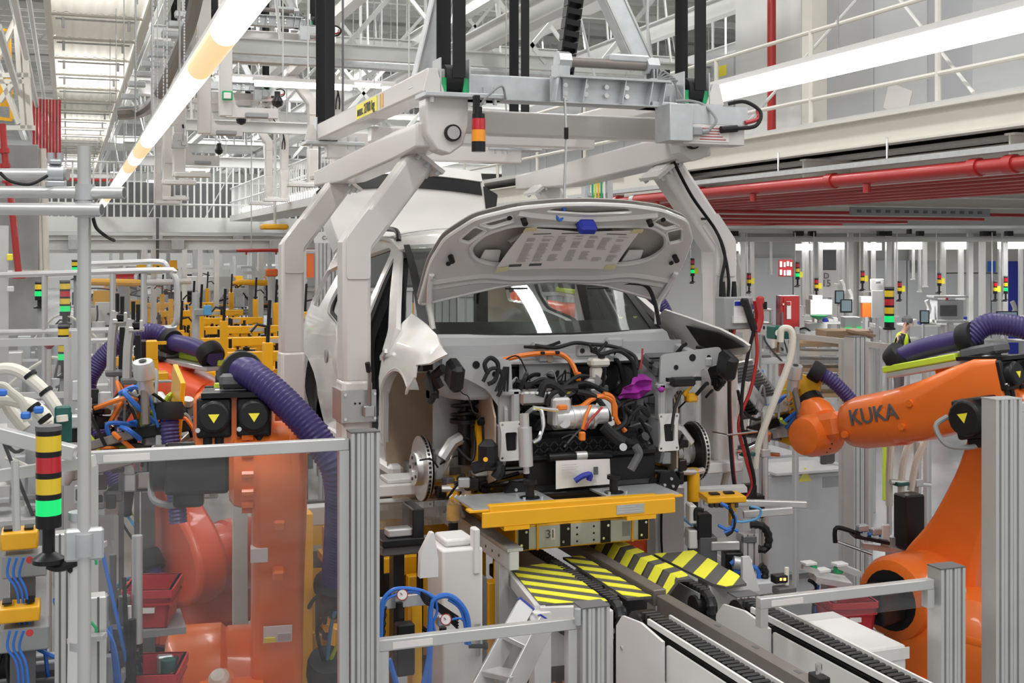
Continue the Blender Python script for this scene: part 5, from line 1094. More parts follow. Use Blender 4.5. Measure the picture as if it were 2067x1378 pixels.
mat_striped('striped cover rounded down beside the guide rail', [(2.62, 5.10), (2.755, 5.06), (2.77, 5.2), (2.765, 6.25), (2.62, 6.25)], 1.47, R(20), .15, .075, drop=dropf)
mat_striped('striped mat spread beside the blue-hosed fixture', [q(1320, 1118), q(1400, 1111), q(1490, 1160), q(1507, 1177), q(1465, 1184), q(1440, 1178)], mz, R(48), .15, .075)
# stands carrying the mats
sd = T('mat_stand', 'white tubular stand under the striped mat by the ladder', 'stand', (2.05, 5.2, 0))
fl, fr_, bl = at(1090, 1235, Z=1.39), at(1215, 1232, Z=1.39), at(1035, 1165, Z=1.39)
O('top_bar', 'white', be(bl, fl, .05, .06), sd); O('front_bar', 'white', be(fl, fr_, .05, .05), sd)
for p in (fl, fr_, bl): bev(O('leg', 'white', bx(p.x - .04, p.x + .04, p.y - .04, p.y + .04, 0, 1.40), sd), .006)
O('yellow_post', 'yellow', bx(bl.x - .06, bl.x - .02, bl.y + .04, bl.y + .12, .2, 1.46, .004), sd); O('floor_plate', 'white', bx(fl.x - .09, fl.x + .09, fl.y - .09, fl.y + .09, 0, .03), sd)
sd2 = T('mat_stand', 'white sheet-metal stand under the striped mat by the blue hoses', 'stand', (3.1, 5.4, 0))
a_, b_ = at(1440, 1192, Z=1.38), at(1508, 1190, Z=1.38)
O('front_plate', 'white', pr([(a_.x - .02, 1.20), (b_.x + .02, 1.20), (b_.x + .02, 1.405), (a_.x - .02, 1.405)], 'y', a_.y - .01, a_.y + .01), sd2); O('leg', 'white', bx(a_.x + .02, b_.x, a_.y + .02, a_.y + .1, 0, 1.40), sd2)
# yellow lifting frame under the front end
lf = T('lift_platform', 'yellow lifting frame under the car front with a rating plate', 'lifting frame', (2.55, 5.8, 1.66))
y0 = 5.50
bev(O('front_beam', 'yellow', [be(at(985, 1030, Y=y0), at(1358, 1005, Y=y0 + .0), .05, .055, b=.004)], lf), .003)
top0, top1 = at(945, 1012, Y=y0), at(1375, 988, Y=y0)
zt = 1.775
O('top_plate', 'yellow', bx(top0.x, top1.x, y0 - .02, y0 + .04, zt - .012, zt, .002), lf)
O('grey_pad', 'zinc', bx(top0.x + .02, top0.x + .46, y0 - .015, y0 + .30, zt, zt + .01), lf); O('grey_pad', 'zinc', bx(top1.x - .40, top1.x - .02, y0 - .015, y0 + .25, zt, zt + .01), lf)
O('plate_face', 'yellow', bx(top0.x + .06, top1.x - .05, y0 - .035, y0 - .02, zt - .085, zt - .012, .003), lf)
O('foot_lug', 'yellow', bx(top0.x + .17, top0.x + .30, y0 - .036, y0 + .02, zt - .105, zt - .085), lf); O('foot_lug', 'yellow', bx(top1.x - .32, top1.x - .16, y0 - .036, y0 + .02, zt - .105, zt - .085), lf)
O('rating_plate', 'zinc', bx(2.55, 2.70, y0 - .038, y0 - .035, zt - .07, zt - .025), lf)
for k in range(3): O('plate_print', 'greyink', bx(2.56, 2.69 - .02 * k, y0 - .0395, y0 - .038, zt - .062 + .012 * k, zt - .059 + .012 * k), lf)
O('cross_beam', 'yellow', bx(top0.x + .1, top1.x - .1, 6.05, 6.2, zt - .06, zt + .04, .006), lf)
for x in (top0.x + .12, top1.x - .2): O('side_beam', 'yellow', bx(x, x + .1, y0 + .02, 7.8, zt - .08, zt - .012, .006), lf)
for (x, y) in ((top0.x + .36, 5.62), (top1.x - .33, 5.60), (top0.x + .36, 6.1), (top1.x - .33, 6.1)):
    O('support_pin', 'black', [cy((x, y, zt), (x, y, zt + .09), .022, 12), cy((x, y, zt), (x, y, zt + .015), .05, 14), cy((x, y, zt + .08), (x, y, zt + .10), .035, 12)], lf)
    for a in range(0, 360, 90): O('pin_bolt', 'zinc', cy((x + .065 * cos(R(a + 45)), y + .065 * sin(R(a + 45)), zt + .01), (x + .065 * cos(R(a + 45)), y + .065 * sin(R(a + 45)), zt + .025), .008, 6), lf)
for s in (-1, 1):
    O('strut_prop', 'yellow', [lo([[(CX + s * .52 + dx, 6.02, 1.70) for dx in (-.05, .05)] + [(CX + s * .52 + dx, 6.1, 1.70) for dx in (.05, -.05)], [(CX + s * .53 + dx, 6.04, 2.12) for dx in (-.025, .025)] + [(CX + s * .53 + dx, 6.08, 2.12) for dx in (.025, -.025)]])], lf)
    O('prop_post', 'yellow', cy((CX + s * .70, 6.0, 1.62), (CX + s * .70, 6.0, 1.80), .035, 14), lf)
    O('prop_post_base', 'black', cy((CX + s * .70, 6.0, 1.50), (CX + s * .70, 6.0, 1.63), .026, 12), lf)
# the "31" carriage beneath
cg = T('shuttle_carriage', 'yellow shuttle carriage numbered 31 above the striped mats', 'carriage', (2.5, 5.7, 1.48))
yc = 5.72; z0, z1 = 1.50, 1.625
xa, xb = at(1040, 1090, Y=yc).x, at(1310, 1070, Y=yc).x
O('face_plate', 'yellow', bx(xa, xb, yc, yc + .015, z0, z1, .002), cg)
def fp(nm, m, a, b, za=0.008, zb=0.008, d=.004): return O(nm, m, bx(xa + (xb - xa) * a, xa + (xb - xa) * b, yc - d, yc, z0 + za, z1 - zb), cg)
fp('steel_insert', 'zinc', .165, .985); fp('steel_insert', 'zinc', .015, .15)
for a in (.02, .325, .625, .915):
    fp('black_stop', 'black', a, a + .075, .006, .006, .008)
    for dz in (.03, .095): O('stop_screw', 'chrome', cy((xa + (xb - xa) * (a + .02 + (.035 if dz > .05 else 0)), yc - .008, z0 + dz), (xa + (xb - xa) * (a + .02 + (.035 if dz > .05 else 0)), yc - .012, z0 + dz), .007, 8), cg)
for a in (.45, .575):
    for dz in (.025, .06, .095): O('plate_hole', 'black', cy((xa + (xb - xa) * a, yc - .0045, z0 + dz), (xa + (xb - xa) * a, yc - .0035, z0 + dz), .006, 8), cg)
fp('number_card', 'paper', .255, .285, .045, .025, .006)
fp('old_number_card', 'greyink', .215, .253, .045, .025, .0055)
text('number_digit', '1', 'ink', .06, face((xa + (xb - xa) * .27, yc - .0065, z0 + .073), (1, 0, 0), (0, 0, 1)), cg, .001)
text('number_digit', '3', 'ink', .06, face((xa + (xb - xa) * .236, yc - .006, z0 + .073), (1, 0, 0), (0, 0, 1)), cg, .001)
fp('steel_window', 'midgrey', .79, .85, .03, .02, .005)
O('yellow_rib', 'yellow', bx(xa + (xb - xa) * .15, xa + (xb - xa) * .165, yc - .012, yc + .3, z0, z1 + .004), cg); O('yellow_rib', 'yellow', bx(xa + (xb - xa) * .86, xa + (xb - xa) * .875, yc - .012, yc + .3, z0, z1 + .004), cg)
bev(O('deck', 'yellow', bx(xa + .11, xb - .10, yc + .015, 7.6, z1 - .02, z1, 0), cg), .003)
O('frame_rail', 'yellow', bx(xa + .06, xa + .12, yc + .015, 7.8, z0, z1 - .02), cg); O('frame_rail', 'yellow', bx(xb - .14, xb - .08, yc + .015, 7.8, z0, z1 - .02), cg)
for x in (xa + .22, xb - .24): O('swivel_foot', 'black', [la([(.055, 0), (.055, .015), (.03, .03), (.018, .055), (.018, .07), (.045, .08), (.045, .09)], (x, yc + .12, z1), (0, 0, 1), 16)], cg)
O('green_switch', 'green', bx(xa + .06, xa + .12, yc + .3, yc + .42, z1 - .02, z1 + .1, .008), cg)
# long grey side beams of the shuttle way
for i, (p, qv) in enumerate(((at(925, 1040, Z=1.60), at(1150, 1118, Z=1.44)),)):
    t = T('shuttle_rail', 'grey steel rail slanting under the yellow lifting frame', 'rail', (2.05, 6.0, 1.4))
    O('rail', 'greysteel', bx(1.98, 2.03, 5.45, 9.5, 1.48, 1.57, .004), t); O('rail_cap', 'zinc', bx(1.97, 2.05, 5.45, 9.5, 1.57, 1.585), t)
    for y in (5.6, 5.7, 5.8): O('rail_hole', 'black', cy((1.979, y, 1.52), (1.981, y, 1.52), .008, 8), t)
    for y in (5.6, 7.2, 9.2): O('leg', 'greysteel', bx(1.98, 2.03, y, y + .06, 0, 1.48), t)
t = T('shuttle_rail', 'grey steel rail on the workshop side of the guide rail', 'rail', (2.98, 6.0, 1.4)); O('rail', 'greysteel', bx(2.94, 2.99, 6.35, 9.5, 1.36, 1.44, .004), t)
for y in (6.4, 7.6, 9.2): O('leg', 'greysteel', bx(2.94, 2.99, y, y + .06, 0, 1.36), t)
# step ladder
ld = T('step_ladder', 'aluminium step ladder leaning behind the low clear fence panel', 'ladder', (1.6, 4.7, 0))
tl, tr_ = at(1062, 1218, Y=4.85), at(1105, 1250, Y=4.6)
for (tp, bp) in ((tl, at(965, 1395, Y=4.62)), (tr_, at(1030, 1400, Y=4.5))):
    d_ = (bp - tp); bt = tp + d_ * ((tp.z - .0) / max(.01, -d_.z)) if 0 else bp
    full = tp + d_ * (tp.z / (tp.z - bp.z))
    bev(O('stile', 'alu', be(tp, full, .075, .024, up=(0, -1, .3)), ld), .003)
    O('stile_cap', 'blue', be(tp, tp + d_ * .02, .08, .028, up=(0, -1, .3)), ld)
for k in (.36, .78, 1.25):
    a1, b1 = tl + (at(965, 1395, Y=4.62) - tl) * k, tr_ + (at(1030, 1400, Y=4.5) - tr_) * k
    O('tread', 'alu', be(a1, b1, .09, .022, b=.003), ld)
O('top_tube', 'alu', cy(tl + V((.02, 0, -.06)), tr_ + V((.0, 0, -.05)), .02, 12), ld)
# ================================================================ LEFT FOREGROUND
pd = lambda px, py, D: at(px, py, D=D)
tp = T('pipe_stand', 'grey scaffold pipe post with clamped cross pipes rising beside the signal tower', 'pipe stand', tuple(at(172, None, D=3.25, Z=0).xy) + (0,))
top = pd(170, 295, 3.25); O('post_pipe', 'alu', cy((top.x, top.y, 0), top, .0175, 20), tp)
RX = V((.97, -.24, 0))
for (py, x0, x1, dy, r_) in ((388, -60, 252, .03, .0165), (424, -60, 205, -.032, .0165)):
    a, b = pd(x0, py - 2, 3.25) + V((0, dy, 0)), pd(x1, py, 3.22) + V((0, dy, 0))
    pipe = O('cross_pipe', 'alu', cy(a, b, r_, 18), tp); O('pipe_bore', 'darkgrey', cy(b - (b - a).normalized() * .001, b + (b - a).normalized() * .0008, r_ * .8, 16), pipe)
    p = pd(172, py, 3.24) + V((0, dy * .5, 0)); O('pipe_clamp', 'zinc', [cy(p - V((0, 0, .02)), p + V((0, 0, .022)), .026, 16), cb(p + V((.022, dy * .5, 0)), (.018, .03, .03), .004)], tp)
p0, p1 = pd(-60, 352, 3.3), pd(137, 352, 3.3); O('short_pipe', 'alu', cy(p0, p1, .0165, 18), tp)
p = pd(112, 350, 3.29); O('pipe_clamp', 'zinc', [cy(p + V((-.02, -.0, 0)), p + V((.02, 0, 0)), .026, 14), cb(p + V((0, -.01, -.03)), (.05, .05, .016), .003), cb(p + V((0, -.01, .03)), (.03, .03, .012), .003)], tp)
for k in (-.012, .012): O('clamp_bolt', 'zinc', cy(p + V((k, -.01, .03)), p + V((k, -.01, .055)), .009, 8), tp)
O('thin_cable', 'rubber', tb([pd(0, 348, 3.2), pd(20, 365, 3.2), pd(60, 372, 3.2), pd(95, 355, 3.25)], .0045, 6, 6), tp)
O('loose_cable', 'rubber', tb([pd(188, 440, 3.25), pd(195, 460, 3.25), pd(212, 475, 3.25), pd(230, 485, 3.4)], .005, 6, 6), tp)
p = pd(170, 1098, 3.25); O('floor_clamp', 'zinc', [cb(p, (.10, .03, .085), .006), cy(p - V((0, 0, .03)), p + V((0, 0, .03)), .028, 14)], tp)
# signal tower
s0 = pd(98, 1135, 3.4); stack_light('signal tower with lit green lens beside the scaffold pipe post', (s0.x, s0.y, s0.z), .034, ('greenlit', 'yellowlens', 'redlens', 'yellowlens'), .044, .10)
br = T('tower_bracket', 'black arm carrying the tall signal tower', 'bracket', tuple(pd(140, 1135, 3.4))); O('arm', 'black', tb([pd(98, 1138, 3.4), pd(120, 1143, 3.4), pd(160, 1130, 3.4)], .016, 8, 4), br); O('arm_plate', 'black', cb(pd(155, 1130, 3.41), (.05, .02, .07), .006), br)
# aluminium frame with white conduit
fr = T('profile_frame', 'aluminium profile frame with a white conduit behind the scaffold pipe', 'machine frame', tuple(at(185, None, D=3.5, Z=0).xy) + (0,))
for (px, w_, z1, D) in ((187, .075, 2.0, 3.55), (128, .05, 2.15, 3.7), (225, .06, 1.55, 3.6)):
    b_ = at(px, None, D=D, Z=0); O('upright', 'alu', bx(b_.x - w_ / 2, b_.x + w_ / 2, b_.y - .03, b_.y + .03, 0, z1, .003), fr)
    for k in (-.2, .2): O('groove', 'darkgrey', bx(b_.x + k * w_ - .003, b_.x + k * w_ + .003, b_.y - .031, b_.y - .029, 0, z1), fr)
for (py, D) in ((1105, 3.5), (1290, 3.5)): O('cross_bracket', 'alu', be(pd(140, py, D), pd(212, py - 6, D), .04, .014), fr)
O('conduit', 'white', [lo([ring(pd(160, 1040, 3.42), V((1, 0, 0)), V((0, 1, 0)), .024, 12), ring(pd(158, 1390, 3.42), V((1, 0, 0)), V((0, 1, 0)), .03, 12)])], fr)
for py in (1040, 1120, 1300): O('conduit_gland', 'zinc', cy(pd(160, py - 8, 3.42), pd(160, py + 8, 3.42), .03, 12), fr)
for py in (1125, 1262): O('earth_wire', 'green', tb([pd(166, py, 3.4), pd(180, py - 8, 3.4), pd(193, py + 4, 3.4), pd(194, py + 14, 3.4)], .004, 6, 5), fr)
O('slanted_bar', 'alu', be(pd(-40, 866, 3.75), pd(152, 915, 3.75), .04, .045, b=.003), fr)
O('rear_bar', 'greysteel', be(pd(-40, 965, 3.8), pd(190, 930, 3.8), .04, .035), fr)
O('thin_rod', 'alu', cy(pd(30, 930, 3.7), pd(34, 1070, 3.7), .012, 10), fr)
# white hoses with blue clips
wh = T('feed_hoses', 'white screw-feed hoses with blue clips arching beside the signal tower', 'hose bundle', tuple(pd(60, 870, 3.9)))
for i, pts in enumerate(([(-60, 765), (0, 745), (40, 750), (80, 780), (105, 810), (122, 838)], [(-50, 790), (0, 778), (20, 790), (45, 812), (56, 850)], [(-50, 835), (0, 808), (40, 812), (75, 830), (95, 855)], [(-50, 822), (0, 800), (22, 830), (38, 850), (52, 866)], [(-60, 845), (0, 812), (60, 815), (92, 838), (112, 862)])):
    O('hose', 'hosewhite', tb([pd(a, b, 3.9 + .05 * i) for a, b in pts], .020 if i != 1 else .014, 10, 6), wh)
for (px, py) in ((52, 838), (78, 827), (4, 792)): O('blue_clip', 'bluehose', cb(pd(px, py, 3.85), (.03, .03, .022), .005), wh)
for (px, py) in ((60, 757), (92, 790), (68, 822), (90, 845)): O('tie_band', 'rubber', cy(pd(px - 2, py - 3, 3.9), pd(px + 3, py + 3, 3.9), .023, 10), wh)
hb = T('hose_block', 'dark green clamp block holding the end of the white feed hose', 'clamp block', tuple(pd(128, 850, 3.9))); O('block', 'darkgreen', cb(pd(127, 832, 3.9), (.05, .05, .045), .006), hb); O('plate', 'darkgreen', cb(pd(127, 862, 3.92), (.055, .02, .10), .004), hb); O('socket', 'hosewhite', cy(pd(125, 838, 3.86), pd(126, 850, 3.86), .018, 10), hb); O('mount', 'zinc', cb(pd(150, 850, 3.95), (.05, .05, .04), .004), hb)
# small yellow fixtures
for i, (px, py, D, w_, h) in enumerate(((40, 1085, 4.2, .12, .06), (40, 1232, 4.1, .13, .05))):
    t = T('yellow_fixture', ['yellow nest fixture with black pads beside the signal tower foot', 'yellow fixture block with dark insert low behind the profile frame'][i], 'fixture', tuple(pd(px, py + 30, D)))
    bev(O('nest', 'yellow', cb(pd(px, py, D), (w_, .12, h), .004), t), .003)
    for k in (-.3, .25): O('pad', 'black', cb(pd(px, py - 14, D) + V((k * w_, 0, .012)), (.03, .06, .006)), t)
    O('carrier', 'midgrey', cb(pd(px + 10, py + 40, D) + V((0, .02, -.02)), (w_ * 1.2, .12, .08), .005), t); O('column', 'darkgrey', bx(pd(px, py, D).x - .03, pd(px, py, D).x + .05, pd(px, py, D).y - .03, pd(px, py, D).y + .05, 0, pd(px, py + 60, D).z), t)
    for k in range(3): O('hose', 'bluehose', tb([pd(px - 20 + 14 * k, py + 40, D - .1), pd(px - 25 + 12 * k, py + 75, D - .1), pd(px - 5 + 9 * k, py + 110, D - .1), pd(px + 10 * k, py + 190, D - .1)], .0045, 6, 5), t)
    O('red_knob', 'red', cy(pd(px + 20, py + 45, D - .1), pd(px + 20, py + 45, D - .13), .012, 10), t)
pal_d = ('midgrey', 'darkgrey', 'alu', 'black', 'zinc', 'white')
machine('feeder_unit', 'dark screw feeder unit behind the signal tower', 'machine', (*at(60, None, D=4.3, Z=0).xy, 1.3), (.55, .35, .6), pal_d, 18, 5, (('bluehose', .007, 4), ('rubber', .009, 5)))
machine('gripper_station', 'grey gripper station with chrome clamps beside the upper red crate', 'machine', (*at(235, None, D=4.6, Z=0).xy, 1.2), (.22, .3, .8), ('alu', 'zinc', 'darkgrey', 'black', 'white'), 16, 6, (('bluehose', .007, 4), ('rubber', .008, 3)))
machine('gripper_station', 'grey clamp station low between the two red crates', 'machine', (*at(300, None, D=4.75, Z=0).xy, 1.05), (.3, .3, .42), ('midgrey', 'alu', 'zinc', 'black', 'darkgreen'), 14, 8, (('rubber', .012, 2),))
# red crates
for i, (px, py, D) in enumerate(((309, 1250, 5.0), (305, 1420, 4.7))):
    p = pd(px, py, D); crate(['red crate with a white tag beside the black robot plinth', 'red crate low beside the near robot foot'][i], p.x, p.y, p.z, .19 if i == 0 else .23, .26, .155, rz=-.25, group='red crates')
    t = T('crate_stand', ['grey stand under the upper red crate', 'grey stand under the lower red crate'][i], 'stand', (p.x, p.y, 0)); O('shelf', 'midgrey', bx(p.x - .12, p.x + .12, p.y - .14, p.y + .14, p.z - .03, p.z - .004), t); O('column', 'midgrey', bx(p.x - .12, p.x - .07, p.y - .14, p.y - .09, 0, p.z - .03), t)
# side shelf posts behind
t = T('cable_tray_post', 'grey bent post behind the link arm of the near robot', 'post', (*at(488, None, D=6.9, Z=0).xy, 0)); b_ = at(488, None, D=6.9, Z=0)
O('post', 'greysteel', pr([(b_.x - .05, 0), (b_.x + .03, 0), (b_.x + .03, 1.6), (b_.x + .12, 1.95), (b_.x - .02, 1.95), (b_.x - .05, 1.7)], 'y', b_.y - .02, b_.y + .02), t)
# ================================================================ UNDER THE CAR: fixtures, pneumatic station, yellow machine frames
# pneumatic station with gauges
pn = T('pneumatic_station', 'pneumatic station with round gauges and blue hoses behind the tall fence post', 'pneumatic unit', (*at(870, None, Y=5.0, Z=0).xy, 0))
c5 = lambda px, py, dy=0: at(px, py, Y=5.0 + dy)
O('mount_plate', 'alu', cb(c5(812, 1213), (.20, .015, .05), .002), pn); O('gusset', 'white', pr([(c5(847, 0).x, c5(0, 1190).z), (c5(868, 0).x, c5(0, 1145).z), (c5(874, 0).x, c5(0, 1145).z), (c5(882, 0).x, c5(0, 1205).z), (c5(882, 0).x, c5(0, 1245).z), (c5(845, 0).x, c5(0, 1245).z)], 'y', 4.98, 5.02), pn)
for (px, py) in ((812, 1200), (900, 1250)):
    rg = O('regulator', 'zinc', [cb(c5(px - 6, py, -.05), (.06, .05, .05), .008)], pn); O('gauge_rim', 'red', cy(c5(px, py, -.07), c5(px, py, -.092), .024, 20), rg); O('gauge_face', 'paper', cy(c5(px, py, -.09), c5(px, py, -.095), .020, 20), rg); O('needle', 'ink', be(c5(px, py, -.097), c5(px - 4, py - 4, -.097), .003, .002, up=(0, 1, 0)), rg); O('filter_bowl', 'black', cy(c5(px - 6, py + 16, -.05), c5(px - 6, py + 46, -.05), .016, 12), rg)
def bh(pts, r_=.014, m='bluehose'): return O('air_hose', m, tb([c5(p[0], p[1], p[2] if len(p) > 2 else -.08) for p in pts], r_ * .62, 8, 7), pn)
bh([(768, 1378), (770, 1260), (772, 1215), (790, 1192), (815, 1187), (850, 1192), (875, 1205)])
bh([(770, 1300), (775, 1220), (800, 1200), (840, 1195), (868, 1215)], .010)
bh([(866, 1378), (868, 1280), (870, 1225), (878, 1208), (905, 1202), (930, 1220), (944, 1250), (946, 1300)], .020)
bh([(850, 1400), (866, 1330), (868, 1260)], .022); bh([(880, 1208), (882, 1235), (875, 1255), (878, 1275)], .009); bh([(905, 1210), (928, 1228), (938, 1262), (940, 1300)], .009); bh([(912, 1250), (930, 1248), (942, 1262)], .008); bh([(785, 1330), (800, 1380), (810, 1420)], .02)
O('black_sleeve', 'rubber', tb([c5(765, 1395, -.05), c5(766, 1300, -.05), c5(770, 1225, -.05)], .026, 8, 5, rib=(.035, .006)), pn)
for k in range(5): O('wire', 'rubber', tb([c5(845, 1190, -.06), c5(858, 1200 + 4 * k, -.1), c5(880, 1215 + 3 * k, -.06), c5(925, 1245 + 6 * k, -.06)], .005, 6, 5), pn)
O('column', 'greysteel', bx(c5(800, 0).x, c5(822, 0).x, 5.0, 5.05, 0, 1.2), pn); O('back_box', 'black', bx(c5(802, 0).x, c5(838, 0).x, 5.0, 5.06, 1.2, 1.42, .006), pn); O('yellow_stay', 'yellow', bx(c5(838, 0).x, c5(860, 0).x, 5.06, 5.12, 0, 1.5, .004), pn)
# grey cabinet
cabn = T('fixture_cabinet', 'light grey fixture cabinet with an upright arm beside the step ladder', 'cabinet', (*at(935, None, Y=5.25, Z=0).xy, 0)); g5 = lambda px, py: at(px, py, Y=5.25)
bev(O('body', 'white', bx(g5(893, 0).x, g5(975, 0).x, 5.25, 5.5, .3, g5(0, 1190).z), cabn), .01); bev(O('lid', 'white', bx(g5(905, 0).x, g5(965, 0).x, 5.3, 5.48, g5(0, 1190).z, g5(0, 1172).z), cabn), .012)
O('upright_arm', 'white', bx(g5(955, 0).x, g5(968, 0).x, 5.24, 5.30, g5(0, 1250).z, g5(0, 1145).z, .006), cabn); O('hinge_rod', 'alu', cy(g5(962, 1255) + V((0, -.02, 0)), g5(962, 1320) + V((0, -.02, 0)), .012, 8), cabn); O('base', 'midgrey', bx(g5(900, 0).x, g5(970, 0).x, 5.27, 5.48, 0, .3), cabn); O('side_rail', 'darkgrey', bx(g5(978, 0).x, g5(990, 0).x, 5.3, 5.4, 0, 1.5), cabn)
O('knob_rod', 'black', cy(g5(940, 1297) + V((0, -.05, 0)), g5(970, 1297) + V((0, -.05, 0)), .01, 8), cabn); O('knob', 'black', cy(g5(970, 1297) + V((0, -.05, 0)), g5(976, 1297) + V((0, -.05, 0)), .016, 10), cabn)
# slide unit
su = T('slide_unit', 'dark linear slide unit with a clear cover left of the yellow machine frame', 'slide unit', (*at(800, None, Y=5.7, Z=0).xy, 0)); s5 = lambda px, py, dy=0: at(px, py, Y=5.7 + dy)
O('base', 'darkgrey', bx(s5(762, 0).x, s5(850, 0).x, 5.6, 5.8, s5(0, 1180).z, s5(0, 1160).z, .006), su); O('carriage', 'black', bx(s5(760, 0).x, s5(845, 0).x, 5.58, 5.82, s5(0, 1158).z, s5(0, 1143).z, .004), su); O('end_plate', 'black', bx(s5(822, 0).x, s5(845, 0).x, 5.6, 5.8, s5(0, 1145).z, s5(0, 1080).z, .005), su); O('cylinder', 'alu', bx(s5(775, 0).x, s5(826, 0).x, 5.62, 5.70, s5(0, 1142).z, s5(0, 1124).z, .006), su); O('bar', 'alu', bx(s5(850, 0).x, s5(886, 0).x, 5.66, 5.72, s5(0, 1170).z, s5(0, 1152).z, .004), su)
O('clear_cover', 'cover', bx(s5(760, 0).x, s5(925, 0).x, 5.64, 5.78, s5(0, 1122).z, s5(0, 1082).z), su); O('stand', 'black', bx(s5(790, 0).x, s5(812, 0).x, 5.66, 5.74, 0, s5(0, 1180).z), su)
for k in range(3): O('orange_cable', 'cableorange', tb([s5(765, 1105 + 6 * k, -.02), s5(785, 1118, -.02), s5(808, 1112 - 4 * k, -.02), s5(795, 1095, -.02), s5(765, 1108, -.02)], .007, 6, 5), su)
# yellow machine frames and dark tooling behind
ym = T('marriage_frame', 'big yellow machine frame with dark tooling under the car', 'machine', (1.9, 6.6, 0))
for i, (x0, x1, y0, y1, z0, z1) in enumerate(((1.10, 1.22, 6.4, 6.6, 0, 1.62), (1.22, 2.3, 7.0, 7.1, .2, 1.5), (1.10, 2.4, 6.45, 6.55, .1, .22), (1.62, 1.74, 6.3, 6.5, 0, 1.45), (2.02, 2.12, 6.2, 6.4, 0, 1.40), (1.2, 1.62, 6.48, 6.52, .7, .95), (1.74, 2.02, 6.36, 6.42, .35, .6), (1.25, 1.35, 6.0, 6.1, 0, 1.12), (1.35, 1.6, 6.02, 6.08, .95, 1.06), (1.40, 1.62, 5.95, 6.0, .35, 1.22), (1.66, 1.9, 6.1, 6.16, .9, 1.32), (1.25, 2.1, 6.2, 6.26, 1.30, 1.40), (1.78, 1.96, 5.9, 5.96, .3, .95), (1.96, 2.02, 5.7, 5.78, 0, 1.36))):
    bev(O('yellow_member', 'yellow', bx(x0, x1, y0, y1, z0, z1), ym), .006)
O('grey_crossbeam', 'greysteel', bx(1.05, 1.95, 6.55, 6.65, 1.52, 1.62, .004), ym); O('dark_recess', 'darkgrey', bx(1.15, 2.3, 7.3, 7.35, .1, 1.5), ym)
rnd = random.Random(31)
for k in range(34):
    x, y, z = rnd.uniform(1.2, 2.25), rnd.uniform(6.05, 6.9), rnd.uniform(.4, 1.42); w_ = rnd.uniform(.04, .14)
    O('tooling_block', rnd.choice(('black', 'darkgrey', 'black', 'steel', 'brownsteel', 'yellow', 'midgrey')), cb((x, y, z), (w_, rnd.uniform(.05, .14), rnd.uniform(.05, .22)), .006, rnd.uniform(-.3, .3)), ym)
for k in range(26):
    p0 = V((rnd.uniform(1.25, 2.2), rnd.uniform(5.95, 6.5), rnd.uniform(.6, 1.45))); p1 = p0 + V((rnd.uniform(-.25, .25), rnd.uniform(-.1, .1), rnd.uniform(-.3, .1)))
    O('cable', rnd.choice(('cableorange', 'cableorange', 'rubber', 'rubber', 'lime', 'steel', 'rubber')), tb([p0, (p0 + p1) / 2 + V((rnd.uniform(-.1, .1), -.06, rnd.uniform(0, .16))), p1], rnd.choice((.008, .011, .014)), 6, 6), ym)
for k in range(5): O('black_post', 'black', cy((1.3 + .21 * k, 6.1, .6), (1.3 + .21 * k, 6.1, 1.5), .018, 10), ym)
# yellow machine parts behind the near robot
for i, (px, py0, py1, w_, D) in enumerate(((690, 1060, 1110, .2, 6.6), (685, 1165, 1250, .14, 6.5))):
    b_ = at(px, None, D=D, Z=0); z0, z1 = at(px, py1, D=D).z, at(px, py0, D=D).z
    t = T('yellow_bracket', ['yellow bracket behind the tall post near the purple hose', 'yellow column foot behind the tall post near the hose funnel'][i], 'bracket', (b_.x, b_.y, 0)); bev(O('column', 'yellow', bx(b_.x - w_ / 2, b_.x + w_ / 2, b_.y - .05, b_.y + .05, z0, z1), t), .005); O('foot', 'yellow', bx(b_.x - w_ / 2 - .02, b_.x + w_ / 2 + .02, b_.y - .07, b_.y + .07, z0 - .04, z0), t); O('post', 'greysteel', bx(b_.x - .03, b_.x + .03, b_.y - .03, b_.y + .03, 0, z0 - .04), t)
# lower tray of cables beside the conveyor
ct = T('cable_tray', 'black cable tray with orange ties below the striped mat stand', 'cable tray', (2.2, 5.3, .6))
for z in (.55, .75, .95): O('tray', 'black', bx(2.05, 2.3, 5.25, 5.5, z, z + .03), ct); OO('orange_tie', 'cableorange', [bx(2.07 + .05 * k, 2.085 + .05 * k, 5.24, 5.252, z + .005, z + .05) for k in range(5)], ct)
# ================================================================ RIGHT SIDE FIXTURES INSIDE THE CELL
r7 = lambda px, py, D=6.6: at(px, py, D=D)
# screw feeder fixture with yellow nest
fx = T('screw_fixture', 'fixture with a yellow nest and blue hoses beside the striped mat', 'fixture', (*at(1480, None, D=6.6, Z=0).xy, 0))
bev(O('nest', 'yellow', cb(r7(1458, 1003), (.22, .16, .035), .004, -.2), fx), .003)
for k in (-.05, .04): O('nest_pad', 'black', cb(r7(1458, 996) + V((k, 0, .004)), (.05, .05, .008), 0, -.2), fx)
for k in range(6): O('valve', 'darkgrey', cb(r7(1435 + 10 * k, 1018), (.02, .03, .03), .003), fx)
O('nest_post', 'yellow', bx(r7(1478, 0).x - .015, r7(1478, 0).x + .015, r7(1478, 0).y - .015, r7(1478, 0).y + .015, r7(0, 1060).z, r7(0, 1015).z), fx)
for (px, py, w_, h, m) in ((1418, 1060, .08, .14, 'black'), (1425, 1120, .10, .22, 'darkgrey'), (1460, 1098, .16, .05, 'alu'), (1395, 1035, .04, .10, 'white'), (1478, 1130, .10, .1, 'black'), (1508, 1085, .08, .04, 'darkgrey'), (1395, 1085, .05, .1, 'white'), (1445, 1155, .22, .04, 'black')):
    O('unit_block', m, cb(r7(px, py), (w_, .10, h), .006, -.25), fx)
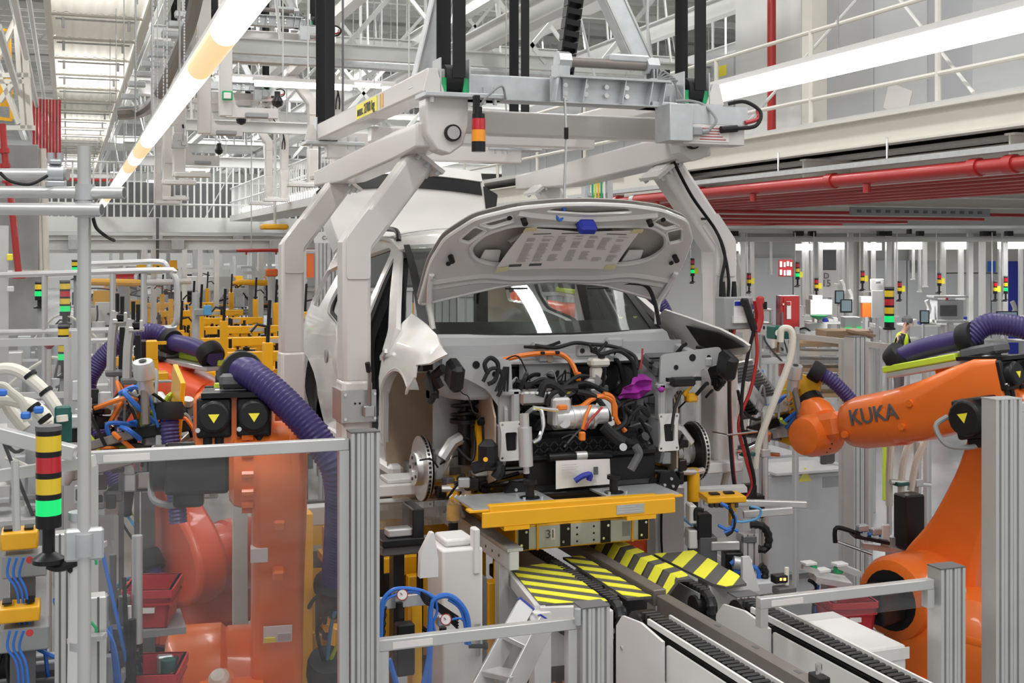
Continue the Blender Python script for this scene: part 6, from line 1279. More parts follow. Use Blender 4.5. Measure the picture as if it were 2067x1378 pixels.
O('profile_post', 'alu', bx(r7(1508, 0).x - .045, r7(1508, 0).x + .045, r7(1508, 0).y - .04, r7(1508, 0).y + .04, 0, r7(0, 1075).z), fx)
for k in (-.02, .02): O('groove', 'darkgrey', bx(r7(1508, 0).x + k - .004, r7(1508, 0).x + k + .004, r7(1508, 0).y - .042, r7(1508, 0).y - .039, 0, r7(0, 1075).z), fx)
O('long_bar', 'alu', be(r7(1420, 1012, 6.8), r7(1628, 1018, 6.8), .04, .035, b=.003), fx); O('long_bar', 'alu', be(r7(1500, 1038, 6.7), r7(1600, 1030, 6.7), .03, .04, b=.003), fx); O('top_bar', 'white', be(r7(1400, 990, 7.0), r7(1505, 985, 7.0), .10, .03), fx)
cl_ = [r7(1515, 1058), r7(1540, 1062), r7(1552, 1085), r7(1545, 1108), r7(1520, 1105)]; O('cable_carrier', 'black', tb(cl_, .024, 8, 5, rib=(.03, .005)), fx)
def fh(pts, m='bluehose', r_=.009, D=6.5): return O('hose', m, tb([r7(a, b, D) for a, b in pts], r_, 7, 6), fx)
fh([(1455, 1015), (1475, 1028), (1485, 1050), (1470, 1068), (1450, 1060)]); fh([(1460, 1018), (1480, 1035), (1478, 1062)]); fh([(1478, 1050), (1500, 1053), (1530, 1045), (1535, 1028), (1515, 1022)], 'cyanblue', .007); fh([(1462, 1075), (1478, 1068), (1490, 1072)]); fh([(1420, 1030), (1405, 1028), (1404, 1050)], 'rubber', .012); fh([(1470, 1020), (1482, 1045), (1478, 1070), (1465, 1080)], 'rubber', .011)
O('leg', 'midgrey', bx(r7(1440, 0).x - .04, r7(1440, 0).x + .04, r7(1440, 0).y, r7(1440, 0).y + .1, 0, r7(0, 1160).z), fx); O('gusset', 'white', pr([(r7(1428, 0).x, r7(0, 1160).z), (r7(1428, 0).x, r7(0, 1092).z), (r7(1445, 0).x, r7(0, 1092).z), (r7(1468, 0).x, r7(0, 1160).z)], 'y', r7(1445, 0, 6.2).y, r7(1445, 0, 6.2).y + .02), fx)
# feed tube sockets on rods, three of them with white tubes
def feed(label, px, py, D, tubes, tgt):
    t = T('feed_holder', label, 'holder', (*at(px, None, D=D, Z=0).xy, 0)); p = r7(px, py, D)
    O('column', 'alu', cy((p.x + .08, p.y, 0), (p.x + .08, p.y, p.z + .25), .022, 10), t)
    O('cross_rod', 'chrome', cy(p + V((-.12, 0, .02)), p + V((.18, 0, -.02)), .014, 10), t); O('rod_clamp', 'zinc', cb(p + V((.08, 0, 0)), (.06, .05, .05), .006), t); O('green_clamp', 'darkgreen', cb(p + V((-.04, 0, 0)), (.09, .05, .022), .004), t)
    O('socket_block', 'black', [cb(p + V((-.03, 0, -.24)), (.08, .07, .12), .008)], t); O('socket_block', 'black', cb(p + V((.04, 0.02, -.32)), (.07, .08, .14), .008), t); O('red_led', 'redlens', cb(p + V((-.05, -.037, -.25)), (.03, .006, .012)), t)
    for pts in tubes: O('white_tube', 'hosewhite', tb([r7(a, b, D) for a, b in pts], .021, 10, 6), t)
    return t
feed('feed holder with one long white tube beside the red cable loop', 1520, 915, 7.3, [[(1575, 690), (1578, 665), (1595, 665), (1600, 690), (1590, 740), (1555, 830), (1530, 900), (1524, 945)], [(1505, 770), (1490, 850), (1465, 960), (1455, 1010)]], None)
feed('feed holder with three white tubes behind the raised orange arm', 1830, 975, 7.4, [[(1800, 880), (1795, 950), (1795, 1020)], [(1840, 880), (1822, 940), (1818, 1020)], [(1872, 880), (1850, 930), (1838, 990)]], None)
hb2 = T('hose_block', 'dark green clamp block on the clear fence behind the finned tool plate', 'clamp block', tuple(r7(1572, 685, 10.2))); O('block', 'darkgreen', cb(r7(1572, 670, 10.2), (.16, .14, .11), .008), hb2); O('bore', 'hosewhite', cy(r7(1572, 672, 10.05), r7(1572, 672, 10.2), .03, 12), hb2)
# sensor slide
ss = T('sensor_slide', 'black sensor slide with small valves behind the shoulder motor', 'slide unit', (*at(1740, None, D=7.2, Z=0).xy, 0)); s7 = lambda px, py: at(px, py, D=7.2)
O('slide_plate', 'black', be(s7(1720, 1078), s7(1790, 1092), .12, .02), ss); O('rail', 'alu', be(s7(1740, 1100), s7(1860, 1118), .05, .03), ss); O('push_rod', 'chrome', cy(s7(1690, 1093), s7(1760, 1118), .010, 8), ss); O('bracket', 'black', tb([s7(1686, 1095), s7(1686, 1068), s7(1700, 1066), s7(1735, 1078)], .014, 8, 3), ss)
for (px, py) in ((1740, 1065), (1768, 1072)): O('valve', 'zinc', cb(s7(px, py), (.07, .05, .04), .006), ss); 
for (px, py) in ((1735, 1072), (1752, 1078), (1775, 1080)): O('blue_fitting', 'bluehose', cy(s7(px, py), s7(px + 6, py), .012, 8), ss)
O('hanger_plate', 'white', cb(s7(1787, 1085), (.06, .02, .16), .006), ss); O('column', 'alu', bx(s7(1800, 0).x, s7(1830, 0).x, s7(1800, 0).y, s7(1800, 0).y + .06, 0, s7(0, 1085).z), ss); O('housing', 'black', cb(s7(1835, 1050), (.14, .12, .32), .01), ss)
# clamp table and red crate
tb_ = T('clamp_table', 'steel clamp table with green stops above the crate by the far robot', 'table', (*at(1690, None, D=6.4, Z=0).xy, 0)); t6 = lambda px, py: at(px, py, D=6.4)
O('top', 'alu', be(t6(1640, 1162), t6(1712, 1175), .16, .03), tb_); O('arm', 'alu', be(t6(1620, 1142), t6(1672, 1162), .05, .03), tb_); O('arm', 'alu', be(t6(1690, 1140), t6(1735, 1158), .05, .03), tb_); 
for (px, py) in ((1640, 1145), (1692, 1150)): O('green_stop', 'green', cb(t6(px, py), (.04, .04, .035), .005), tb_)
for (px, py) in ((1632, 1136), (1660, 1150), (1695, 1138)): O('pad', 'white', cb(t6(px, py), (.07, .06, .016), .003), tb_)
O('leg', 'alu', bx(t6(1680, 0).x - .03, t6(1680, 0).x + .03, t6(1680, 0).y, t6(1680, 0).y + .06, 0, t6(0, 1165).z), tb_); O('hose', 'bluehose', tb([t6(1650, 1180), t6(1645, 1240), t6(1655, 1285), t6(1700, 1290)], .011, 8, 6), tb_); O('hose', 'rubber', tb([t6(1632, 1170), t6(1648, 1185), t6(1642, 1230), t6(1646, 1290)], .010, 8, 6), tb_)
p = at(1705, 1268, D=6.3); crate('red crate under the steel clamp table', p.x, p.y, p.z, .24, .26, .17, rz=-.2)
t = T('crate_stand', 'grey stand under the crate by the clamp table', 'stand', (p.x, p.y, 0)); O('shelf', 'midgrey', bx(p.x - .14, p.x + .14, p.y - .14, p.y + .14, p.z - .03, p.z - .004), t); O('column', 'midgrey', bx(p.x - .06, p.x + .06, p.y - .05, p.y + .05, 0, p.z - .03), t)
# beacon box with amber leds, white cover box, small post
lb = T('sensor_box', 'small black sensor box with lit amber dots beside the striped mat', 'sensor', tuple(at(1575, 1172, D=6.0))); l6 = lambda px, py: at(px, py, D=6.0)
bev(O('case', 'black', cb(l6(1573, 1167), (.075, .05, .04), .004), lb), .003); O('led', 'ledamber', cb(l6(1570, 1166) + V((0, -.027, 0)), (.012, .004, .012)), lb); O('led', 'ledamber', cb(l6(1578, 1166) + V((0, -.027, 0)), (.012, .004, .012)), lb)
O('white_rod', 'hosewhite', cy(l6(1588, 1180), l6(1588, 1145), .011, 10), lb); O('post', 'midgrey', bx(l6(1585, 0).x - .04, l6(1585, 0).x + .04, l6(1585, 0).y, l6(1585, 0).y + .05, 0, l6(0, 1185).z), lb); O('head', 'darkgrey', cb(l6(1583, 1190), (.10, .07, .035), .004), lb)
wb = T('cover_box', 'long white sheet-metal cover box beside the near chain conveyor', 'cover', (3.1, 4.45, 0)); bev(O('body', 'white', bx(3.0, 3.42, 4.36, 4.9, .55, 1.30), wb), .015); O('lip', 'white', bx(2.99, 3.43, 4.355, 4.36, 1.24, 1.29), wb); O('leg', 'white', bx(3.05, 3.15, 4.45, 4.85, 0, .55), wb); O('leg', 'white', bx(3.3, 3.4, 4.45, 4.85, 0, .55), wb)
# valve motor with blue hoses right of the mat
vm = T('valve_motor', 'grey valve motor with blue fittings behind the striped mat', 'motor', (*at(1505, None, D=6.5, Z=0).xy, 0)); v6 = lambda px, py: at(px, py, D=6.5)
O('body', 'zinc', cy(v6(1480, 1135), v6(1515, 1140), .035, 14), vm); O('base', 'cabinet', cb(v6(1530, 1180), (.16, .16, .07), .008), vm); O('stand', 'midgrey', bx(v6(1520, 0).x, v6(1545, 0).x, v6(1520, 0).y, v6(1520, 0).y + .08, 0, v6(0, 1190).z), vm)
for pts in ([(1475, 1138), (1490, 1130), (1508, 1148), (1512, 1170)], [(1510, 1140), (1530, 1150), (1532, 1175)], [(1480, 1150), (1500, 1155), (1520, 1150)]): O('hose', 'bluehose', tb([v6(a, b) for a, b in pts], .012, 8, 5), vm)
O('black_chain', 'black', tb([v6(1535, 1140), v6(1545, 1155), v6(1540, 1180)], .022, 8, 4, rib=(.02, .004)), vm)
# white leg post behind the 31 carriage
wp = T('lift_column', 'white rounded lift column behind the numbered carriage', 'column', (*at(1335, None, D=7.6, Z=0).xy, 0)); b_ = at(1335, None, D=7.6, Z=0); O('column', 'white', pr([(b_.x - .04, 0), (b_.x + .16, 0), (b_.x + .16, 1.52), (b_.x - .18, 1.52), (b_.x - .14, 1.48), (b_.x - .06, 1.40), (b_.x - .04, 1.30)], 'y', b_.y, b_.y + .12), wp); O('cable', 'rubber', tb([(b_.x + .0, b_.y - .01, 1.5), (b_.x - .01, b_.y - .02, 1.2), (b_.x + .02, b_.y - .02, .9)], .008, 6, 5), wp)
# control cabinets beyond the side fence
for i, (px, py0, py1, w_, D, d_) in enumerate(((1640, 950, 1200, 1.0, 11.2, .7), (1550, 920, 1050, .85, 12.3, .6))):
    b_ = at(px, None, D=D, Z=0); z1 = at(px, py0, D=D).z
    t = T('control_cabinet', ['grey control cabinet with a warning triangle behind the clear fence', 'low grey cabinet behind the feed holder'][i], 'cabinet', (b_.x, b_.y, 0)); bev(O('body', 'cabinet', bx(b_.x - w_ / 2, b_.x + w_ / 2, b_.y, b_.y + d_, .05, z1), t), .008); O('plinth', 'darkgrey', bx(b_.x - w_ / 2 + .02, b_.x + w_ / 2 - .02, b_.y + .02, b_.y + d_ - .02, 0, .05), t); O('door', 'cabinet', bx(b_.x - w_ / 2 + .02, b_.x + w_ / 2 - .02, b_.y - .012, b_.y, .08, z1 - .03, .004), t)
    if i == 0:
        O('warning_sign', 'signyellow', pr([(b_.x - .16, .9), (b_.x - .02, .9), (b_.x - .09, 1.03)], 'y', b_.y - .016, b_.y - .012), t); O('vent', 'midgrey', bx(b_.x + .1, b_.x + .4, b_.y - .015, b_.y - .012, z1 - .16, z1 - .06), t); O('tray', 'white', bx(b_.x - .45, b_.x + .3, b_.y - .1, b_.y + .4, z1, z1 + .02), t); O('handset', 'black', cb((b_.x + .3, b_.y + .2, z1 + .09), (.2, .06, .16), .02, .4), t)
# ================================================================ OVERHEAD STEEL, DECKS, MEZZANINE
rnd = random.Random(12)
# cross beams with hanger rods
CB = [(13.5, 6.9), (15.5, 5.6), (17.5, 7.7), (19.5, 6.2), (21.5, 5.2), (24, 7.2), (26.5, 5.9), (29, 6.8), (31.5, 5.3), (34, 7.6), (37, 6.1), (40, 5.4), (44, 6.9), (48, 5.9), (53, 7.4), (58, 6.0), (64, 5.2), (70, 7.0), (78, 6.0), (88, 5.3)]
for i, (y, z) in enumerate(CB):
    t = T('overhead_beam', 'pale grey steel beam crossing high over the line', 'beam', (5, y, z), 'cross beams under the roof')
    h = rnd.choice((.2, .26, .32)); x_l = 1.5 if y < 45 else -7; O('beam', 'palesteel', ibeam((x_l, y, z), (20, y, z), .16, h), t)
    for k in range(7): O('hanger_rod', 'palesteel', cy((x_l + .3 + k * 2.6 + rnd.uniform(0, .8), y, z + h / 2), (x_l + .3 + k * 2.6 + rnd.uniform(0, .3), y, 10.1), .022, 5), t)
    if i % 2: O('service_pipe', rnd.choice(('palesteel', 'zinc', 'red', 'white')), cy((x_l, y - .25, z - .2), (20, y - .25, z - .2), rnd.uniform(.03, .07), 8), t)
    for k in range(4):
        x = rnd.uniform(2.8, 9); O('diagonal_brace', 'palesteel', be((x, y, z), (x + rnd.choice((-1, 1)) * 1.2, y, z + 1.4), .06, .06), t)
for i, (x, z) in enumerate(((-1.9, 8.3), (1.9, 8.2), (3.75, 6.6), (5.3, 5.9), (6.6, 7.3), (9.5, 6.8), (13, 7.2))):
    t = T('overhead_runway', 'long pale steel runway beam running along the line', 'beam', (x, 40, z), 'runway beams along the hall'); O('beam', 'palesteel', ibeam((x, 12, z), (x, 95, z), .18, .3), t)
    for k in range(6): O('hanger_rod', 'palesteel', cy((x, 15 + k * 8, z + .15), (x, 15 + k * 8, 10.1), .03, 5), t)
# roof trusses
for y in (12, 20, 28, 37, 47, 58, 70, 84):
    t = T('roof_truss', 'white lattice roof truss under the ceiling', 'truss', (5, y, 8.9), 'roof trusses'); O('top_chord', 'roof', bx(-13, 39, y - .1, y + .1, 9.9, 10.1), t); O('bottom_chord', 'roof', bx(-13, 39, y - .08, y + .08, 8.9, 9.04), t)
    for k in range(26): O('lattice_bar', 'roof', be((-12 + k * 1.6, y, 9.0), (-11.2 + k * 1.6, y, 9.95), .06, .06), t); O('lattice_bar', 'roof', be((-11.2 + k * 1.6, y, 9.95), (-10.4 + k * 1.6, y, 9.0), .06, .06), t)
# short tube lamps across the hall
for y in (14.5, 18.5, 22.7, 25.2, 30.2, 35.5, 42, 50, 56, 67):
    for x in (2.65, 4.2, 5.9, 7.7):
        if (x < 7 or y > 26) and rnd.random() < .92:
            zz = rnd.choice((5.0, 5.6, 7.2)); lab = 'short lit tube lamp hung across the hall'
            t = T('tube_lamp', lab, 'lamp', (x, y, zz), 'short tube lamps over the line'); O('tube', 'lamp', bx(x - .58, x + .58, y - .05, y + .05, zz - .03, zz + .03, .01), t); O('tray', 'white', bx(x - .6, x + .6, y - .07, y + .07, zz + .03, zz + .07), t)
            for k in (-.15, .15): O('wire', 'palesteel', cy((x + k - .1, y, zz + .07), (x + k - .1, y, 10.1), .01, 4), t)
# overhead protective deck, upper left: every corrugated panel is a piece
dk = T('protective_deck', 'cream corrugated protective deck hung under an overhead conveyor', 'overhead deck', (.45, 30, 7.0))
y = 12.0; i = 0
while y < 62:
    O('deck_panel', 'deckpanel', [lo([[(-.28 + .0456 * k, yy, 7.04 + (.025 if k % 4 in (1, 2) else 0)) for k in range(33)] for yy in (y + .03, y + 2.42)], cap=False, close=False)], dk)
    O('cross_rod', 'zinc', cy((-.2, y, 6.94), (1.1, y, 6.94), .018, 6), dk)
    for x in (-.08, .98): O('rod_hanger', 'zinc', cb((x, y, 6.88), (.05, .05, .18), .005), dk)
    O('cross_flange', 'cream', bx(-.3, 1.2, y - .06, y + .06, 7.0, 7.03), dk)
    y += 2.45; i += 1
for x in (-.36, 1.20): O('edge_beam', 'cream', bx(x, x + .10, 11, 64, 6.90, 7.2), dk)
for y in range(14, 64, 6): O('deck_hanger', 'palesteel', cy((-.31, y, 7.2), (-.31, y, 10.1), .025, 5), dk); O('deck_hanger', 'palesteel', cy((1.25, y, 7.2), (1.25, y, 10.1), .025, 5), dk)
# rails beside the deck
for i, (x, z) in enumerate(((-.62, 7.25), (-.75, 6.6), (-.58, 5.9), (-.70, 5.4))):
    S('guard_pipe', 'palesteel', cy((x, 14, z), (x, 60, z), .045, 8), ['upper guard pipe beside the cream deck', 'second guard pipe beside the cream deck', 'third guard pipe beside the cream deck', 'lowest guard pipe beside the cream deck'][i], 'pipe', 'guard pipes beside the deck')
# left tower: grey ventilation column, white lattice and yellow gate
vc = T('clad_column', 'dark grey clad column with a red sprinkler pipe', 'column', (-1.0, 16.5, 0)); b0 = at(20, None, D=17, Z=0); b1 = at(78, None, D=17, Z=0)
bev(O('cladding', 'midgrey', bx(b0.x - .8, b1.x, b0.y, b0.y + 1.2, 0, at(40, 290, D=17).z), vc), .02); O('lower_cladding', 'midgrey', bx(b0.x - .8, b1.x + .1, b0.y - .06, b0.y + 1.2, 0, at(40, 555, D=17).z), vc); O('ledge', 'cream', bx(b0.x - .8, b1.x + .12, b0.y - .1, b0.y, at(40, 555, D=17).z, at(40, 545, D=17).z), vc)
for px in (84, 95): O('edge_post', 'cream', cy(at(px, 570, D=17.2), at(px - 8, 300, D=17.2), .045, 8), vc)
rp_ = T('sprinkler_pipe', 'red sprinkler drop pipe on the clad column', 'pipe', tuple(at(38, 560, D=16.6))); O('pipe', 'red', tb([at(5, 250, D=16.6), at(12, 340, D=16.6), at(22, 400, D=16.6), at(38, 558, D=16.6)], .045, 10, 3), rp_); O('foot_flange', 'red', cy(at(38, 555, D=16.6), at(38, 562, D=16.6), .09, 14), rp_)
for (px, py) in ((9, 300), (10, 330), (14, 360)): O('pipe_joint', 'red', cy(at(px, py, D=16.6), at(px + 1, py + 9, D=16.6), .07, 10), rp_)
tw = T('lattice_tower', 'cream lattice tower with a yellow gate', 'tower', tuple(at(40, 260, D=18))); q18 = lambda px, py: at(px, py, D=18)
for (a, b) in (((32, 30), (48, 260)), ((32, 40), (-10, 130)), ((0, 150), (40, 250)), ((40, 150), (0, 205)), ((-10, 152), (60, 152)), ((-10, 258), (70, 258)), ((50, 100), (62, 260)), ((0, 165), (50, 165))): O('lattice_bar', 'cream', be(q18(*a), q18(*b), .07, .07), tw)
gt = T('yellow_gate', 'yellow safety gate inside the cream lattice tower', 'gate', tuple(at(12, 240, D=18.3))); gq = lambda px, py: at(px, py, D=18.3)
for (a, b) in (((-10, 58), (18, 62)), ((18, 60), (24, 240)), ((-10, 238), (24, 242))): O('frame_bar', 'yellow', be(gq(*a), gq(*b), .045, .045), gt)
O('gate_panel', 'yellow', be(gq(12, 148), gq(12, 215), .16, .03), gt)
rd = T('red_shutter', 'dark red ribbed shutter behind the lattice tower', 'shutter', tuple(at(85, 315, D=24)))
for k in range(9): O('slat', 'redbox', bx(at(66, 0, D=24).x + .06 * k, at(66, 0, D=24).x + .045 + .06 * k, at(85, 0, D=24).y, at(85, 0, D=24).y + .04, at(85, 318, D=24).z, at(85, 200, D=24).z), rd)
# empty hangers waiting further up the line
h1 = dup(g, move=(0, 11.0, 2.35), label='empty hanger with straps waiting further along the overhead line'); h2 = dup(g, move=(.3, 17.5, 2.3), label='farther empty hanger hanging over the walkway')
for i, (px, y0, y1, foot, D, gb) in enumerate(((455, -20, 235, 105, 12.0, 193), (412, -20, 270, 75, 13.5, None), (362, 190, 330, 80, 17.0, 288), (345, 120, 330, 20, 18.0, None), (318, 80, 250, 30, 15.0, None))):
    t = T('carrier_arm', ['pale carrier arm with a green box and a long foot', 'cream carrier arm just behind the amber lamp lens', 'small carrier arm with a green box farther up the line', 'plain carrier arm beside the small green-boxed arm', 'grey carrier arm above the gold trunking'][i], 'carrier arm', tuple(at(px, y1, D=D)), 'overhead carrier arms')
    a = at(px, y1, D=D); z1 = at(px, y0, D=D).z; s_ = D / 2450
    bev(O('upright', 'gantry', bx(a.x - 13 * s_, a.x + 13 * s_, a.y - .05, a.y + .05, a.z, z1), t), .01)
    O('foot', 'gantry', be(a + V((0, 0, 8 * s_)), at(px + foot, y1 - 5, D=D + .2) + V((0, 0, 0)), .09, 20 * s_), t); O('gusset', 'gantry', pr([(a.x + 12 * s_, a.z), (a.x + 42 * s_, a.z), (a.x + 20 * s_, a.z + 25 * s_), (a.x + 12 * s_, a.z + 60 * s_)], 'y', a.y - .02, a.y + .02), t)
    if foot > 40: O('knob', 'black', la([(.01, 0), (.05, .02), (.06, .06), (.03, .12), (.03, .16)], at(px + foot, y1 - 18, D=D + .2), (0, 0, 1), 10), t); O('shoe', 'midgrey', cb(at(px + foot * .6, y1 - 2, D=D - .05), (.22, .1, .05), .008), t)
    if gb: O('green_box', 'green', cb(at(px + 4, gb, D=D - .1), (.10, .04, .09), .006), t); O('box_face', 'paper', cb(at(px + 4, gb, D=D - .13), (.07, .02, .06), .004), t)
tk = T('busbar_trunking', 'curved gold and grey busbar trunking beside the lamps', 'trunking', tuple(at(290, 230, D=16))); O('rail', 'brownsteel', tb([at(238, 231, D=16), at(280, 228, D=16), at(305, 215, D=15.5), at(322, 190, D=15), at(345, 140, D=14), at(380, 60, D=12.5), at(400, -20, D=11.5)], .07, 8, 5), tk); O('cover', 'midgrey', tb([at(238, 224, D=16.1), at(280, 221, D=16.1), at(305, 208, D=15.6), at(322, 183, D=15.1), at(345, 133, D=14.1), at(380, 52, D=12.6)], .06, 8, 5), tk)
for k in range(9): O('trunking_bracket', 'zinc', cb(at(262 + 14 * k, 190 - 20 * k + (0 if k else 5), D=16 - .35 * k), (.22, .12, .07), .01), tk)
# hanging chains
for i, (px, y0, y1, D) in enumerate(((372, -10, 150, 9), (337, -10, 240, 10), (330, 60, 250, 12), (318, 100, 260, 13), (275, 80, 230, 14), (310, -10, 230, 12))):
    t = T('hanging_chain', 'thin steel chain hanging beside the bright lamp row', 'chain', tuple(at(px, y1, D=D)), 'hanging chains'); n = 26; l0 = None
    for k in range(n):
        p = at(px, y0 + (y1 - y0) * k / n, D=D); L = abs(at(px, y0, D=D).z - at(px, y1, D=D).z) / n
        if l0 is None: l0 = O('chain_link', 'zinc', cb(p, (.022 if k % 2 else .012, .012, L * .8), .003), t); pz = p
        else: inst(l0, t, p - pz)
    O('top_link', 'zinc', cy(pz, (pz.x, pz.y, 6.9 if -.4 < pz.x < 1.35 and pz.y > 11 else 10.1), .006, 5), t)
# railed walkway along Y
wk = T('walkway', 'pale steel walkway with close white balusters above the line', 'walkway', (4.3, 28, 3.85)); O('floor', 'palesteel', bx(4.1, 5.0, 18, 33.4, 3.85, 4.0), wk)
for x in (4.12, 4.98):
    for z in (4.35, 4.72): O('rail', 'palesteel', cy((x, 18, z), (x, 33.4, z), .025, 6), wk)
b0_ = None
for k in range(61):
    yy = 18.1 + k * .25
    if b0_ is None: b0_ = O('baluster', 'palesteel', bx(4.11, 4.13, yy, yy + .03, 4.0, 4.72), wk); y00 = yy
    else: inst(b0_, wk, (0, yy - y00, 0))
wk2 = T('cross_walkway', 'pale steel walkway with tall white bars crossing the hall', 'walkway', (1.5, 34, 3.7)); O('girder', 'palesteel', bx(-5, 9, 33.7, 34, 3.55, 3.95), wk2); O('lower_girder', 'greysteel', bx(-5, 9, 33.6, 33.9, 3.3, 3.45), wk2); O('top_rail', 'palesteel', cy((-5, 33.8, 4.3), (9, 33.8, 4.3), .03, 6), wk2); O('upper_rail', 'palesteel', cy((-5, 33.8, 5.4), (9, 33.8, 5.4), .03, 6), wk2)
b0_ = None
for k in range(80):
    xx = -4.9 + k * .172
    if b0_ is None: b0_ = O('tall_bar', 'palesteel', bx(xx, xx + .045, 33.8, 33.84, 3.95, 5.4), wk2); x00 = xx
    else: inst(b0_, wk2, (xx - x00, 0, 0))
for k in range(8): O('diagonal_rod', 'palesteel', be((-4 + 1.5 * k, 33.9, 3.95), (-3.2 + 1.5 * k, 33.9, 5.4), .025, .025), wk2)
O('dark_backing', 'darkgrey', bx(-.5, 6.5, 36.0, 36.2, 4.0, 5.0), wk2)
for k, (z, m) in enumerate(((3.05, 'palesteel'), (3.22, 'greysteel'), (2.98, 'white'))):
    t = T('cross_girder', ['pale girder with bolted joints above the far line', 'grey girder hung under the cross walkway', 'white girder just above the far work bays'][k], 'girder', (2, 26 + 6 * k, z)); O('girder', m, ibeam((-5, 26 + 6 * k, z + .12), (8, 26 + 6 * k, z + .12), .2, .22), t)
    for j in range(6): O('joint_plate', 'zinc', bx(-4 + 2 * j, -3.75 + 2 * j, 25.86 + 6 * k, 25.9 + 6 * k, z + .02, z + .22), t)
t = T('red_sprinkler_main', 'thin red sprinkler main under the cross girder', 'pipe', (4.5, 25, 3.05)); O('pipe', 'red', cy((3.2, 25, 3.05), (6.5, 25, 3.05), .035, 8), t)
for x in (3.5, 6.2): O('pipe_hanger', 'zinc', cy((x, 25, 3.08), (x, 25, 10.2), .012, 6), t)
for k in range(5): O('sprinkler_head', 'red', cy((3.4 + k * .6, 25, 3.02), (3.4 + k * .6, 25, 2.96), .02, 6), t)
t = T('yellow_hoist', 'yellow hoist trolley under the walkway', 'hoist', tuple(at(555, 458, D=24))); O('body', 'yellow', bx(at(528, 0, D=24).x, at(585, 0, D=24).x, at(555, 0, D=24).y, at(555, 0, D=24).y + .4, at(0, 463, D=24).z, at(0, 452, D=24).z, .03), t); O('rod', 'palesteel', cy(at(555, 452, D=24.1), (at(555, 0, D=24.1).x, at(555, 0, D=24.1).y, 10.1), .03, 6), t)
# ---------------- mezzanine on the workshop side
mz_ = T('mezzanine', 'mezzanine floor with cream edge beams above the workshop', 'mezzanine', (9, 18, 3.9))
O('edge_beam', 'cream', ibeam((7.25, 6.5, 4.16), (7.25, 14.6, 4.16), .16, .28), mz_); O('edge_beam', 'cream', ibeam((7.27, 14.6, 3.98), (7.27, 34, 3.98), .16, .34), mz_); O('splice_box', 'cream', bx(7.16, 7.36, 13.6, 15.1, 3.75, 4.15), mz_); O('inner_beam', 'cream', ibeam((7.9, 6.5, 3.85), (7.9, 34, 3.85), .2, .3), mz_)
O('deck', 'greysteel', bx(7.2, 24, 6.5, 34, 4.28, 4.34), mz_); O('soffit', 'greysteel', bx(7.6, 24, 6.5, 34, 3.98, 4.02), mz_)
for y in range(8, 34, 3): O('cross_joist', 'cream', ibeam((7.3, y, 3.88), (20, y, 3.88), .12, .22), mz_)
S('steel_column', 'cream', bx(7.95, 8.15, 11.8, 12.0, 4.34, 10.1), 'cream steel column standing on the mezzanine before the pale cabinet', 'column')
for (x, y) in ((23, 12.0), (23, 20.0), (22, 30)): S('mezzanine_column', 'cream', bx(x - .1, x + .1, y - .1, y + .1, 0, 3.76), 'cream column carrying the mezzanine', 'column', 'columns under the mezzanine')
rl = T('mezzanine_railing', 'cream tube railing along the mezzanine edge', 'railing', (7.4, 18, 4.34))
for z in (4.62, 4.98, 5.34): O('rail', 'cream', cy((7.4, 6.5, z), (7.4, 34, z), .024, 8), rl)
for k in range(14): O('post', 'cream', cy((7.4, 7 + 2 * k, 4.34), (7.4, 7 + 2 * k, 5.36), .028, 8), rl)
for i, (y0, y1, x, z1, m) in enumerate(((8.6, 10.3, 8.9, 6.8, 'cabinet'), (11.0, 12.9, 8.9, 6.8, 'cabinet'), (13.0, 14.6, 8.6, 6.6, 'palesteel'), (14.8, 15.9, 8.7, 5.8, 'cabinet'), (16.2, 20.5, 8.9, 6.0, 'cabinet'), (20.6, 25, 8.9, 6.0, 'cabinet'))):
    t = T('switch_cabinet', ['blue grey switch cabinet on the mezzanine with a diagonal stay', 'pale switch cabinet with a taped paper on the mezzanine', 'tall pale switch cabinet on the mezzanine beside the red riser', 'light switch cabinet with a yellow label on the mezzanine', 'long grey switch cabinet row on the mezzanine', 'farther grey switch cabinet row on the mezzanine'][i], 'cabinet', (x, (y0 + y1) / 2, 4.34), 'mezzanine switch cabinets')
    n = max(1, int((y1 - y0) / .8)); w_ = (y1 - y0) / n
    O('carcass', m, bx(x + .02, x + .8, y0, y1, 4.4, z1), t); O('plinth', 'darkgrey', bx(x + .03, x + .78, y0 + .02, y1 - .02, 4.34, 4.4), t)
    for k in range(n): bev(O('door', m, bx(x, x + .02, y0 + k * w_ + .008, y0 + (k + 1) * w_ - .008, 4.42, z1 - .02), t), .004)
    if i == 3: O('yellow_label', 'signyellow', bx(x - .004, x, 15.0, 15.25, 5.5, 5.65), t); O('door_handle', 'black', bx(x - .03, x, 15.2, 15.3, 4.62, 4.72), t)
    if i == 1: O('taped_paper', 'paper', tr(bx(-.004, .002, -.22, .22, -.15, .15), M.Translation((x - .004, 11.5, 4.75)) @ M.Rotation(R(20), 4, 'X')), t)
S('pipe_riser', 'red', cy((8.3, 13.2, 4.34), (8.3, 13.2, 10), .055, 14), 'thick red riser pipe standing on the mezzanine', 'pipe')
for i, (p, q) in enumerate((((7.45, 8.6, 4.4), (8.4, 12.0, 6.9)), ((7.45, 12.6, 4.4), (8.4, 9.5, 6.9)))): S('stay_rod', 'white', cy(p, q, .018, 6), ['diagonal stay rod leaning over the taped paper', 'diagonal stay rod in front of the blue grey cabinet'][i], 'rod')
for i, (x, y) in enumerate(((4.43, 9.8), (4.43, 9.6))): S('lamp_chain', 'zinc', cy((x + (.0, .35)[i], y, 4.3 if 0 else 4.28), (x + (-.35, .35)[i], y, 5.6), .012, 6), ['steel chain rising from the lamp beside the red riser', 'second steel chain rising from the lamp'][i], 'chain')
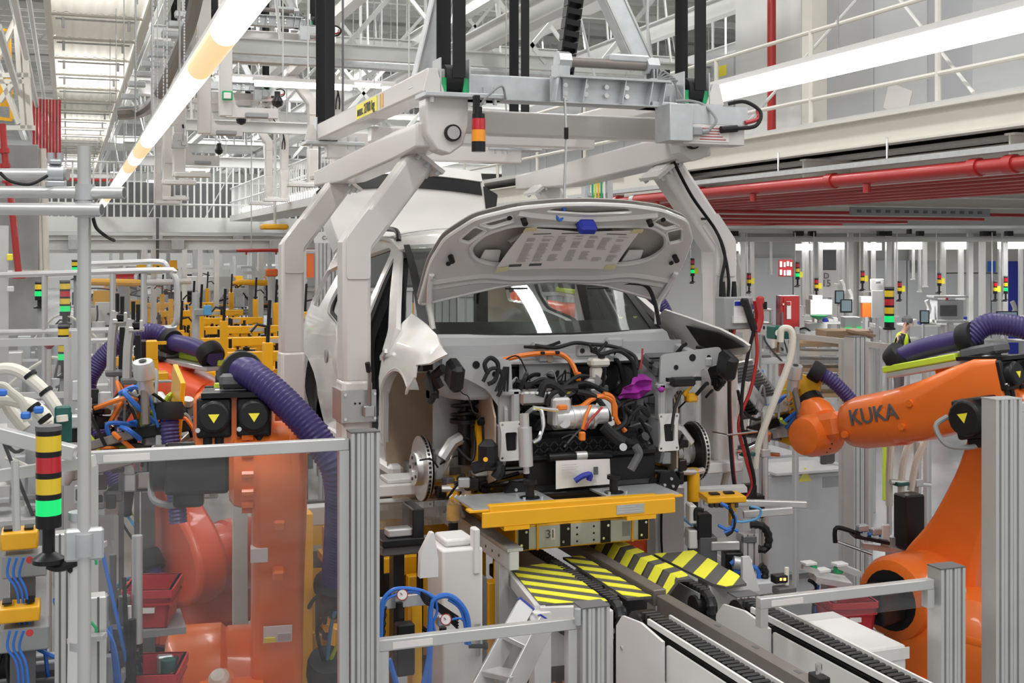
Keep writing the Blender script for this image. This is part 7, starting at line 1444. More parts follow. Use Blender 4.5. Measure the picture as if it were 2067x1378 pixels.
# red sprinkler pipes below the mezzanine
pm_ = T('sprinkler_main', 'thick red sprinkler main under the mezzanine edge', 'pipe', (7.0, 12, 3.68)); O('pipe', 'red', cy((7.0, 6, 3.70), (7.0, 14.4, 3.70), .062, 16), pm_); O('thin_run', 'red', cy((7.0, 14.4, 3.70), (7.0, 30, 3.70), .045, 14), pm_); O('end_cap', 'zinc', cy((7.0, 14.38, 3.70), (7.0, 14.5, 3.70), .066, 16), pm_)
for y in (7.6, 8.0, 10.0, 12.6, 14.9, 15.6, 16.2): O('coupling', 'red', cy((7.0, y, 3.70), (7.0, y + .1, 3.70), .078, 14), pm_); 
for y in (9.5, 11.5, 13.8): O('outlet', 'red', cy((7.0, y, 3.64), (7.0, y, 3.56), .035, 10), pm_)
O('strut_rail', 'zinc', bx(6.94, 7.06, 6, 22, 3.80, 3.85), pm_)
for y in (7.5, 9.2, 11, 13.2, 15.5): O('drop_rod', 'chrome', cy((7.0, y, 3.85), (7.0, y, 4.05), .012, 6), pm_)
for k in range(7):
    x = 7.5 + .45 * k; S('sprinkler_branch', 'red', cy((x, 6.5, 3.70), (x, 26, 3.70), .028, 8), 'thin red branch pipe under the mezzanine soffit', 'pipe', 'red branch pipes under the mezzanine')
for k in range(5):
    S('sprinkler_branch', 'red', cy((7.4, 16 + 2.2 * k, 3.62), (16, 16 + 2.2 * k, 3.62), .03, 8), 'red cross pipe under the mezzanine soffit', 'pipe', 'red cross pipes under the mezzanine')
t = T('cable_ladder', 'grey perforated cable ladder under the mezzanine', 'cable tray', (9.5, 15, 3.35)); O('side', 'midgrey', bx(10.2, 12.6, 14.2, 14.24, 3.52, 3.64), t)
for k in range(14): O('slot', 'darkgrey', bx(10.3 + .16 * k, 10.37 + .16 * k, 14.19, 14.2, 3.56, 3.60), t)
t = T('cable_riser', 'galvanised cable riser with green and yellow wires behind the hanger', 'cable tray', tuple(at(1210, 400, D=13)));  c13 = lambda px, py: at(px, py, D=13)
for px in (1186, 1232): O('side_rail', 'zinc', bx(c13(px, 0).x - .03, c13(px, 0).x + .03, c13(px, 0).y, c13(px, 0).y + .1, 0, c13(0, 318).z), t)
for (px, m) in ((1196, 'green'), (1202, 'lime'), (1208, 'yellow'), (1214, 'green'), (1220, 'paper')): O('wire', m, cy((c13(px, 0).x, c13(px, 0).y, .2), (c13(px, 0).x, c13(px, 0).y, c13(0, 325).z), .012, 6), t)
for py in (335, 368, 395): O('rung', 'zinc', bx(c13(1186, 0).x, c13(1232, 0).x, c13(1210, 0).y + .02, c13(1210, 0).y + .05, c13(0, py).z, c13(0, py).z + .03), t)
# ================================================================ FAR LINE: yellow carriers, rails, screens
def carrier(label, y, x, seed, z=1.3):
    rn = random.Random(seed); t = T('assembly_carrier', label, 'carrier', (x, y, 0), 'yellow assembly carriers')
    for dx in (-.75, .65): O('long_beam', 'yellow', bx(x + dx, x + dx + .1, y - 1.1, y + 1.1, z, z + .12, .008), t)
    for dy in (-1.1, -.35, .4, 1.0): O('cross_beam', 'yellow', bx(x - .85, x + .85, y + dy, y + dy + .1, z + .02, z + .14, .008), t)
    for dx in (-.7, .6):
        for dy in (-1.0, .9): O('foot', 'darkgrey', bx(x + dx, x + dx + .1, y + dy, y + dy + .1, 0, z), t)
    for dx in (-.4, .3): O('inner_beam', 'yellow', bx(x + dx, x + dx + .08, y - 1.1, y + 1.1, z + .1, z + .2, .008), t)
    O('raised_beam', 'yellow', bx(x - .8, x + .8, y - .9, y - .8, z + .42, z + .54, .008), t); O('name_plate', 'zinc', bx(x + .1, x + .4, y - .905, y - .9, z + .45, z + .51), t)
    for dx in (-.7, .62): O('riser', 'yellow', bx(x + dx, x + dx + .09, y - .9, y - .8, z + .1, z + .44), t)
    for k in range(12):
        px, py = x + rn.uniform(-.75, .75), y + rn.uniform(-1, 1); h = rn.uniform(.15, .45); O('yellow_block', 'yellow', bx(px - .05, px + .05, py - .05, py + .05, z + .1, z + .1 + h, .006), t)
        O('locating_pin', 'black', cy((px, py, z + .1 + h), (px, py, z + .22 + h), .022, 8), t)
    for k in range(13):
        px, py = x + rn.uniform(-.8, .8), y + rn.uniform(-1.05, 1.05); h = rn.uniform(.15, .4); O('black_post', 'black', [cy((px, py, z + .12), (px, py, z + .12 + h), .02, 8), cb((px, py, z + .12 + h * rn.uniform(.3, .9)), (.09, .06, .05), .008)], t)
    for k in range(5):
        px, py = x + rn.uniform(-.7, .7), y + rn.uniform(-1, 1); O('clamp_block', 'black', cb((px, py, z + .18), (rn.uniform(.1, .3), .1, .1), .01), t)
    for s in (-1, 1):
        px, py = x + s * .72, y + rn.uniform(-.6, .6); O('tall_mast', 'yellow', bx(px - .045, px + .045, py - .045, py + .045, z + .1, z + .85, .006), t)
        O('mast_rod', 'black', cy((px, py, z + .85), (px + .02, py, z + 1.25), .018, 8), t); O('mast_arm', 'black', tb([(px, py, z + 1.0), (px + s * .1, py, z + 1.02), (px + s * .16, py, z + .95)], .014, 6), t)
    return t
cl_lab = ['yellow carrier with black pins just behind the hanger legs', 'second yellow carrier in the line behind the hanger', 'third yellow carrier in the line behind the hanger', 'fourth yellow carrier in the line behind the hanger', 'fifth yellow carrier in the line behind the hanger', 'sixth yellow carrier in the line behind the hanger', 'farthest yellow carrier near the hanging yellow gripper']
for i, (y, x) in enumerate(((11.2, 2.5), (15.3, 2.55), (17.8, 2.5), (20.4, 2.6), (23.0, 2.5), (26.0, 2.55), (30, 2.4))): carrier(cl_lab[i], y, x, 40 + i)
carrier('yellow carrier beside the purple-hosed robot pair', 17.5, .72, 61, 1.1); carrier('yellow carrier parked beside the second carrier of the line', 20.0, 4.8, 62, 1.3)
# hanging yellow gripper
hg = T('hanging_gripper', 'yellow hanging gripper with two wing plates over the far line', 'gripper', tuple(at(315, 560, D=25))); q25 = lambda px, py: at(px, py, D=25)
O('centre_box', 'yellow', cb(q25(318, 539), (.20, .25, .27), .01), hg); O('cross_bar', 'yellow', be(q25(280, 545), q25(358, 545), .12, .06), hg); O('logo_hole', 'black', cy(q25(318, 540) + V((0, -.14, 0)), q25(318, 540) + V((0, -.13, 0)), .04, 10), hg)
for (a, b, c_) in ((275, 298, -1), (336, 358, 1)): O('wing_plate', 'yellow', pr([(q25(a, 0).x, q25(0, 547).z), (q25(b, 0).x, q25(0, 547).z), (q25(b if c_ > 0 else b - 8, 0).x, q25(0, 525).z), (q25(a if c_ < 0 else a + 8, 0).x, q25(0, 525).z)], 'y', q25(318, 0).y - .1, q25(318, 0).y + .1), hg)
for px in (285, 350): O('jaw', 'black', cb(q25(px, 565), (.10, .15, .30), .02), hg)
O('hoist_rod', 'darkgrey', cy(q25(318, 525), q25(318, 440), .03, 8), hg); O('lower_frame', 'midgrey', cb(q25(318, 570), (.45, .3, .12), .02), hg)
# operator platform rail with clear screens
rail = T('platform_railing', 'rounded steel platform railing with clear screens behind the scaffold pipe', 'railing', tuple(at(200, None, D=8.6, Z=1.7).xy) + (1.7,)); u8 = lambda px, py: at(px, py, D=8.6)
O('top_rail', 'alu', tb([u8(-60, 557), u8(100, 552), u8(330, 545), u8(348, 552), u8(357, 575), u8(357, 640), u8(350, 658), u8(335, 662), u8(100, 669), u8(-60, 672)], .022, 10, 4), rail); O('back_rail', 'alu', tb([at(170, 533, D=9.2), at(250, 530, D=9.2), at(320, 528, D=9.2), at(335, 535, D=9.2), at(338, 545, D=9.2)], .022, 10, 4), rail)
for px in (-30, 90, 160, 228, 290): O('baluster', 'alu', cy(u8(px, 552), u8(px, 860), .02, 8), rail)
O('mid_rail', 'alu', cy(u8(-60, 692), u8(345, 683), .02, 8), rail)
for (a, b) in ((95, 158), (165, 225), (232, 288), (294, 352)): O('clear_screen', 'plexi', [lo([[tuple(u8(a, 560)), tuple(u8(b, 558)), tuple(u8(b, 840)), tuple(u8(a, 840))], [tuple(u8(a, 560) + V((0, .008, 0))), tuple(u8(b, 558) + V((0, .008, 0))), tuple(u8(b, 840) + V((0, .008, 0))), tuple(u8(a, 840) + V((0, .008, 0)))]])], rail)
O('platform', 'greysteel', bx(u8(-60, 0).x, u8(350, 0).x, u8(100, 0).y, u8(100, 0).y + 1.2, u8(0, 870).z - .05, u8(0, 870).z), rail); O('platform_leg', 'greysteel', bx(u8(200, 0).x, u8(200, 0).x + .1, u8(200, 0).y + .5, u8(200, 0).y + .6, 0, u8(0, 870).z), rail)
# fork fixtures
for i, (px, py0, dx) in enumerate(((236, 590, 0), (268, 606, 32))):
    t = T('fork_fixture', ['grey fork upright with two black spindles by the clear screens', 'nearer grey fork upright with two black spindles'][i], 'fixture', (*at(px, None, D=7.2, Z=0).xy, 0), 'fork uprights'); f7 = lambda a, b: at(a, b, D=7.2 - .15 * i)
    o_ = dx; yo = 16 * i
    O('upright', 'alu', tb([f7(232 + o_ - 8, 760 + yo), f7(226 + o_, 690 + yo), f7(232 + o_, 640 + yo), f7(234 + o_, 628 + yo)], .028, 8, 4), t); O('fork_base', 'alu', cb(f7(243 + o_, 648 + yo), (.09, .05, .03), .006), t)
    for s in (-10, 10): O('fork_prong', 'alu', cb(f7(243 + o_ + s, 640 + yo), (.02, .05, .06), .004), t)
    O('clamp_body', 'black', cb(f7(243 + o_, 642 + yo), (.045, .05, .05), .006), t)
    for s in (-6, 4): O('spindle', 'black', cy(f7(243 + o_ + s, 640 + yo), f7(243 + o_ + s, 592 + yo + (6 if s > 0 else 0)), .012, 8), t)
    O('lower_rod', 'black', cy(f7(247 + o_, 660 + yo), f7(247 + o_, 745 + yo), .016, 8, .022), t); O('foot_plate', 'darkgrey', cb(f7(245 + o_, 752 + yo), (.18, .12, .03), .005), t); O('column', 'darkgrey', bx(f7(245 + o_, 0).x - .015, f7(245 + o_, 0).x + .015, f7(245, 0).y, f7(245, 0).y + .03, 0, f7(0, 752 + yo).z), t)
t = T('yellow_box_fixture', 'yellow box fixture behind the fork uprights', 'fixture', (*at(305, None, D=7.6, Z=0).xy, 0)); x7 = lambda a, b: at(a, b, D=7.6)
O('box', 'yellow', cb(x7(306, 706), (.07, .10, .12), .005), t); O('flag', 'yellow', cb(x7(316, 692), (.12, .02, .02)), t); O('block', 'yellow', cb(x7(295, 740), (.14, .12, .10), .006), t); O('dark_insert', 'black', cb(x7(288, 705), (.06, .06, .12), .01), t); O('base', 'yellow', cb(x7(305, 760), (.20, .14, .06), .005), t); O('column', 'darkgrey', bx(x7(300, 0).x - .04, x7(300, 0).x + .04, x7(300, 0).y, x7(300, 0).y + .12, 0, x7(0, 770).z), t)
# left inner fence with posts and machines behind
fe = T('inner_fence', 'aluminium framed clear fence behind the white feed hoses', 'fence', (*at(70, None, D=6.4, Z=0).xy, 0)); i6 = lambda a, b: at(a, b, D=6.4)
O('top_rail', 'alu', be(i6(-60, 693), i6(140, 688), .04, .04), fe); O('mid_rail', 'alu', be(i6(-60, 800), i6(140, 796), .04, .03), fe)
for px in (137, 152): O('post', 'alu', bx(i6(px, 0).x - .02, i6(px, 0).x + .02, i6(px, 0).y - .02, i6(px, 0).y + .02, 0, i6(0, 682 - (px - 137)).z), fe)
O('clear_sheet', 'plexi', [lo([[tuple(i6(-60, 700)), tuple(i6(134, 695)), tuple(i6(134, 1100)), tuple(i6(-60, 1100))], [tuple(i6(a, b) + V((0, .006, 0))) for a, b in ((-60, 700), (134, 695), (134, 1100), (-60, 1100))]])], fe)
t = T('profile_column', 'grey profile column with yellow and white switch boxes', 'column', (*at(5, None, D=9, Z=0).xy, 0)); p9 = at(5, None, D=9, Z=0); O('column', 'alu', bx(p9.x - .06, p9.x + .04, p9.y, p9.y + .08, 0, at(5, 455, D=9).z), t); O('switch_box', 'signyellow', cb(at(20, 519, D=9), (.04, .04, .05), .006), t); O('switch_box', 'white', cb(at(20, 553, D=9), (.04, .04, .05), .006), t); O('switch_box', 'white', cb(at(21, 583, D=9), (.05, .04, .04), .006), t)
for i, (px, py, D, lab) in enumerate(((80, 622, 12, 'small signal tower with a round green lamp before the clad column'), (131, 655, 11, 'signal tower with a round green lamp beside the scaffold pipe post'), (128, 762, 7.5, 'signal tower inside the inner fence above the white hoses'), (152, 565, 16, 'tiny far signal tower above the platform railing'))):
    p = at(px, py, D=D); stack_light(lab, p, .032 if D < 8 else .045, ('greenlit', 'yellowlens', 'redlens', 'yellowlens') if i in (1, 2) else ('greenlit', 'yellowlens'), .038 if D < 8 else .05, .08)
    pp_ = T('signal_pole', ['thin pole of the tower before the clad column', 'thin pole of the tower beside the scaffold pipe', 'thin pole of the tower inside the inner fence', 'thin pole of the tiny far tower'][i], 'pole', (p.x, p.y, 0)); O('pole', 'midgrey', cy((p.x, p.y, 0), (p.x, p.y, p.z), .022, 8), pp_); O('pole_foot', 'midgrey', cy((p.x, p.y, 0), (p.x, p.y, .02), .08, 10), pp_)
t = T('emergency_button', 'red mushroom button on a post inside the inner fence', 'button', (*at(99, None, D=6.9, Z=0).xy, 0)); p = at(99, 697, D=6.9); O('button', 'red', la([(.01, .02), (.03, .015), (.032, 0), (.012, -.02)], p, (0, 0, 1), 14), t); O('post', 'alu', cy((p.x, p.y, 0), p - V((0, 0, .02)), .014, 8), t)
pal_l = ('greysteel', 'cabinet', 'palesteel', 'midgrey', 'alu', 'zinc')
for i, (px, D, z, sx, sz, lab) in enumerate(((60, 7.9, 1.35, .55, .7, 'grey handling unit inside the inner fence'), (40, 10.5, 1.4, 1.2, .9, 'pale machine unit under the clad column'), (115, 12.5, 1.3, 1.0, 1.1, 'pale machine bay behind the round green lamps'), (210, 11.5, 1.2, .9, .9, 'grey machine bay behind the clear screens'), (320, 12.5, 1.2, .9, .9, 'grey machine bay at the rounded rail end'))):
    machine('line_machine', lab, 'machine', (*at(px, None, D=D, Z=0).xy, z), (sx, .8, sz), pal_l, 22, 70 + i, (('rubber', .012, 3), ('hosewhite', .015, 3)))
# far bays: pale posts, machines, red boxes, monitors, screens
for i in range(26):
    px = rnd.uniform(190, 570); D = rnd.uniform(26, 48); b_ = at(px, None, D=D, Z=0)
    t = T('bay_post', 'pale post of a far work bay', 'post', (b_.x, b_.y, 0), 'posts of the far work bays'); O('post', rnd.choice(('palesteel', 'white', 'zinc')), bx(b_.x - .06, b_.x + .06, b_.y - .06, b_.y + .06, 0, rnd.uniform(2.6, 3.4)), t); O('bracket', 'palesteel', bx(b_.x - .4, b_.x + .06, b_.y - .04, b_.y + .04, 2.5, 2.58), t)
for i, (px, D, sx, sz, z) in enumerate(((205, 33, 2.0, .9, 1.3), (425, 44, 2.2, .8, 1.5), (390, 36, 3, 1.0, 1.4), (480, 34, 2.4, 1.0, 1.3), (300, 40, 4, 1.0, 1.3), (540, 30, 1.8, .8, 1.6), (212, 24, 1.4, .8, 1.3))):
    machine('bay_machine', ['far machine bay left of the hanging gripper', 'far grey machine with cables beside the hanging gripper', 'far machine bay between the pale posts', 'far machine bay behind the white cross beam', 'farthest machine bay under the cross girder', 'far machine bay beside the orange robot', 'machine bay with red box before the hanging gripper'][i], 'machine', (*at(px, None, D=D, Z=0).xy, z), (sx, 1.0, sz), ('midgrey', 'cabinet', 'palesteel', 'darkgrey', 'zinc', 'white', 'yellow', 'black'), 20, 90 + i, (('cableorange', .02, 2), ('rubber', .02, 3)))
t = T('white_crossbeam', 'thick white machine beam across the far line', 'beam', (*at(430, None, D=32.5, Z=0).xy, 0)); O('beam', 'white', be(at(368, 572, D=32.5), at(470, 572, D=33.2), .4, .40, b=.02), t); O('leg', 'white', bx(at(425, 0, D=32.9).x, at(425, 0, D=32.9).x + .16, at(425, 0, D=32.9).y, at(425, 0, D=32.9).y + .16, 0, at(0, 580, D=32.5).z), t); O('brace', 'white', be(at(425, 620, D=32.7), at(455, 580, D=32.7), .08, .14), t)
for i, (px, py, D, L) in enumerate(((507, 571, 25.5, .38), (228, 571, 20, .45))):
    t = T('lift_assist', ['yellow lifting arm tip hanging beside the leg of the main hanger', 'yellow lifting arm lying before the red box'][i], 'lifting arm', (*at(px, None, D=D, Z=0).xy, 0)); p = at(px, py, D=D); O('tip', 'yellow', tb([p - V((L, 0, 0)), p - V((L * .7, 0, -.02)), p + V((L * .7, 0, 0)), p + V((L, 0, 0))], [.03, .06, .065, .05], 10), t); O('shaft', 'white', cy(p + V((L, 0, 0)), p + V((L + .8, 0, .02)), .05, 10), t); O('stand', 'midgrey', bx(p.x - .05, p.x + .05, p.y, p.y + .1, 0, p.z - .05), t)
t = T('red_bin', 'red bin before the hanging yellow gripper', 'bin', (*at(250, None, D=21, Z=0).xy, 0)); p = at(250, 560, D=21); O('bin', 'redbox', bx(p.x - .17, p.x + .17, p.y, p.y + .3, p.z - .06, p.z + .06, .01), t); O('rim', 'red', bx(p.x - .18, p.x + .18, p.y - .01, p.y + .31, p.z + .05, p.z + .065), t); O('stand', 'midgrey', bx(p.x - .1, p.x + .1, p.y + .05, p.y + .2, 0, p.z - .06), t)
t = T('blue_box_post', 'blue control box on a grey post among the yellow carriers', 'control post', (*at(395, None, D=14.5, Z=0).xy, 0)); b_ = at(395, None, D=14.5, Z=0); O('post', 'zinc', cy((b_.x, b_.y, 0), (b_.x, b_.y, at(0, 590, D=14.5).z), .045, 10), t); O('blue_box', 'cyanblue', cb(at(419, 626, D=14.4), (.09, .08, .12), .01), t); O('sensor_head', 'midgrey', cb(at(403, 630, D=14.4), (.12, .1, .09), .015), t)
# far orange robots (small)
for i, (px, py, D) in enumerate(((548, 555, 25), (640, 520, 18.5))):
    t = T(('small_robot', 'orange_screen')[i], ['small orange robot top seen beside the hanger leg', 'orange panel behind a clear screen by the lettered sign'][i], 'robot' if i == 0 else 'panel', (*at(px, None, D=D, Z=0).xy, 0)); p = at(px, py, D=D)
    if i == 0: bev(O('arm', 'orange', [be(p + V((-.12, 0, .05)), p + V((.12, 0, .05)), .2, .16)], t), .03); O('column', 'cabinet', cy((p.x, p.y, .4), (p.x, p.y, p.z), .08, 12), t); O('base', 'darkgrey', cy((p.x, p.y, 0), (p.x, p.y, .4), .25, 14), t)
    else: O('panel', 'orange', bx(at(617, 0, D=D).x, at(633, 0, D=D).x, p.y, p.y + .03, at(0, 560, D=D).z, at(0, 512, D=D).z), t); O('frame', 'alu', bx(at(612, 0, D=D).x, at(640, 0, D=D).x, p.y - .02, p.y - .005, at(0, 508, D=D).z, at(0, 503, D=D).z), t); O('post', 'alu', bx(at(640, 0, D=D).x - .03, at(640, 0, D=D).x + .03, p.y - .03, p.y + .03, 0, at(0, 480, D=D).z), t); O('brace_post', 'alu', bx(at(612, 0, D=D).x - .03, at(612, 0, D=D).x + .03, p.y - .03, p.y + .03, 0, at(0, 480, D=D).z), t)
# ribbed grey wall panels behind the carriers
for i, (x0, x1, y, z1) in enumerate(((3.6, 5.0, 22, 2.3), (4.4, 6.5, 18.5, 2.4), (5.0, 7.0, 15.8, 2.4))):
    t = T('ribbed_screen', ['ribbed grey screen behind the fourth carrier', 'ribbed grey screen behind the main hanger leg', 'ribbed grey screen behind the car quarter'][i], 'screen', ((x0 + x1) / 2, y, 0), 'ribbed screens'); n = int((x1 - x0) / .12); l0 = None
    for k in range(n):
        if l0 is None: l0 = O('rib_panel', 'cabinet', bx(x0, x0 + .10, y, y + .04, .1, z1, .01), t)
        else: inst(l0, t, (.12 * k, 0, 0))
    O('top_rail', 'alu', bx(x0, x1, y - .03, y + .05, z1, z1 + .05), t); O('foot_rail', 'alu', bx(x0, x1, y - .03, y + .05, 0, .1), t)
# lettered sign
t = T('bay_sign', 'grey hanging sign lettered C-Stra beside the near hanger leg', 'sign', tuple(at(665, 491, D=12.5))); s12 = lambda a, b: at(a, b, D=12.5); p = s12(635, 491); R_ = V((CT, -ST, 0))
O('board', 'greysteel', be(s12(634, 479), s12(700, 479), .02, .115), t); text('sign_lettering', 'C-Stra', 'ink', .056, face(s12(665, 480) - V((ST, CT, 0)) * .016, R_, (0, 0, 1)), t, .001)
for px in (645, 692): O('hanger', 'darkgrey', cy(s12(px, 468), (s12(px, 0).x, s12(px, 0).y, 10.1), .012, 6), t)
for i, (px, D) in enumerate(((655, 13.5), (672, 13.8))): 
    b_ = at(px, None, D=D, Z=0); t = T('grooved_column', ['grooved column behind the lettered sign', 'darker grooved column behind the lettered sign'][i], 'column', (b_.x, b_.y, 0)); O('core', 'midgrey', bx(b_.x - .05, b_.x + .05, b_.y, b_.y + .1, 0, 4.0), t)
    for k in (-.04, 0, .04): O('rib', 'zinc', bx(b_.x + k - .012, b_.x + k + .012, b_.y - .012, b_.y, 0, 4.0), t)
# ================================================================ WORKSHOP ON THE FAR SIDE
w6 = lambda px, py, D=26: at(px, py, D=D)
def wb(px0, px1, py0, py1, D=26, d_=.1):
    """box facing the camera spanning the given extents at distance D"""
    a, b = w6(px0, py1, D), w6(px1, py0, D); R_ = V((CT, -ST, 0)); L = (w6(px1, py0, D) - w6(px0, py0, D)).length; ctr = (a + b) / 2
    return tr(bx(-L / 2, L / 2, 0, d_, -(b.z - a.z) / 2, (b.z - a.z) / 2, .004), M.Translation(ctr) @ M.Rotation(-YAW, 4, 'Z'))
ps = struct('wall_workshop', 'wall', wb(1120, 2300, 465, 714, 36, .2))
for (a, b, y0, y1, m) in ((1440, 1520, 520, 714, 'cabinet'), (1522, 1600, 520, 714, 'cabinet'), (1602, 1640, 540, 714, 'wall'), (1760, 1830, 525, 714, 'cabinet'), (1832, 1895, 525, 714, 'cabinet'), (1900, 2000, 552, 714, 'cabinet'), (2002, 2140, 552, 714, 'cabinet'), (1836, 2140, 466, 550, 'cream')): O('wall_panel', m, wb(a, b, y0, y1, 35.8, .12), ps)
# overhead aluminium gantry of the work bays
og = T('bay_gantry', 'aluminium overhead track of the work bays', 'overhead track', tuple(w6(1760, 490)))
for (y0, y1, m, D) in ((462, 470, 'alu', 25), (471, 478, 'midgrey', 25), (478, 488, 'greysteel', 24.6), (455, 461, 'greysteel', 26)): O('track', m, wb(1385, 2160, y0, y1, D, .12), og)
for px in (1478, 1485, 1610, 1617, 1640, 1780, 1795, 1860, 1990, 2005, 2040): O('trolley', 'black', wb(px - 5, px + 6, 466, 476, 24.5, .2), og)
O('track_end', 'black', wb(1643, 1648, 466, 477, 24.4, .2), og); O('track_end', 'black', wb(1836, 1841, 462, 472, 24.4, .2), og)
for i, (px, y1) in enumerate(((1718, 720), (1960, 720), (1500, 610), (2030, 720), (1795, 720))): O('support_post', 'greysteel' if i < 2 else 'alu', wb(px - 5, px + 5, 470, y1 if i not in (0, 1, 3, 4) else 800, 24.8, .12), og)
# lit lamp shades hung from the track
for i, (a, b, y0, y1) in enumerate(((1455, 1475, 498, 512), (1480, 1502, 492, 506), (1612, 1640, 492, 505), (1665, 1705, 490, 503), (1755, 1780, 490, 505), (1822, 1862, 488, 503), (1918, 1955, 488, 503), (2025, 2072, 486, 502))):
    t = T('bench_lamp', 'lit white bench lamp under the work bay track', 'lamp', tuple(w6((a + b) / 2, y1, 25.2)), 'bench lamps'); O('shade', 'lamptube', wb(a, b, y0, y1, 25.2, .3), t); O('stem', 'white', wb((a + b) / 2 - 1.5, (a + b) / 2 + 1.5, 486, y0, 25.3, .03), t)
# tall bench frames
UPL = ['slim white', 'broad white', 'thin grey', 'slim grey', 'broad white', 'slim grey', 'broad white', 'thick grey', 'slim white', 'slim grey', 'broad white', 'slim grey', 'thin white', 'thin grey', 'broad white', 'thick grey', 'thick white', 'thickest white', 'thick grey', 'broad grey', 'short thin white']
UPN = ['beside the hanging white sheet', 'over the first long bench', 'between the first two white ones', 'left of the white feeder box', 'above the white feeder box', 'beside the feeder box signal light', 'over the numbered board', 'before the dark wall screen', 'beside the dark wall screen', 'left of the narrow white board', 'above the narrow white board', 'beside the person in the vest', 'hanging free behind the person', 'over the tilted black monitor', 'beside the tilted black monitor', 'above the boxed monitor', 'at the boxed monitor corner', 'past the boxed monitor', 'before the blue door', 'past the blue door', 'near the red safety sign']
for i, (px, y1, w_, m) in enumerate(((1495, 608, 3, 'white'), (1519, 608, 4, 'white'), (1508, 600, 2, 'alu'), (1622, 620, 3, 'alu'), (1629, 640, 4, 'white'), (1640, 640, 3, 'alu'), (1657, 630, 4, 'white'), (1695, 575, 5, 'alu'), (1702, 575, 3, 'white'), (1748, 590, 3, 'alu'), (1764, 590, 4, 'white'), (1810, 640, 3, 'alu'), (1845, 565, 2, 'white'), (1858, 590, 2, 'alu'), (1868, 580, 4, 'white'), (1905, 605, 5, 'greysteel'), (1941, 605, 5, 'white'), (1984, 650, 6, 'white'), (2022, 640, 5, 'alu'), (2062, 640, 4, 'alu'), (1557, 555, 2, 'white'))):
    p = w6(px, y1, 25.5); t = T('bench_upright', UPL[i] + ' upright of the work bays ' + UPN[i], 'upright', tuple(p), 'uprights of the work bays'); O('upright', m, wb(px - w_, px + w_, 486, y1, 25.5, .08), t); O('foot', 'white', wb(px - w_ * 1.6, px + w_ * 1.6, y1 - 3, y1, 25.45, .14), t)
# benches with clutter
for i, (a, b, py, D, lab) in enumerate(((1468, 1560, 624, 25, 'long light bench before the grey wall panels'), (1640, 1700, 650, 24, 'bench with a laptop beside the red cabinet'), (1725, 1780, 660, 26, 'bench beside the white board'), (1830, 1900, 655, 27, 'bench behind the person in the yellow vest'), (1900, 1965, 652, 23, 'bench under the boxed monitor'), (1975, 2080, 660, 22, 'bench with papers at the workshop end'))):
    t = T('work_bench', lab, 'bench', tuple(w6((a + b) / 2, None, D) if 0 else at((a + b) / 2, None, D=D, Z=0)), 'work benches'); O('top', 'white', wb(a, b, py, py + 4, D, .7), t)
    zb = w6(0, py + 4, D).z
    for px in (a + 3, b - 3): q_ = at(px, None, D=D + .3, Z=0); O('leg', 'alu', bx(q_.x - .03, q_.x + .03, q_.y - .03, q_.y + .03, 0, zb), t)
    O('shelf', 'greysteel', wb(a, b, py + 28, py + 31, D, .6), t)
    for k in range(5):
        px = a + 4 + (b - a - 12) * k / 5; h = rnd.uniform(5, 16); nm, m = rnd.choice((('parts_bin', 'blue'), ('tool_box', 'darkgrey'), ('carton', 'white'), ('parts_tray', 'midgrey'), ('tool_box', 'black'), ('carton', 'cabinet')))
        S(nm, m, [wb(px, px + min((b - a - 14) / 5, rnd.uniform(6, 14)), py - h, py - .15, D, .2)], {'parts_bin': 'blue parts bin on ', 'tool_box': 'dark tool box on ', 'carton': 'pale carton on ', 'parts_tray': 'grey parts tray on '}[nm] + 'the ' + lab.replace('long light ', 'long '), nm.replace('_', ' '), 'things on the work benches')
# red fire cabinet and signs
t = T('fire_cabinet', 'red fire cabinet with a white notice strip', 'cabinet', tuple(at(1593, None, D=24, Z=0))); O('body', 'red', wb(1575, 1614, 597, 760, 24, .4), t); O('notice', 'paper', wb(1588, 1597, 608, 644, 23.97, .02), t); O('notice_head', 'red', wb(1589, 1596, 609, 616, 23.95, .02), t); O('door_edge', 'redlens', wb(1582, 1583, 600, 755, 23.98, .02), t); O('niche', 'darkgrey', wb(1577, 1582, 630, 690, 23.98, .02), t)
for px, py in ((1580, 612), (1580, 655)): O('latch', 'paper', wb(px, px + 3, py, py + 4, 23.96, .02), t)
t = T('safety_sign', 'red safety sign with white pictograms on the wall', 'sign', tuple(w6(1586, 558, 33))); O('board', 'red', wb(1572, 1601, 524, 558, 33, .04), t)
for (a, b, y0, y1) in ((1574, 1579, 527, 539), (1582, 1586, 529, 539), (1588, 1593, 527, 537), (1595, 1599, 529, 538), (1574, 1579, 544, 555), (1582, 1586, 545, 556), (1588, 1597, 545, 556)): O('pictogram', 'paper', wb(a, b, y0, y1, 32.96, .02), t)
t = T('column_number_board', 'grey board numbered D 15', 'sign', tuple(w6(1672, 580, 31))); O('board', 'greyink', wb(1658, 1690, 545, 600, 31, .05), t); R_ = V((CT, -ST, 0))
text('letter', 'D', 'ink', .20, face(w6(1668, 557, 30.95), R_, (0, 0, 1)), t, .002); text('number', '15', 'ink', .24, face(w6(1668, 572, 30.95), R_, (0, 0, 1)), t, .002)
t = T('dark_screen', 'dark wall screen above the numbered board', 'screen', tuple(w6(1672, 545, 31.5))); O('panel', 'darkgrey', wb(1660, 1690, 505, 546, 31.5, .08), t); O('bezel', 'black', wb(1657, 1693, 544, 549, 31.4, .1), t); O('post', 'midgrey', wb(1672, 1678, 540, 742, 31.58, .08), t)
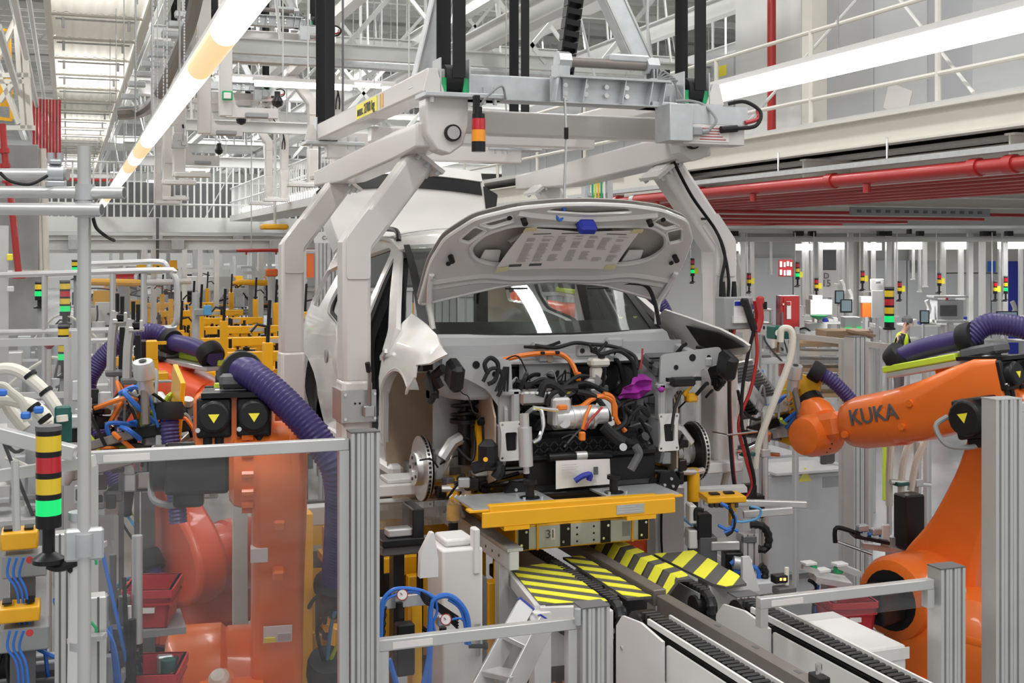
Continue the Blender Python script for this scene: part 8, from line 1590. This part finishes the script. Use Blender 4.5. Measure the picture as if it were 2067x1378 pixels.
S('white_drape', 'paper', [sheet([(0, 0), (1, 0), (1, 1), (0, 1)], [], lambda u, v: w6(1455 + 38 * u, 575 - 63 * v, 24) + V((0, .05 * sin(9 * u + 4 * v), 0)), .1, .01)], 'white sheet hanging behind the charging box', 'sheet')
t = T('white_board', 'narrow white board beside the tall signal tower', 'board', tuple(at(1772, None, D=22, Z=0))); O('board', 'white', wb(1760, 1783, 586, 642, 22, .05), t); O('header', 'white', wb(1758, 1784, 563, 585, 22.05, .05), t); O('vent', 'midgrey', wb(1768, 1778, 567, 572, 22.0, .03), t); O('post', 'alu', wb(1769, 1775, 642, 844, 22, .05), t)
# stack lights with yellow flags
for i, (px, py, gl) in enumerate(((1512, 590, 0), (1610, 577, 1), (1648, 600, 0), (1741, 585, 0), (1816, 606, 0), (1896, 590, 0), (2009, 606, 0), (2030, 606, 1), (1398, 570, 1))):
    p = w6(px, py, 24.3); t = stack_light(['signal light above the hanging frame by the charging box', 'signal light with lit green lens above the red fire cabinet', 'signal light over the white machine box', 'signal light beside the orange device', 'signal light beside the tall signal tower', 'signal light over the boxed monitor', 'signal light beside the blue door', 'lit green signal light by the blue door', 'lit green signal light behind the raised bonnet'][i], p, .04, (('greenlit',) if gl else ()) + ('yellowlens', 'redlens'), .07, .13)
    O('hanger_tube', 'alu', cy((p.x, p.y + .09, p.z - .02), (p.x, p.y + .09, w6(0, 470, 25).z), .012, 6), t); O('hanger_foot', 'black', cb((p.x, p.y + .04, p.z - .015), (.03, .12, .02)), t)
    if i not in (7,): O('yellow_flag', 'signyellow', wb(px + 4, px + 11, py - 29, py - 17, 24.3, .03), t)
# machines: white feeder box, orange device, monitors, boxed monitor
t = T('feeder_box', 'white feeder box with a green bowl on the workshop floor', 'machine', tuple(at(1660, None, D=23, Z=0))); O('box', 'white', wb(1636, 1680, 605, 635, 23, .4), t); O('upper', 'palesteel', wb(1640, 1660, 596, 606, 23, .3), t); O('green_bowl', 'green', la([(.03, 0), (.16, .06), (.17, .08)], w6(1653, 645, 22.9), (0, 0, 1), 14), t); O('lower_box', 'white', wb(1634, 1670, 653, 690, 23, .4), t); O('post', 'alu', wb(1652, 1660, 635, 800, 23.2, .1), t)
t = T('orange_device', 'orange hand device in a white holder', 'device', tuple(w6(1750, 640, 23))); O('body', 'orange', wb(1741, 1758, 612, 640, 23, .15), t); O('holder', 'white', wb(1738, 1762, 598, 611, 23.05, .15), t); O('post', 'alu', wb(1746, 1752, 640, 829, 23, .08), t)
t = T('green_lit_tray', 'clear tray glowing green beside the cardboard', 'tray', tuple(at(1722, None, D=21, Z=0))); O('tray', 'palesteel', wb(1706, 1738, 640, 662, 21, .3), t); O('light_bar', 'greenlit', wb(1706, 1720, 661, 665, 20.95, .05), t); O('light_bar', 'greenlit', wb(1731, 1740, 660, 664, 20.95, .05), t); O('stand', 'midgrey', wb(1715, 1730, 665, 860, 21.1, .1), t)
for i, (px, py, D, w_) in enumerate(((1715, 618, 24, 18), (1872, 640, 22, 14), (2045, 642, 20, 32), (1700, 600, 24.5, 14))):
    t = T('monitor', ['tilted monitor beside the white machine box', 'tilted black monitor behind the person in the vest', 'monitor lit pale blue at the workshop end', 'small monitor on a swing arm under the track'][i], 'monitor', tuple(w6(px, py + 14, D)), 'workshop monitors'); O('case', 'black', wb(px - w_, px + w_ * .3, py - 14, py + 13, D, .06), t); O('display', 'screen', wb(px - w_ + 2, px + w_ * .3 - 2, py - 12, py + 10, D - .02, .02), t); O('arm', 'white', tb([w6(px - w_ * .3, py, D + .05), w6(px + 4, py - 16, D + .1), w6(px - 2, py - 34, D + .1)], .04, 6, 3), t); q_ = w6(px - w_ * .3, py, D + .05); O('pole', 'alu', cy((q_.x, q_.y + .06, 0), (q_.x, q_.y + .06, q_.z), .025, 8), t)
t = T('boxed_monitor', 'grey boxed monitor station with a red button', 'monitor', tuple(at(1915, None, D=22, Z=0))); O('case', 'cabinet', wb(1892, 1945, 606, 646, 22, .4), t); O('display', 'darkgrey', wb(1897, 1932, 616, 638, 21.97, .03), t); O('top_shelf', 'alu', wb(1885, 1955, 597, 601, 22, .4), t); O('red_button', 'red', wb(1910, 1914, 601, 605, 21.96, .04), t); O('post', 'alu', wb(1915, 1925, 646, 840, 22.1, .1), t); O('shelf', 'palesteel', wb(1890, 1955, 646, 652, 21.9, .4), t)
t = T('blue_door', 'blue door in the workshop wall', 'door', tuple(w6(2040, 640, 35))); O('leaf', 'blue', wb(2036, 2056, 527, 714, 35.6, .06), t); t2 = T('blue_notice', 'blue notice on the cream wall', 'sign', tuple(w6(2000, 549, 35))); O('board', 'bluehose', wb(1994, 2010, 527, 549, 35.5, .04), t2)
# cardboard piles and shelves behind the fence
cbx_ = T('cardboard_sheet', 'flattened cardboard lying over the fence-side bench', 'cardboard', tuple(w6(1720, 680, 14))); O('sheet', 'cardboard', [wb(1668, 1762, 668, 682, 14, .5)], cbx_); O('flap', 'cardboard', be(w6(1715, 668, 13.9), w6(1760, 676, 13.9), .3, .03), cbx_)
st_ = T('stock_rack', 'rack of brown board layers behind the clear side fence', 'rack', tuple(at(1690, None, D=14, Z=0)))
for k in range(7): O('layer', ('cardboard', 'hosewhite', 'midgrey')[k % 3], wb(1610, 1760, 692 + 17 * k, 700 + 17 * k, 14.2, .5), st_)
for px in (1608, 1762): O('post', 'alu', wb(px, px + 6, 660, 1035, 14, .1), st_)
for i, (px, py, D, w_, h) in enumerate(((1520, 700, 16, .9, .5), (1590, 690, 18, .8, .5))): machine('shop_machine', ['clutter of small parts behind the clear side fence', 'clutter of brown cartons beside the red cabinet'][i], 'machine', (*at(px, None, D=D, Z=0).xy, at(px, py + 25, D=D).z), (w_, .6, h), ('cabinet', 'midgrey', 'hosewhite', 'cardboard', 'darkgrey'), 14, 120 + i, (('rubber', .014, 3),))
# tall signal tower on the fence
p = at(1795, 665, D=9.35); stack_light('tall five-tier signal tower with lit green lens beside the person', p, .036, ('greenlit', 'yellowlens', 'redlens', 'yellowlens'), .048, .02)
t = T('signal_pole', 'pole of the five-tier signal tower by the clear fence', 'pole', (p.x, p.y, 0)); O('pole', 'alu', cy((p.x, p.y, 0), p, .02, 8), t); O('foot', 'midgrey', cy((p.x, p.y, 0), (p.x, p.y, .02), .08, 10), t)
# yellow guard strip and glass screens nearer
S('yellow_edge', 'lime', [wb(1783, 1790, 860, 1010, 8.95, .03)], 'yellow green edge strip on the clear side fence', 'strip')
# ---------------------------------------------------------------- person in a yellow vest
pb = at(1812, None, D=23.4, Z=0)
pe = T('person', 'person in a yellow high-visibility vest and dark shirt bending over a bench', 'person', tuple(pb), local=True); pe.rotation_euler = (0, 0, R(35))
import bmesh
def skin_body(name, m, V_, E_, r_, parent):
    me = bpy.data.meshes.new(name); bm = bmesh.new(); ly = bm.verts.layers.skin.verify(); vs = []
    for i, v in enumerate(V_):
        q_ = bm.verts.new(v); rr_ = r_[i]; q_[ly].radius = rr_ if isinstance(rr_, tuple) else (rr_, rr_); q_[ly].use_root = i == 0; vs.append(q_)
    for a, b in E_: bm.edges.new((vs[a], vs[b]))
    bm.to_mesh(me); bm.free(); me.materials.append(MT[m]); o = bpy.data.objects.new(name, me); COL.objects.link(o); o.parent = parent
    sk = o.modifiers.new('skin', 'SKIN'); sk.use_smooth_shade = True; s = o.modifiers.new('subdivision', 'SUBSURF'); s.levels = s.render_levels = 2; return o
BV = [(0, 0, .95), (0, -.03, 1.15), (0, -.08, 1.36), (0, -.11, 1.46), (0, -.15, 1.54), (0, -.19, 1.66), (.19, -.1, 1.38), (.25, -.16, 1.14), (.18, -.36, 1.06), (.14, -.44, 1.05), (-.19, -.1, 1.38), (-.25, -.16, 1.14), (-.18, -.36, 1.06), (-.14, -.44, 1.05), (.10, 0, .86), (.11, -.03, .48), (.11, .02, .08), (.11, -.10, .04), (-.10, 0, .86), (-.11, -.03, .48), (-.11, .02, .08), (-.11, -.10, .04)]
BE = [(0, 1), (1, 2), (2, 3), (3, 4), (4, 5), (2, 6), (6, 7), (7, 8), (8, 9), (2, 10), (10, 11), (11, 12), (12, 13), (0, 14), (14, 15), (15, 16), (16, 17), (0, 18), (18, 19), (19, 20), (20, 21)]
BR_ = [(.15, .11), (.145, .10), (.16, .11), .06, .055, (.085, .105), .06, .045, .035, .03, .06, .045, .035, .03, .085, .055, .04, .04, .085, .055, .04, .04]
skin_body('body', 'skin', BV, BE, BR_, pe)
skin_body('shirt', 'black', BV[:4] + BV[6:9] + BV[10:13], [(0, 1), (1, 2), (2, 3), (2, 4), (4, 5), (5, 6), (2, 7), (7, 8), (8, 9)], [(.165, .125), (.16, .115), (.175, .125), .07, .07, .055, .045, .07, .055, .045], pe)
skin_body('trousers', 'darkgrey', [BV[0], BV[14], BV[15], BV[16], BV[18], BV[19], BV[20]], [(0, 1), (1, 2), (2, 3), (0, 4), (4, 5), (5, 6)], [(.16, .12), .095, .066, .052, .095, .066, .052], pe)
vest = skin_body('vest', 'vest', [(0, 0, .92), (0, -.03, 1.12), (0, -.07, 1.30), (0, -.09, 1.38), (.13, -.09, 1.40), (-.13, -.09, 1.40)], [(0, 1), (1, 2), (2, 3), (3, 4), (3, 5)], [(.215, .17), (.21, .165), (.215, .17), (.15, .15), .11, .11], pe)
O('reflective_band', 'paper', la([(.186, 0), (.19, 0), (.19, .05), (.186, .05)], (0, -.02, 1.05), (0, -.1, 1), 20), pe)
O('hair', 'darkgrey', la([(.09, 0), (.105, .03), (.10, .09), (.06, .13), (.01, .14)], (0, -.18, 1.66), (0, -.1, 1), 14), pe)
for s in (-1, 1): O('eye', 'ink', cy((s * .032, -.288, 1.66), (s * .032, -.294, 1.66), .009, 8), pe); O('ear', 'skin', cb((s * .088, -.18, 1.65), (.02, .03, .05), .008), pe)
O('nose', 'skin', cb((0, -.30, 1.635), (.022, .03, .035), .008), pe); O('mouth', 'redbox', cb((0, -.287, 1.60), (.04, .01, .008)), pe)
